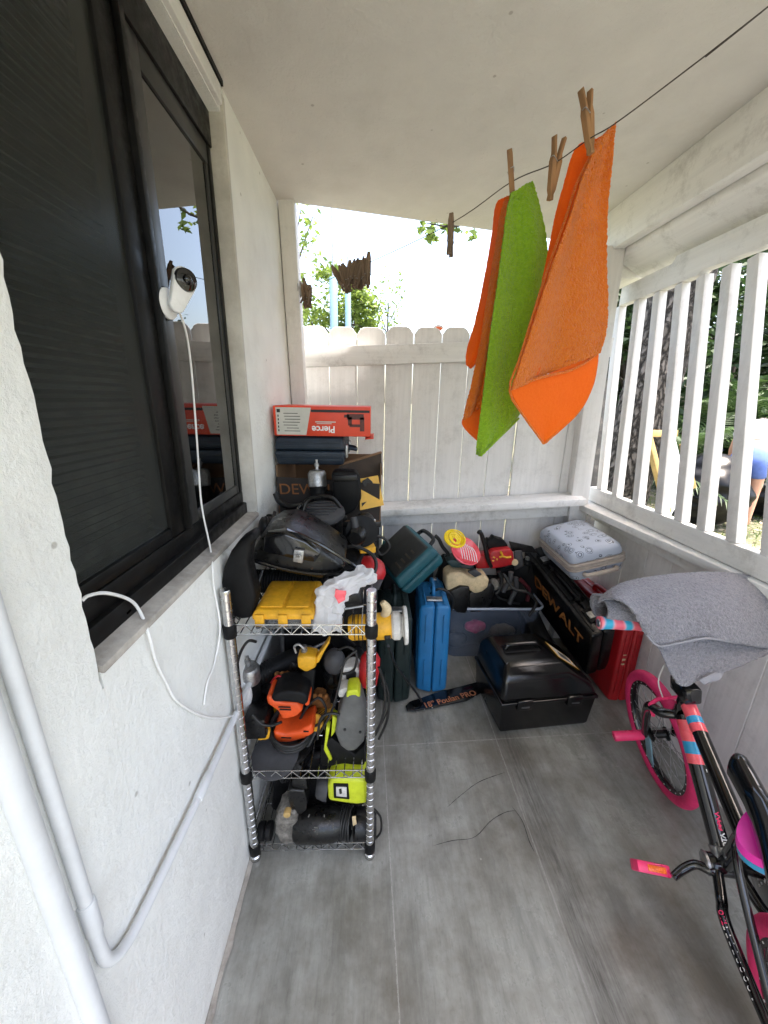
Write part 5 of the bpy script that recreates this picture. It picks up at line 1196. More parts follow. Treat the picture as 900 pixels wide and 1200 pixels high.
# ---- long black case leaning to the wall, red case behind, printed suitcase on top
N1, F1, N2 = Vector((.985, 1.43, .40)), Vector((.875, 2.0, .575)), Vector((1.10, 1.43, .432))
Mx = frame(N1, F1-N1, Vector((N2-N1)))            # x along length, y across, z downwards or upwards
q3 = Mx.to_3x3(); dn = -1 if (q3 @ Vector((0, 0, 1))).z > 0 else 1
Lc, Wc, Hc = (F1-N1).length, .118, .33
T = lambda x, y, z: Mx @ Vector((x, y, dn*z))
t = thing('long_tool_case', 'long black tool case with orange lettering leaning under the printed suitcase', 'tool case', T(Lc/2, Wc/2, Hc))
b = MB(); b.hull([T(x, y, z) for z in (.0, Hc) for x in (0, Lc) for y in (Wc*.5+.001, Wc)], .012); b.done('shell', M_BLACK, t)
b = MB(); b.hull([T(x, y, z) for z in (.0, Hc) for x in (0, Lc) for y in (0, Wc*.5-.001)], .012); b.done('shell', M_BLACK, t)
for k in (.10, .76):
    b = MB(); b.hull([T(Lc*k+x, y, z) for x in (0, .075) for y in (.035, .085) for z in (-.010, .0)], .003); la = b.done('latch', M_BLACK2, t)
    b = MB(); b.hull([T(Lc*k+.018+x, y, z) for x in (0, .035) for y in (.045, .085) for z in (-.0135, -.009)], .002); b.done('clasp', M_STEEL, la)
b = MB(); b.hull([T(x, y, z) for x in (Lc*.34, Lc*.66) for y in (.02, .045) for z in (-.012, 0)], .004); b.tube([T(Lc*.33, .05, -.004), T(Lc*.35, .07, -.02), T(Lc*.65, .07, -.02), T(Lc*.67, .05, -.004)], .007, 8); b.done('handle', M_BLACK2, t)
b = MB()
for y in (.018, .100): b.hull([T(x, y+dy, z) for x in (.02, Lc-.02) for dy in (0, .006) for z in (-.004, .001)], .001)
b.done('ribs', M_BLACK2, t)
Mt = frame(T(Lc*.45, -.0008, .125), q3 @ Vector((-1, 0, 0)), q3 @ Vector((0, 0, -dn)))
lettering('DEWALT', .108, Mt, mat('dim_orange_print', (.34, .13, .03), .6, var=.3, scale=40), t, bold=.0015)
b = MB(); b.hull([(x, y, z) for x, e in ((1.160, .004), (1.212, 0)) for y in (1.475+e, 1.99-e) for z in (.0+e, .43-e)], .012)
t = thing('red_tool_case', 'red plastic tool case standing against the low wall behind the long black case', 'tool case', (1.21, 1.73, 0)); b.done('shell', M_REDC, t)
b = MB(); b.hull([(x, y, z) for x, e in ((1.214, 0), (1.264, .004)) for y in (1.475+e, 1.99-e) for z in (.0+e, .43-e)], .012); b.done('shell', M_REDC, t)
b = MB(); b.tube([(1.212, 1.58, .428), (1.212, 1.59, .455), (1.212, 1.64, .462), (1.212, 1.76, .462), (1.212, 1.81, .455), (1.212, 1.82, .428)], .013, 10); b.done('handle', M_REDC, t)
b = MB()
for z, w in ((.22, .012), (.245, .018), (.27, .010)): b.box((1.187, 1.4735, z), (.016, .0015, w*.5))
b.done('small_print', M_CREAM, t)
b = MB()
for x in (1.178, 1.198, 1.232, 1.25): b.box((x, 1.4745, .21), (.004, .004, .33), None, .001)
b.done('ribs', M_REDC, t)
# suitcase
def suit_mat():
    m, t, b = nt('printed_suitcase_shell'); co = N(t, 'ShaderNodeTexCoord').outputs['Object']
    v = N(t, 'ShaderNodeTexVoronoi', i_Scale=24.0); t.links.new(co, v.inputs['Vector'])
    n = N(t, 'ShaderNodeTexNoise', i_Scale=40.0, i_Detail=2.0); t.links.new(co, n.inputs['Vector'])
    ad = N(t, 'ShaderNodeMath', operation='MULTIPLY_ADD'); t.links.new(n.outputs['Fac'], ad.inputs[0]); ad.inputs[1].default_value = .30; t.links.new(v.outputs['Distance'], ad.inputs[2])
    r = ramp(t, ad.outputs[0], [(.34, 0.0), (.36, 1.0), (.40, 1.0), (.42, 0.0), (.50, 0.0), (.515, .9), (.54, .9), (.56, 0.0)])
    n2 = N(t, 'ShaderNodeTexNoise', i_Scale=12.0, i_Detail=1.0); t.links.new(co, n2.inputs['Vector'])
    msk = ramp(t, n2.outputs['Fac'], [(.36, 0.0), (.42, 1.0)])
    k = N(t, 'ShaderNodeMath', operation='MULTIPLY'); t.links.new(r.outputs[0], k.inputs[0]); t.links.new(msk.outputs[0], k.inputs[1])
    out = mixc(t, k.outputs[0], (.42, .47, .565), (.05, .06, .085)); t.links.new(out, b.inputs['Base Color']); b.inputs['Roughness'].default_value = .35
    return m
M_SUIT = suit_mat(); M_BEIGE = mat('beige_trim', (.42, .37, .33), .6, var=.15, scale=30, dust=.2)
O_ = Y(671, 683, 1.60); X_ = Y(735, 668, 1.60)-O_; YV = Y(632, 646, 1.97)-O_
Mx = frame(O_, X_, YV); q3 = Mx.to_3x3(); up = 1 if (q3 @ Vector((0, 0, 1))).z > 0 else -1
Wl, Dl, Hs = X_.length, .37, .155
T = lambda x, y, z: Mx @ Vector((x, y, up*z))
t = thing('suitcase', 'small pale blue printed hard suitcase with beige zip lying on the long black case', 'suitcase', T(Wl/2, Dl/2, 0))
def slab(z0, z1, e0, e1, rr=.035, n=6):
    P = []
    for z, e in ((z0, e0), (z1, e1)):
        for cx, cy, a0 in ((Wl-e-rr, Dl-e-rr, 0), (e+rr, Dl-e-rr, 90), (e+rr, e+rr, 180), (Wl-e-rr, e+rr, 270)):
            for k in range(n+1): a = R(a0+90*k/n); P.append(T(cx+rr*math.cos(a), cy+rr*math.sin(a), z))
    return P
b = MB(); b.hull(slab(0, .05, .010, 0)+slab(.05, .051, 0, 0), .012, 3); b.done('bottom_shell', M_SUIT, t)
b = MB(); b.hull(slab(.090, .132, 0, .006)+slab(.131, Hs, .006, .030), .010, 3); b.done('top_shell', M_SUIT, t)
b = MB(); b.hull(slab(.0515, .0895, -.003, -.003)); b.done('zip_band', M_BEIGE, t)
for z in (.056, .070, .085):
    b = MB(); P = slab(z, z+.001, -.005, -.005)[:28]; b.tube(P, .0032, 6, False, True); b.done('piping', M_BEIGE, t)
b = MB(); b.tube([T(Wl*.22, -.004, .035), T(Wl*.26, -.022, .035), T(Wl*.74, -.022, .035), T(Wl*.78, -.004, .035)], .010, 10); b.done('handle', M_BEIGE, t)

# ---- black moulded case in front
Mx = Matrix.Translation((.557, 1.288, 0)) @ Euler((0, 0, R(6))).to_matrix().to_4x4(); q3 = Mx.to_3x3()
T = lambda x, y, z: Mx @ Vector((x, y, z))
t = thing('saw_case', 'black moulded saw case with sloping lid and sticker standing on the floor', 'case', T(.2, .15, 0))
b = MB(); b.hull([T(x, y, z) for z, e in ((0.0, .018), (.012, .010), (.160, 0)) for x in (e, .437-e) for y in (e, .31-e)], .016, 4); b.done('base', M_CASEB, t)
b = MB(); b.hull([T(*p) for p in ((.0, 0, .166), (.437, 0, .166), (.437, .31, .166), (.0, .31, .166), (.0, .0, .190), (.437, 0, .190), (.437, .31, .19), (0, .31, .19), (.004, .012, .282), (.004, .295, .282), (.03, .060, .325), (.03, .265, .325), (.265, .060, .325), (.265, .265, .325), (.428, .018, .218), (.428, .29, .218), (.30, .014, .282))], .040, 6); b.done('lid', M_CASEB, t)
b = MB(); b.hull([T(x, y, z) for z, e in ((.156, 0), (.172, 0)) for x in (-.006+e, .443-e) for y in (-.006+e, .316-e)], .005); b.done('lip', M_CASEB, t)
b = MB(); b.tube([T(.065, .15, .322), T(.068, .15, .340), T(.085, .15, .348), T(.195, .15, .348), T(.212, .15, .340), T(.215, .15, .322)], .011, 10); b.done('handle', M_CASEB, t)
b = MB(); b.hull([T(x, y, z) for x in (.055, .225) for y in (.125, .18) for z in (.320, .328)], .003); b.done('handle_recess', M_BLACK2, t)
for x in (.10, .33):
    b = MB(); b.hull([T(x+dx, y, z) for dx in (-.035, .035) for y in (-.014, .004) for z in (.135, .185)], .006); la = b.done('latch', M_CASEB, t)
    b = MB(); b.hull([T(x+dx, y, z) for dx in (-.018, .018) for y in (-.0155, -.012) for z in (.150, .158)], .001); b.done('latch_slot', M_GREYP, la)
nrm = q3 @ Vector((.107, 0, .163)).normalized(); nrm = nrm if nrm.z > 0 else -nrm
sl = [T(.262, .085, .3115), T(.375, .072, .2415), T(.375, .175, .2415), T(.262, .185, .3115)]
sl = [T(x, y, .325-.6564*(x-.265)) for x, y in ((.290, .095), (.395, .080), (.395, .160), (.290, .205))]
b = MB(); b.prism([p+nrm*.0015 for p in sl], nrm*.001); st = b.done('sticker', M_LABELY, t)
cc = sum(sl, Vector())/4
b = MB(); b.prism([cc+(p-cc)*.84+nrm*.0027 for p in sl], nrm*.0006); b.done('sticker_print', M_WHITEC, st)
b = MB(); b.prism([cc+(p-cc)*Vector((1, 1, 1)).x*s_+o+nrm*.0035 for p, s_, o in zip(sl, (.5, .5, .35, .35), (Vector((.0, .0, .0)),)*4)], nrm*.0005); b.done('sticker_picture', M_BLKINK, st)
# chainsaw bar on the floor
P = [W(u, v, 2, .008) for u, v in ((475, 829), (480, 824), (495, 819), (515, 812), (540, 806), (562, 800), (566, 806), (563, 813), (547, 822), (513, 829), (487, 834), (477, 834))]
t = thing('chainsaw_bar', 'black chainsaw guide bar with orange lettering lying on the floor in front of the cases', 'saw bar', W(518, 820, 2, 0))
b = MB(); b.prism(P, (0, 0, .010), .002); b.done('bar', M_BLACKG, t)
a, c_ = W(498, 826.5, 2, .019), W(556, 811.5, 2, .019)
lettering('18" Poulan PRO', .043, frame((a+c_)/2+Vector((0, -.002, 0)), c_-a, (0, 1, 0)), mat('faded_orange_print', (.40, .15, .07), .5, var=.2), t, bold=.0006)
b = MB()
for i in range(9):
    for (p0, p1) in ((W(486, 835, 2, .012), W(562, 814, 2, .012)), (W(482, 823, 2, .012), W(560, 801, 2, .012))):
        p = p0.lerp(p1, (i+.3)/9); b.box(p, (.006, .006, .006), (0, 0, 16), .001)
b.done('chain_teeth', M_STEEL, t)
cable('loose_cable', [Y(455, 757, 1.0), Y(458, 764, 1.15), Y(463, 778, 1.30), Y(475, 795, 1.40), Y(488, 812, 1.42), W(494, 822, 2, .026)], .005, M_CORD, 'black cord running from the yellow router down to the saw bar', 'cord')
cable('loose_cable', [Y(446, 800, 1.3), Y(456, 822, 1.36), W(452, 838, 2, .012), W(446, 850, 2, .008), W(440, 862, 2, .007)], .0035, M_CORD, 'thin dark cord trailing on the floor beside the dark green case', 'cord')

# extra clutter between the cases
cable('hose', [Y(500, 700, 1.72), Y(515, 690, 1.70), Y(530, 700, 1.71), Y(528, 716, 1.72), Y(512, 722, 1.71), Y(503, 712, 1.70)], .007, M_CORD, 'black hose loop lying over the left tub corner', 'hose', 'hoses in the tub')
cable('hose', [Y(590, 672, 1.80), Y(602, 690, 1.77), Y(618, 694, 1.76), Y(628, 706, 1.76), Y(620, 722, 1.755)], .008, M_CORD, 'black hose hanging over the right tub rim', 'hose', 'hoses in the tub')
t = thing('petrol_can', 'small black can with silver cap behind the red chainsaw', 'can', Y(617, 660, 1.97))
c = Y(617, 662, 1.96); b = MB(); b.lathe([(.030, -.06), (.034, -.055), (.034, .02), (.022, .035)], c, (0, -.1, 1), 22); b.done('body', M_BLACK2, t)
b = MB(); b.lathe([(.014, .036), (.014, .050), (.010, .053)], c, (0, -.1, 1), 18); b.done('cap', M_STEEL, t)
# ================================================================ clothesline, pins and cloths
L0 = Vector((-.318, 1.842, 0))
def wire_y(u):      # plan of the line: straight from the hook to the front right
    d = RIGHT*((u-450)/FPX)+FWD
    return d
LN = Vector((1.30, .805, 0)).normalized()     # normal of the vertical plane that holds the line
def onwire(u, v): return on_plane(u, v, Vector((-.355, 1.9, 0)), LN)
WP = [onwire(u, v) for u, v in ((349, 345), (400, 321), (432, 308), (528, 262), (598, 214), (648, 192), (690, 163), (722, 144), (810, 78), (900, 8), (960, -40))]
wd = WP[-1]-WP[-2]; WP.append(WP[-1]+wd*((1.098-WP[-1].x)/wd.x)); WP[-1].z = min(WP[-1].z, 2.2)
b = MB(); b.tube(WP, .0010, 6, True); b.done('clothesline', M_WIRE, label='thin dark clothesline wire running from the left post to the upper right', cat='clothesline', sharp=60)
t = thing('line_hook', 'round metal clothesline hook plate screwed to the white left post', 'hook', onwire(345, 345))
c = onwire(345, 345); pc = Vector((-.327, 1.815, c.z))
b = MB(); b.lathe([(.020, 0), (.034, .002), (.034, .010), (.026, .014), (.024, .010), (.010, .010), (.008, .03), (.004, .032)], pc, (.25, -1, 0), 30); b.done('plate', M_STEEL, t)
b = MB(); b.torus(pc+Vector((.01, -.035, 0)), (1, .2, 0), .012, .002, 20, 8); b.done('ring', M_STEEL, t)
def make_pin(M, label, mt, group='wooden clothespins on the line', open_=6):
    t = thing('clothespin', label, 'clothespin', group=group, M=M); q = ROOTM[t.name]
    for sg in (-1, 1):
        b = MB(); P = [(0, -.046), (.0035, -.046), (.009, -.030), (.0095, .010), (.006, .020), (.0085, .042), (.004, .044), (.0, .012)]
        Mx = q @ Euler((0, R(sg*open_), 0)).to_matrix().to_4x4()
        b.prism([Mx @ Vector((sg*(x+.0006), -.005, z)) for x, z in P], q.to_3x3() @ Vector((0, .010, 0)), .0008, 1); b.done('leg', mt, t)
    b = MB(); b.torus(q @ Vector((0, 0, .006)), q.to_3x3() @ Vector((0, 1, 0)), .0042, .0009, 14, 6)
    for sg in (-1, 1): b.tube([q @ Vector((0, sg*.005, .008)), q @ Vector((sg*.011, sg*.006, .014)), q @ Vector((sg*.0115, 0, .014))], .0008, 6)
    b.done('spring', M_STEEL, t); return t
def pinM(p, rx, ry, rz): return Matrix.Translation(p) @ Euler((R(rx), R(ry), R(rz))).to_matrix().to_4x4()
proto = make_pin(pinM(onwire(650, 197), 8, -4, 20), 'single clothespin hanging free between the green and the large orange cloth', M_PIN)
copy_thing(proto, pinM(onwire(599, 212)+Vector((0, 0, .004)), -10, -14, 70), 'clothespin gripping the top of the green cloth')
copy_thing(proto, pinM(onwire(689, 142)+Vector((0, 0, .0)), -8, -12, 25), 'clothespin gripping the large orange cloth')
proto2 = make_pin(pinM(onwire(528, 276), 178, 2, 60), 'grey weathered clothespin hanging alone against the white sky', M_PIN2, open_=4)
rnd = random.Random(3)
bl = 'weathered clothespin in the tangled bunch against the sky'
for i in range(15):
    u = 398+i*2.4+rnd.uniform(-1, 1); ang = -42+i*7+rnd.uniform(-9, 9) if i < 10 else rnd.uniform(-10, 10)
    p = onwire(u, 327-i*.75+rnd.uniform(-3, 3)); c = copy_thing(proto2, pinM(p, 180+rnd.uniform(-14, 14), ang, rnd.uniform(-25, 70)), bl); c['group'] = 'bunch of clothespins at the far end of the line'
for i in range(5):
    p = pc+Vector((.034+.006*i, -.03-.002*i, -.024+rnd.uniform(-.012, .012))); c = copy_thing(proto2, pinM(p, 180+rnd.uniform(-10, 10), rnd.uniform(-25, 25), rnd.uniform(40, 80)), 'clothespin in the little cluster hanging on the post hook'); c['group'] = 'clothespins on the post hook'

def hem_tube(b, pts, r=.0022):
    P = [Y(*p) for p in pts]; Q = [spline(P, i/30)+Vector((noise.noise(Vector((i*.7, 0, r))), noise.noise(Vector((i*.7, 5, r))), 0))*.001 for i in range(31)]; b.tube(Q, r, 6, False)
def sheet(left, right, nr, nc, ripple=.006, seed=0, fuzz=.0022, fuzzs=170, back=0):
    """cloth between two hanging edges given as (u, v, depth); gentle folds and a terry surface"""
    L = [Y(u, v, y) for u, v, y in left]; Rr = [Y(u, v, y) for u, v, y in right]; rows = []
    for i in range(nr+1):
        s = i/nr; a, c = spline(L, s), spline(Rr, s); row = []
        for j in range(nc+1):
            k = j/nc; p = a.lerp(c, k)
            f = math.sin(math.pi*k); w = ripple*(math.sin(k*5+seed+s*1.5)+.45*math.sin(k*11+seed*2-s*2))*min(1, s*2.5+.15)
            p += Vector((.15, -1, 0))*(w-back*f)
            p += Vector((noise.noise(p*fuzzs), noise.noise(p*fuzzs+Vector((7, 0, 0))), noise.noise(p*fuzzs+Vector((0, 7, 0)))))*fuzz
            row.append(p)
        rows.append(row)
    return rows
def solid(o, th):
    md = o.modifiers.new('thickness', 'SOLIDIFY'); md.thickness = th; md.offset = 0; return o
# large orange cloth
yp = .80
t = thing('cleaning_cloth', 'largest orange terry cloth hanging nearest at the right of the line', 'cloth', Y(660, 520, yp), 'cloths on the clothesline')
b = MB(); b.grid(sheet([(699, 166, yp), (690, 186, yp-.004), (676, 215, yp-.01), (660, 264, yp-.015), (640, 320, yp-.02), (620, 384, yp-.03), (607, 425, yp-.035), (597, 458, yp-.035)],
                       [(722, 143, yp), (719.5, 165, yp), (718, 185, yp+.005), (712, 240, yp+.01), (710, 310, yp+.015), (711, 360, yp+.02), (708, 392, yp+.02), (701, 414, yp+.02)], 240, 130, .009, 1, .0016, 300))
solid(b.done('front_fold', M_TOR, t, sharp=80), .004)
b = MB(); b.grid(sheet([(597, 458, yp-.033), (604, 472, yp-.028), (614, 488, yp-.02), (625, 503, yp-.01), (637, 520, yp)],
                       [(701, 413, yp+.022), (699, 430, yp+.022), (693, 455, yp+.02), (677, 484, yp+.01), (640, 519, yp)], 60, 70, .0015, 2, .0006, 300))
solid(b.done('lower_fold', M_TORS, t, sharp=80), .003)
b = MB(); b.tube([Y(597, 457.5, yp-.037), Y(612, 450, yp-.03), Y(632, 443, yp-.024), Y(650, 438.5, yp-.012), Y(668, 434, yp-.004), Y(686, 425, yp+.01), Y(701, 413, yp+.018)], .0028, 6); hem_tube(b, [(699, 166, yp-.003), (690, 186, yp-.007), (676, 215, yp-.013), (660, 264, yp-.018), (640, 320, yp-.023), (620, 384, yp-.033), (607, 425, yp-.038), (597, 458, yp-.038), (614, 488, yp-.024), (625, 503, yp-.013), (637, 520, yp-.002)]); hem_tube(b, [(637.5, 520, yp-.002), (660, 499, yp+.004), (677, 484, yp+.008), (693, 455, yp+.018), (699, 430, yp+.02)]); b.done('hem', M_TOR, t)
b = MB(); b.grid(sheet([(690, 166, yp+.01), (677, 171, yp+.02), (670, 184, yp+.025), (661, 218, yp+.03), (652, 252, yp+.035), (646, 282, yp+.035), (634, 340, yp+.03), (618, 400, yp+.0), (606, 440, yp-.02)],
                       [(705, 160, yp+.012), (700, 175, yp+.015), (690, 205, yp+.015), (680, 240, yp+.01), (672, 280, yp+.01), (664, 320, yp+.01), (650, 370, yp+.005), (640, 410, yp), (630, 440, yp-.01)], 120, 50, .004, 3, .0008, 300))
solid(b.done('back_fold', M_TORS, t, sharp=80), .003)
# green cloth
yg = .875
t = thing('cleaning_cloth', 'bright green terry cloth hanging between the two orange cloths', 'cloth', Y(590, 520, yg), 'cloths on the clothesline')
b = MB(); b.grid(sheet([(599, 226, yg), (595, 244, yg), (592, 270, yg-.005), (586, 320, yg-.01), (576, 392, yg-.02), (568, 460, yg-.025), (561, 515, yg-.025), (560.5, 533, yg-.02)],
                       [(624, 212.5, yg), (631, 238, yg+.005), (640, 275, yg+.015), (643, 320, yg+.025), (640, 390, yg+.025), (628, 450, yg+.02), (608, 490, yg+.005), (562.5, 534, yg-.02)], 220, 100, .010, 4, .0015, 300))
solid(b.done('front_fold', M_TGR, t, sharp=80), .004)
b = MB(); b.tube([Y(561, 534, yg-.022), Y(575, 522, yg-.013), Y(592, 506, yg-.004), Y(608, 490, yg+.003)], .0026, 6); b.done('hem', M_TGR, t)
# small orange cloth behind
yo = .925
t = thing('cleaning_cloth', 'orange cloth hanging furthest back partly hidden by the green one', 'cloth', Y(555, 510, yo), 'cloths on the clothesline')
b = MB(); b.grid(sheet([(594, 230, yo), (587, 250, yo), (581, 290, yo), (573, 336, yo-.005), (564, 392, yo-.01), (554, 440, yo-.015), (545, 478, yo-.02), (542, 492, yo-.02)],
                       [(612, 226, yo+.01), (602, 260, yo), (597, 300, yo), (590, 350, yo), (582, 400, yo), (575, 440, yo), (568, 470, yo), (560, 482, yo)], 170, 60, .008, 6, .0014, 300))
solid(b.done('front_fold', M_TOR, t, sharp=80), .004)
b = MB(); b.grid(sheet([(542, 491, yo-.02), (542, 498, yo-.02), (549, 507, yo-.015), (559, 516, yo-.01)], [(564, 477, yo), (568, 486, yo), (568, 500, yo), (561, 516.5, yo-.01)], 30, 26, .001, 2, .0006, 300))
solid(b.done('lower_fold', M_TORS, t, sharp=80), .003)
b = MB(); b.grid(sheet([(592, 231, yo+.02), (582, 239, yo+.03), (577, 275, yo+.035), (566, 336, yo+.035), (556, 380, yo+.03), (547, 410, yo+.03), (546, 428, yo+.03)],
                       [(600, 232, yo+.02), (592, 260, yo+.01), (586, 300, yo+.005), (577, 350, yo+.005), (568, 395, yo+.005), (562, 420, yo+.005), (552, 432, yo+.02)], 110, 30, .003, 5, .0008, 300))
solid(b.done('back_fold', M_TORS, t, sharp=80), .003)

# ================================================================ camera on the window, white cables
t = thing('security_camera', 'small white security camera with black lens stuck on the window sash', 'camera', W(193, 356, 0, -.413))
c = W(193, 356, 0, -.413); n = Vector((1, -.12, 0)).normalized()
b = MB(); b.lathe([(.030, -.004), (.030, .004)], c-n*.001, n, 30); b.done('suction_pad', M_BLACK2, t)
b = MB(); b.lathe([(.028, .004), (.028, .009), (.018, .013), (.007, .015)], c, n, 30); b.done('base', M_WHITEP, t)
h0, h1 = W(207, 357, 0, -.385), W(215, 329, 0, -.380)
b = MB(); b.tube([c+n*.013, c+n*.024+Vector((0, .006, -.004)), W(208, 355, 0, -.386)], .006, 10); b.done('arm', M_WHITEP, t)
ax = Vector((.78, -.62, -.02)).normalized(); d = (h1-h0); d = d-ax*d.dot(ax)
b = MB(); P = []
sd = ax.cross(d).normalized()
for k in range(28):
    a = 2*math.pi*k/28; w = .0245 if math.sin(a) > 0 else .0150
    e = (h1 if math.sin(a) > 0 else h0)
    P.append(e+sd*w*math.cos(a)+d.normalized()*w*math.sin(a)-ax*.006)
b.prism(P, ax*.011, .003, 3); b.done('body', M_WHITEP, t)
b = MB(); b.lathe([(.0215, 0), (.022, .004), (.020, .010), (.013, .012)], h1+ax*.0045, ax, 30); le = b.done('lens_ring', M_BLACKG, t)
b = MB(); b.sphere(h1+ax*.0135, (.010, .010, .010), 18); b.done('lens', M_BLACKG, le)
b = MB(); b.tube([h0-ax*.004, W(217, 385, 0, -.392), W(224, 430, 0, -.405), W(231, 520, 0, -.405), W(236, 590, 0, -.40), W(246, 640, 0, -.395), W(249, 664, 0, -.372), W(251, 690, 0, -.374), W(258, 735, 0, -.370), W(252, 775, 0, -.376), W(243, 800, 0, -.376), W(239, 826, 0, -.376)], .0021, 8); b.done('lead', M_WCORD, t)
cable('white_cable', [W(96, 704, 0, -.405), W(104, 698, 0, -.402), (W(124, 695, 0, -.400)), W(150, 702, 0, -.398), W(163, 715, 0, -.395), W(175, 745, 0, -.372), W(183, 775, 0, -.374), W(195, 800, 0, -.375), W(208, 822, 0, -.375), W(235, 838, 0, -.374), W(258, 841, 0, -.372), W(276, 838, 0, -.368)], .0027, M_WCORD, 'white cable looping out of the window corner down the wall to the shelf', 'cable')

# ================================================================ the children's bike
hd = .31; LN_ = .20
S_ = Vector((math.sin(hd), math.cos(hd), 0)); Lf = Vector((-math.cos(hd), math.sin(hd), 0))
U_ = (Vector((0, 0, 1))*math.cos(LN_)+Lf*math.sin(LN_)).normalized(); Rt = S_.cross(U_).normalized()
BO = Vector((1.12, 1.08, 0))
K = lambda s, r, u: BO+S_*s+Rt*r+U_*u
bike = thing('kids_bike', 'black and pink children\'s bike with a grey towel over its handlebar', 'bicycle', (.98, .75, 0))
hw = .14; FW = Vector((math.sin(hw), math.cos(hw), 0)); LW = Vector((-math.cos(hw), math.sin(hw), 0)); UW = (Vector((0, 0, 1))*math.cos(.20)+LW*math.sin(.20)).normalized(); AW = FW.cross(UW).normalized()
RB = .224
def wheel(c, ax, fw, up, rb, deco):
    b = MB(); b.torus(c, ax, rb-.022, .022, 72, 16); ty = b.done('tyre', M_PINK, bike)
    b = MB(); n = 64; rows = []
    for r_, w in ((rb-.038, .013), (rb-.052, .012), (rb-.056, .004), (rb-.056, -.004), (rb-.052, -.012), (rb-.038, -.013)):
        rows.append([c+(fw*math.cos(2*math.pi*i/n)+up*math.sin(2*math.pi*i/n))*r_+ax*w for i in range(n+1)])
    b.grid(rows); rim = b.done('rim', M_BLACKG, bike)
    b = MB()
    for i in range(28):
        a = 2*math.pi*i/28; sg = 1 if i % 2 else -1; a2 = a+(.9 if i % 4 < 2 else -.9)
        b.cyl(c+(fw*math.cos(a2)+up*math.sin(a2))*.022+ax*sg*.026, c+(fw*math.cos(a)+up*math.sin(a))*(rb-.054)+ax*sg*.003, .0012, n=6)
    b.done('spokes', M_STEEL, rim)
    b = MB(); b.lathe([(.016, -.032), (.024, -.028), (.024, -.024), (.014, -.02), (.014, .02), (.024, .024), (.024, .028), (.016, .032)], c, ax, 22); b.done('hub', M_BLACK, rim)
    b = MB()
    for i in range(28):
        a = 2*math.pi*(i+.5)/28
        for sg in (-1, 1): b.cyl(c+(fw*math.cos(a)+up*math.sin(a))*(rb-.045)+ax*sg*.0125, c+(fw*math.cos(a)+up*math.sin(a))*(rb-.045)+ax*sg*.0136, .0022, n=8)
    b.done('rim_dots', M_WHITE, rim)
    return ty
cF = Vector((1.12, 1.08, 0))+UW*RB
wheel(cF, AW, FW, UW, RB, True)
cR = K(-.80, 0, RB); wheel(cR, Rt, S_, U_, RB, False)
b = MB(); b.prism([cF+FW*.02+UW*.03+AW*-.03, cF+FW*.05+UW*.02+AW*-.03, cF+FW*.045-UW*.15+AW*-.02, cF-FW*.0-UW*.16+AW*-.02, cF-FW*.005-UW*.05+AW*-.03], AW*.004, .001); b.done('spoke_card', mat('pale_blue_card', (.25, .42, .52), .5), bike)
# fork and steering
hb, ht = K(-.185, 0, .475), K(-.235, 0, .585)
st = (ht-hb).normalized()
b = MB(); b.cyl(hb-st*.004, ht, .021, .021, 24, .003); b.done('head_tube', M_BLACKG, bike)
for sg in (-1, 1):
    b = MB(); b.tube([hb-st*.004+Rt*sg*.012, hb-st*.014+AW*sg*.044+FW*.02, hb-st*.03+AW*sg*.052+FW*.055, hb.lerp(cF, .45)+AW*sg*.054+FW*.035+UW*.02, cF+AW*sg*.050], [.014, .0155, .0155, .014, .011], 14); b.done('fork_leg', M_BLACKG, bike)
b = MB(); b.cyl(cF-AW*.056, cF-AW*.158, .0175, .0175, 24, .003); b.cyl(cF-AW*.050, cF-AW*.056, .011, n=16); b.done('axle_peg', M_PINKG, bike)
b = MB(); b.cyl(cF+AW*.056, cF+AW*.158, .0175, .0175, 24, .003); b.cyl(cF+AW*.050, cF+AW*.056, .011, n=16); b.done('axle_peg', M_PINKG, bike)
b = MB(); k0 = hb+FW*.05-st*.01; b.tube([k0-AW*.06, k0-AW*.035+UW*.02, k0+UW*.022, k0+AW*.035+UW*.02, k0+AW*.06], .006, 8); b.tube([k0-AW*.06, k0-AW*.05-UW*.045], .006, 8); b.tube([k0+AW*.06, k0+AW*.05-UW*.045], .006, 8); b.done('caliper_brake', M_PINKG, bike)
b = MB(); b.tube([k0+UW*.02-AW*.02, k0+UW*.09-AW*.035, k0+UW*.15-AW*.02], .002, 6); b.done('brake_cable', M_WCORD, bike)
GL, GR = Vector((.736, 1.04, .725)), Vector((1.235, .985, .735)); GC = GL.lerp(GR, .5)
stem = ht+st*.02
b = MB(); b.cyl(ht, stem, .017, n=18); b.box(stem+FW*.016, (.046, .075, .050), Matrix((AW, FW, UW)).transposed(), .006); b.tube([stem+FW*.055, stem.lerp(GC, .5)+FW*.06, GC], .014, 14, False); b.done('stem', M_BLACKG, bike)
b = MB(); b.tube([GL, GL.lerp(GR, .3)+Vector((0, .01, .004)), GC, GL.lerp(GR, .7)+Vector((0, .01, .004)), GR], .011, 12); b.done('handlebar', M_BLACKG, bike)
def grip_mat():
    m, t, b_ = nt('striped_pink_grip'); co = N(t, 'ShaderNodeTexCoord').outputs['Object']
    w = N(t, 'ShaderNodeTexWave', i_Scale=5.0, i_Distortion=6.0, i_Detail=1.0); w.inputs['Detail Scale'].default_value = 1.2; t.links.new(co, w.inputs['Vector'])
    r = ramp(t, w.outputs['Fac'], [(.2, (.85, .14, .20)), (.5, (.85, .30, .32)), (.62, (.45, .42, .60)), (.85, (.04, .40, .60))]); t.links.new(r.outputs[0], b_.inputs['Base Color']); b_.inputs['Roughness'].default_value = .5
    return m
M_GRIP = grip_mat()
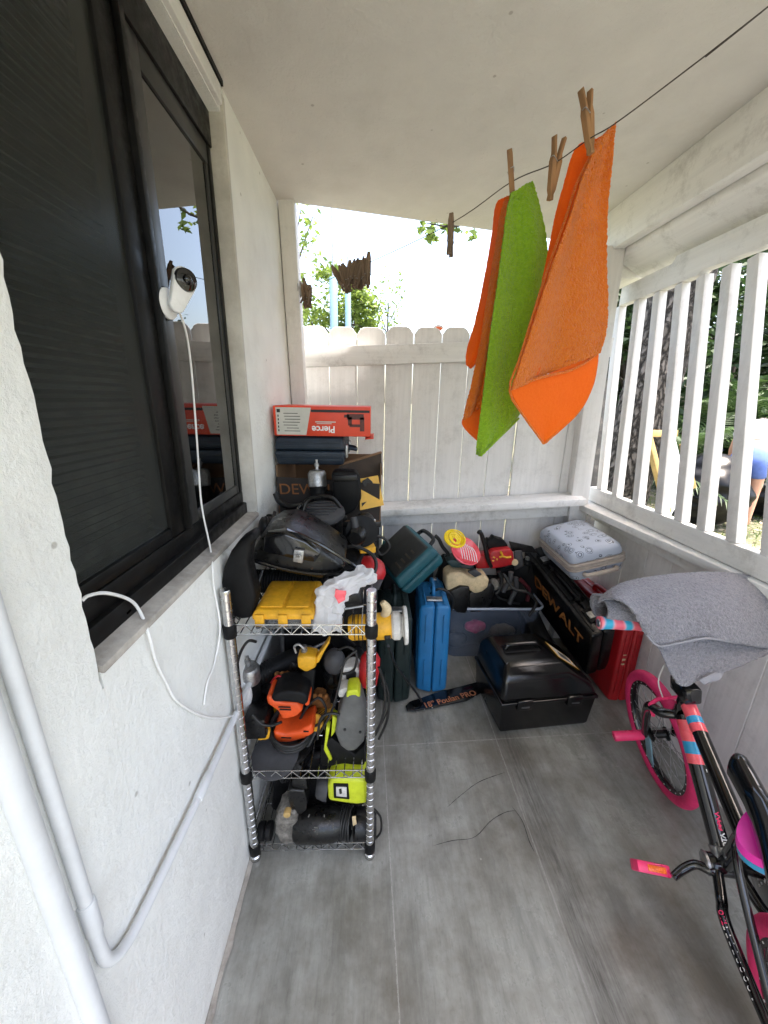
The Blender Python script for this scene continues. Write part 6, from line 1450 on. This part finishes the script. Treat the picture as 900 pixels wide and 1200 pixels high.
for a, c_ in ((GL, GR), (GR, GL)):
    d = (c_-a).normalized(); b = MB(); b.lathe([(.014, -.008), (.0205, -.007), (.0215, 0), (.0200, .006), (.0190, .03), (.0198, .06), (.0195, .11), (.021, .118), (.014, .12)], a, d, 24); g = b.done('grip', M_GRIP, bike)
    b = MB(); b.lathe([(.0120, -.0105), (.0128, -.0085)], a, d, 20); b.done('end_cap', M_STEEL, g)
# frame tubes
BB = K(-.455, 0, .245)
def dec_tube(name, a, c_, r, segs, parent):
    """painted tube with colour bands: segs = [(t0, t1, material)]"""
    for t0, t1, m in segs:
        b = MB(); b.cyl(a.lerp(c_, t0), a.lerp(c_, t1), r, r, 26); o = b.done(name, m, parent)
    return o
d0, d1 = K(-.215, 0, .500), BB
b = MB(); b.cyl(d0, d1, .0235, .0225, 26); dt = b.done('down_tube', M_BLACKG, bike)
for t0, t1, m in ((.04, .20, M_CORAL), (.20, .29, M_SKYB), (.29, .36, M_CORAL)):
    b = MB(); b.cyl(d0.lerp(d1, t0), d0.lerp(d1, t1), .0241, .0240, 26); b.done('paint_band', m, dt)
seatT = K(-.545, 0, .505)
t0_, t1_ = K(-.228, 0, .562), K(-.520, 0, .44)
b = MB(); b.cyl(t0_, t1_, .0190, .0185, 26); tt = b.done('top_tube', M_BLACKG, bike)
for a0, a1, m in ((.05, .16, M_CORAL), (.16, .22, M_SKYB), (.22, .29, M_CORAL)):
    b = MB(); b.cyl(t0_.lerp(t1_, a0), t0_.lerp(t1_, a1), .0196, .0195, 26); b.done('paint_band', m, tt)
def glyphs(a, c_, r, side, n, mt, parent, rnd, size=.010):
    """illegible small decal marks along a tube"""
    b = MB(); d = (c_-a).normalized(); nn = (side-d*side.dot(d)).normalized(); tt_ = d.cross(nn)
    for i in range(n):
        p = a.lerp(c_, (i+.5)/n)+nn*(r+.0006); s = size
        k = rnd.randrange(4); R3 = Matrix((d, tt_, nn)).transposed()
        if k == 0: b.torus(p, nn, s*.42, s*.12, 14, 6)
        elif k == 1:
            b.box(p, (s*.22, s*1.1, .0008), R3); b.box(p+tt_*s*.45, (s*.8, s*.22, .0008), R3)
        elif k == 2: b.torus(p, nn, s*.42, s*.12, 12, 6, 1.0, 5.2); b.box(p, (s*.6, s*.2, .0008), R3)
        else: b.box(p, (s*.2, s*1.1, .0008), Matrix.Rotation(.5, 3, nn) @ R3); b.box(p+d*s*.3, (s*.2, s*1.1, .0008), Matrix.Rotation(-.5, 3, nn) @ R3)
    return b.done('decal', mt, parent)
rnd = random.Random(17); TOC = (EYE-BO).normalized()
glyphs(d0.lerp(d1, .05), d0.lerp(d1, .42), .0240, (TOC+Rt*.9).normalized(), 9, M_WHITE, dt, rnd, .010)
glyphs(d0.lerp(d1, .66), d0.lerp(d1, .78), .0230, (TOC+Rt*.5).normalized(), 4, M_PINKG, dt, rnd, .011)
glyphs(d0.lerp(d1, .79), d0.lerp(d1, .88), .0230, (TOC+Rt*.5).normalized(), 3, M_WHITE, dt, rnd, .012)
b = MB(); b.cyl(BB, seatT, .0185, .0175, 24); b.done('seat_tube', M_BLACKG, bike)
b = MB(); b.cyl(BB-Rt*.038, BB+Rt*.038, .0245, n=26, bevel=.003); b.done('bottom_bracket', M_BLACKG, bike)
b = MB(); b.lathe([(.026, -.002), (.027, .004), (.022, .008)], BB-Rt*.040, -Rt, 26); b.done('bracket_ring', M_STEEL, bike)
b = MB(); p = d0.lerp(d1, .93); b.lathe([(.0236, -.016), (.0252, -.014), (.0252, .014), (.0236, .016)], p, d1-d0, 26); b.hull([BB+U_*.028+S_*.010-Rt*k+S_*j for k in (.008, .016) for j in (-.03, .016)]+[BB+U_*.06+S_*.02-Rt*.012], .004); b.done('silver_clamp', M_STEEL, bike)
# seat
sc = K(-.630, 0, .565)
b = MB(); b.tube([seatT-U_*.01, seatT.lerp(sc, .5), sc-U_*.02], .0125, 14); b.done('seat_post', M_STEEL, bike)
b = MB(); rows = []
for i in range(29):
    s = i/28; x = .155-.28*s; w = .024+.052*max(0, (s-.30)/.70)**1.2; h = .034+.012*math.sin(math.pi*s)+.035*max(0, .35-s)*1.6
    if i == 0: w *= .3; h *= .45
    if i == 1: w *= .75; h *= .85
    if i == 28: w *= .6; h *= .5
    row = []
    for k in range(25):
        a = 2*math.pi*k/24; ss, cc_ = math.sin(a), math.cos(a)
        row.append(sc+S_*x+Rt*(w*cc_)+U_*(.020+(h if ss > 0 else .022)*ss+.045*max(0, .3-s)))
    rows.append(row)
b.grid(rows); b.done('saddle', M_BLACKG, bike, sharp=70)
def ell(u, k, n=36): return [sc+S_*(.012+.060*k*math.cos(2*math.pi*i/n))+Rt*(.064*k*math.sin(2*math.pi*i/n)*(1-.45*math.cos(2*math.pi*i/n)))+U_*u for i in range(n)]
for m, z0, z1, k0, k1, nm in ((M_MAG, -.044, -.030, .80, .97, 'saddle_skirt'), (M_SKYB, -.0295, -.014, .975, 1.0, 'saddle_stripe'), (M_MAG, -.0135, .006, 1.0, .98, 'saddle_skirt')):
    b = MB(); b.hull(ell(z0, k0)+ell(z1, k1)); b.done(nm, m, bike)
# stays, chain guard, cranks
for sg in (-1, 1):
    b = MB(); b.tube([BB-S_*.02+Rt*sg*.025, BB-S_*.075+Rt*sg*.040-U_*.018, BB-S_*.11+Rt*sg*.052-U_*.012, BB-S_*.17+Rt*sg*.056-U_*.014, cR+Rt*sg*.056], [.0125, .0125, .0125, .012, .010], 14); cs = b.done('chain_stay', M_BLACKG, bike)
    if sg < 0:
        glyphs(BB-S_*.13+Rt*sg*.054-U_*.013, cR+S_*.09+Rt*sg*.056, .0122, (TOC-Rt*.3).normalized(), 9, M_WHITE, cs, rnd, .009)
        glyphs(BB-S_*.105+Rt*sg*.050-U_*.013, BB-S_*.135+Rt*sg*.054-U_*.013, .0124, (TOC-Rt*.3).normalized(), 3, M_PINKG, cs, rnd, .010)
    b = MB(); b.tube([seatT-U_*.05+Rt*sg*.016, seatT-U_*.07-S_*.05+Rt*sg*.045, cR+Rt*sg*.056], .0085, 12); b.done('seat_stay', M_BLACKG, bike)
b = MB(); b.hull([BB+S_*s+Rt*r+U_*u for r in (.066, .072) for s, u in ((.075, .05), (.075, -.03), (-.02, -.085), (-.02, .085), (-.33, .02), (-.33, -.05))], .004); cg = b.done('chain_guard', M_BLACKG, bike)
b = MB()
for i in range(60):
    s = -.28+.33*rnd.random(); u = rnd.uniform(-.03, .03); p = BB+S_*s+U_*u+Rt*.0655; b.cyl(p, p-Rt*.001, .0028, n=8)
b.done('guard_dots', M_WHITE, cg)
PL = on_plane(791, 1027, BB-Rt*.10, Rt); 
cr = [BB-Rt*.035, BB-Rt*.058, BB-Rt*.072+S_*.0-U_*.016, BB-Rt*.085-U_*.062+S_*.0, BB-Rt*.092-U_*.092, BB-Rt*.108-U_*.098]
c0 = W(834, 1020, 2, .235); c1 = W(815, 1013, 2, .225); c2 = W(800, 1019, 2, .205); c3 = W(789, 1028, 2, .19)
b = MB(); b.tube([BB-Rt*.02, c0, c1, c2, c3], [.013, .012, .0105, .0105, .009], 14); b.done('crank_arm', M_BLACKG, bike)
pa, pb = W(786, 1022, 2, .185), W(747, 1014, 2, .185); dd = (pb-pa).normalized()
qx = frame((pa+pb)/2, dd, (0, .93, -.36)); q3 = qx.to_3x3(); vd = (EYE-(pa+pb)/2).normalized()
vd = (vd-dd*vd.dot(dd)).normalized(); wd = dd.cross(vd).normalized(); q3 = Matrix((dd, wd, vd)).transposed(); pl = (pb-pa).length
b = MB(); b.box((pa+pb)/2-vd*.024, (pl, .026, .052), q3, .004); pe = b.done('pedal', M_PINKG, bike)
b = MB(); b.box((pa+pb)/2+vd*.0025-dd*pl*.08, (pl*.55, .014, .003), q3, .001); b.done('reflector', M_REFL, pe)
b = MB(); b.tube([BB+Rt*.035, BB+Rt*.085, BB+Rt*.095+S_*.03+U_*.03, BB+Rt*.10+S_*.08+U_*.07], [.013, .012, .0105, .009], 12); b.done('crank_arm', M_BLACKG, bike)
b = MB(); p = BB+Rt*.145+S_*.085+U_*.075; b.box(p, (.075, .055, .022), Matrix((Rt, S_, U_)).transposed(), .004); b.done('pedal', M_PINKG, bike)
# grey towel over the bar
t = thing('towel', 'grey terry towel draped over the handlebar of the bike', 'towel', Vector((1.0, .98, .62)), None)
def drape(top, bot, mid, nr, nc, seed, fuzz=.0026):
    A = [Y(*p) for p in top]; C = [Y(*p) for p in bot]; M_ = [Y(*p) for p in mid]; rows = []
    for i in range(nr+1):
        s = i/nr; row = []
        for j in range(nc+1):
            k = j/nc; a, m, c = spline(A, k), spline(M_, k), spline(C, k)
            p = (1-s)*(1-s)*a+2*s*(1-s)*m+s*s*c
            fold = .0045*math.sin(k*15+seed+s*2.0)*s+.010*math.sin(k*6.2+seed*1.7)*s
            p += Vector((-.25, -1, .25))*fold
            p += Vector((noise.noise(p*160), noise.noise(p*160+Vector((9, 0, 0))), noise.noise(p*160+Vector((0, 9, 0)))))*fuzz
            row.append(p)
        rows.append(row)
    return rows
b = MB(); b.grid(drape([(700, 706, 1.06), (716, 690, 1.10), (742, 680, 1.12), (780, 674, 1.12), (820, 671, 1.12), (860, 672, 1.11), (915, 681, 1.10), (960, 690, 1.10)],
                       [(748, 722, .98), (756, 742, .955), (772, 756, .93), (800, 752, .92), (828, 747, .92), (862, 752, .92), (915, 760, .92), (970, 768, .92)],
                       [(724, 690, 1.0), (738, 696, .99), (758, 704, .98), (796, 704, .97), (826, 700, .97), (862, 702, .97), (915, 706, .97), (970, 712, .97)], 110, 230, 1.3))
solid(b.done('upper_layer', M_TGY, t, sharp=80), .006)
b = MB(); b.tube([Y(758, 744, .951), Y(772, 757, .926), Y(800, 753, .916), Y(828, 748, .916), Y(862, 753, .916), Y(915, 761, .916)], .0032, 8); b.done('hem', M_TGYB, t)
b = MB(); b.grid(drape([(752, 716, 1.0), (770, 720, .985), (800, 722, .98), (830, 722, .98), (862, 724, .98), (900, 726, .98), (960, 730, .98)],
                       [(785, 783, .895), (799, 805, .875), (815, 801, .875), (830, 792, .88), (856, 781, .89), (900, 766, .90), (960, 762, .90)],
                       [(768, 750, .95), (782, 765, .94), (806, 762, .94), (830, 758, .94), (858, 754, .945), (900, 750, .95), (960, 748, .95)], 90, 170, 2.1))
solid(b.done('lower_layer', M_TGY, t, sharp=80), .006)
b = MB(); b.grid(drape([(818, 797, .872), (840, 787, .88), (872, 775, .888)], [(824, 801, .874), (846, 791, .882), (874, 779, .89)], [(821, 799, .868), (843, 789, .876), (873, 777, .884)], 8, 30, 0, .0005)); solid(b.done('woven_band', M_TGYB, t, sharp=80), .004)
b = MB()
c0 = Vector((GL.x+.03, GL.y+.012, GL.z)); 
rows = []
for i in range(60):
    s = i/59; row = []
    for k in range(49):
        a = 2*math.pi*k/48*1.18-.6; rr = .036+.010*k/48+.012*s
        p = GL.lerp(GR, .02+.42*s)+Vector((0, math.cos(a)*rr*1.15+.040, math.sin(a)*rr*.9+.034))
        p += Vector((noise.noise(p*160), noise.noise(p*160+Vector((9, 0, 0))), noise.noise(p*160+Vector((0, 9, 0)))))*.0026
        row.append(p)
    rows.append(row)
b.grid(rows); solid(b.done('rolled_end', M_TGY, t, sharp=80), .006)

# ================================================================ person in the yard
py = 4.45
H0 = Y(862, 608, py); gz = -.06
pp = thing('person', 'person in white printed shirt and blue shorts bending over away from the porch', 'person', (Y(868, 600, py).x, py, gz))
px = Y(878, 540, py).x
def skin(name, verts, edges, radii, mt, parent, sub=2):
    me = bpy.data.meshes.new(name); me.from_pydata(verts, edges, []); o = bpy.data.objects.new(name, me); col.objects.link(o)
    m = o.modifiers.new('s', 'SKIN'); o.modifiers.new('d', 'SUBSURF').levels = sub
    for v, r in zip(me.skin_vertices[0].data, radii): v.radius = (r, r) if not hasattr(r, '__len__') else r
    me.skin_vertices[0].data[0].use_root = True
    bpy.context.view_layer.update(); em = bpy.data.meshes.new_from_object(o.evaluated_get(bpy.context.evaluated_depsgraph_get()))
    bpy.data.objects.remove(o); b = MB(); b.bm.from_mesh(em); return b.done(name, mt, parent, sharp=180)
O_ = Vector((px, py, gz)); fx = Vector((.75, .66, 0)).normalized(); lx = Vector((-.66, .75, 0))   # facing away and to the right
q = lambda f, l, z: tuple(O_+fx*f+lx*l+Vector((0, 0, z)))
V = [q(-.02, 0, .90), q(.10, 0, 1.05), q(.28, 0, 1.17), q(.42, 0, 1.20), q(.50, 0, 1.20), q(.60, 0, 1.16),
     q(-.03, .10, .84), q(-.06, .12, .48), q(-.12, .13, .09), q(-.03, .135, .035),
     q(-.03, -.10, .84), q(.02, -.12, .48), q(-.02, -.13, .09), q(.08, -.135, .035),
     q(.36, .17, 1.16), q(.40, .21, .90), q(.50, .20, .68), q(.52, .20, .60),
     q(.36, -.17, 1.16), q(.44, -.21, .90), q(.56, -.18, .70), q(.58, -.18, .62)]
Ed = [(0, 1), (1, 2), (2, 3), (3, 4), (4, 5), (0, 6), (6, 7), (7, 8), (8, 9), (0, 10), (10, 11), (11, 12), (12, 13), (3, 14), (14, 15), (15, 16), (16, 17), (3, 18), (18, 19), (19, 20), (20, 21)]
Rr = [.13, .125, .135, .10, .055, .085, .095, .062, .04, .035, .095, .062, .04, .035, .055, .042, .033, .03, .055, .042, .033, .03]
skin('body', V, Ed, Rr, M_SKIN, pp)
b = MB(); b.sphere(Vector(q(.61, 0, 1.19)), (.11, .11, .125), 20); b.sphere(Vector(q(.56, .0, 1.22)), (.07, .07, .06), 14); crumple(b, .008, 20, 1, 1); b.done('hair', M_HAIR, pp, sharp=80)
def shirt_mat():
    m, t_, b_ = nt('white_printed_shirt'); co = N(t_, 'ShaderNodeTexCoord').outputs['Object']
    v = N(t_, 'ShaderNodeTexVoronoi', i_Scale=13.0); t_.links.new(co, v.inputs['Vector']); r = ramp(t_, v.outputs['Distance'], [(.16, (.25, .30, .32)), (.22, (.82, .82, .82))]); t_.links.new(r.outputs[0], b_.inputs['Base Color']); b_.inputs['Roughness'].default_value = .9; return m
skin('shirt', [q(.04, 0, 1.0), q(.13, 0, 1.08), q(.28, 0, 1.18), q(.41, 0, 1.205), q(.36, .18, 1.165), q(.375, .205, 1.04), q(.36, -.18, 1.165), q(.395, -.205, 1.04)], [(0, 1), (1, 2), (2, 3), (3, 4), (4, 5), (3, 6), (6, 7)], [.150, .150, .150, .115, .075, .066, .075, .066], shirt_mat(), pp)
skin('shorts', [q(-.03, 0, .90), q(.05, 0, 1.0), q(-.03, .10, .83), q(-.045, .115, .60), q(-.03, -.10, .83), q(.005, -.115, .60)], [(0, 1), (0, 2), (2, 3), (0, 4), (4, 5)], [.150, .142, .118, .096, .118, .096], M_SHORTS, pp)
for sg, hx in ((1, .52), (-1, .58)):
    b = MB()
    for k in range(4):
        a = Vector(q(hx+.005, sg*.19+(k-1.5)*.018, .60)); b.tube([a+Vector((0, 0, .02)), a+fx*.006+Vector((0, 0, -.035)), a+fx*.0-Vector((0, 0, .06))], [.009, .0085, .006], 8)
    a = Vector(q(hx-.02, sg*.165, .62)); b.tube([a+Vector((0, 0, .02)), a-fx*.02+Vector((0, 0, -.025))], [.010, .007], 8)
    b.done('fingers', M_SKIN, pp)
# ================================================================ light
w = bpy.data.worlds.new('World'); scene.world = w; w.use_nodes = True
t = w.node_tree; bg = t.nodes['Background']
sky = t.nodes.new('ShaderNodeTexSky'); sky.sky_type = 'NISHITA'; sky.sun_disc = False
SUN_EL, SUN_AZ = R(78), R(112)      # azimuth measured from +Y towards +X
sky.sun_elevation = SUN_EL; sky.sun_rotation = SUN_AZ
sky.air_density = 1.0; sky.dust_density = 4.0; sky.ozone_density = 1.0
tint = t.nodes.new('ShaderNodeMix'); tint.data_type = 'RGBA'; tint.blend_type = 'MULTIPLY'; tint.inputs[0].default_value = 1; tint.inputs[7].default_value = (1, .94, .865, 1)   # hazy, warmer white balance
t.links.new(sky.outputs[0], tint.inputs[6]); t.links.new(tint.outputs[2], bg.inputs[0]); bg.inputs[1].default_value = .15
sd = bpy.data.lights.new('sun', 'SUN'); sd.energy = 2.0; sd.angle = R(1.5); sd.color = (1, .95, .88)
so = bpy.data.objects.new('sun', sd); col.objects.link(so)
dirv = Vector((math.sin(SUN_AZ)*math.cos(SUN_EL), math.cos(SUN_AZ)*math.cos(SUN_EL), math.sin(SUN_EL)))
so.rotation_euler = dirv.to_track_quat('Z', 'Y').to_euler(); so.location = (0, 0, 6)
scene.view_settings.view_transform = 'Standard'; scene.view_settings.look = 'None'
scene.view_settings.exposure = 2.8; scene.view_settings.gamma = 1
scene.view_settings.use_curve_mapping = False
scene.render.resolution_x = 768; scene.render.resolution_y = 1024
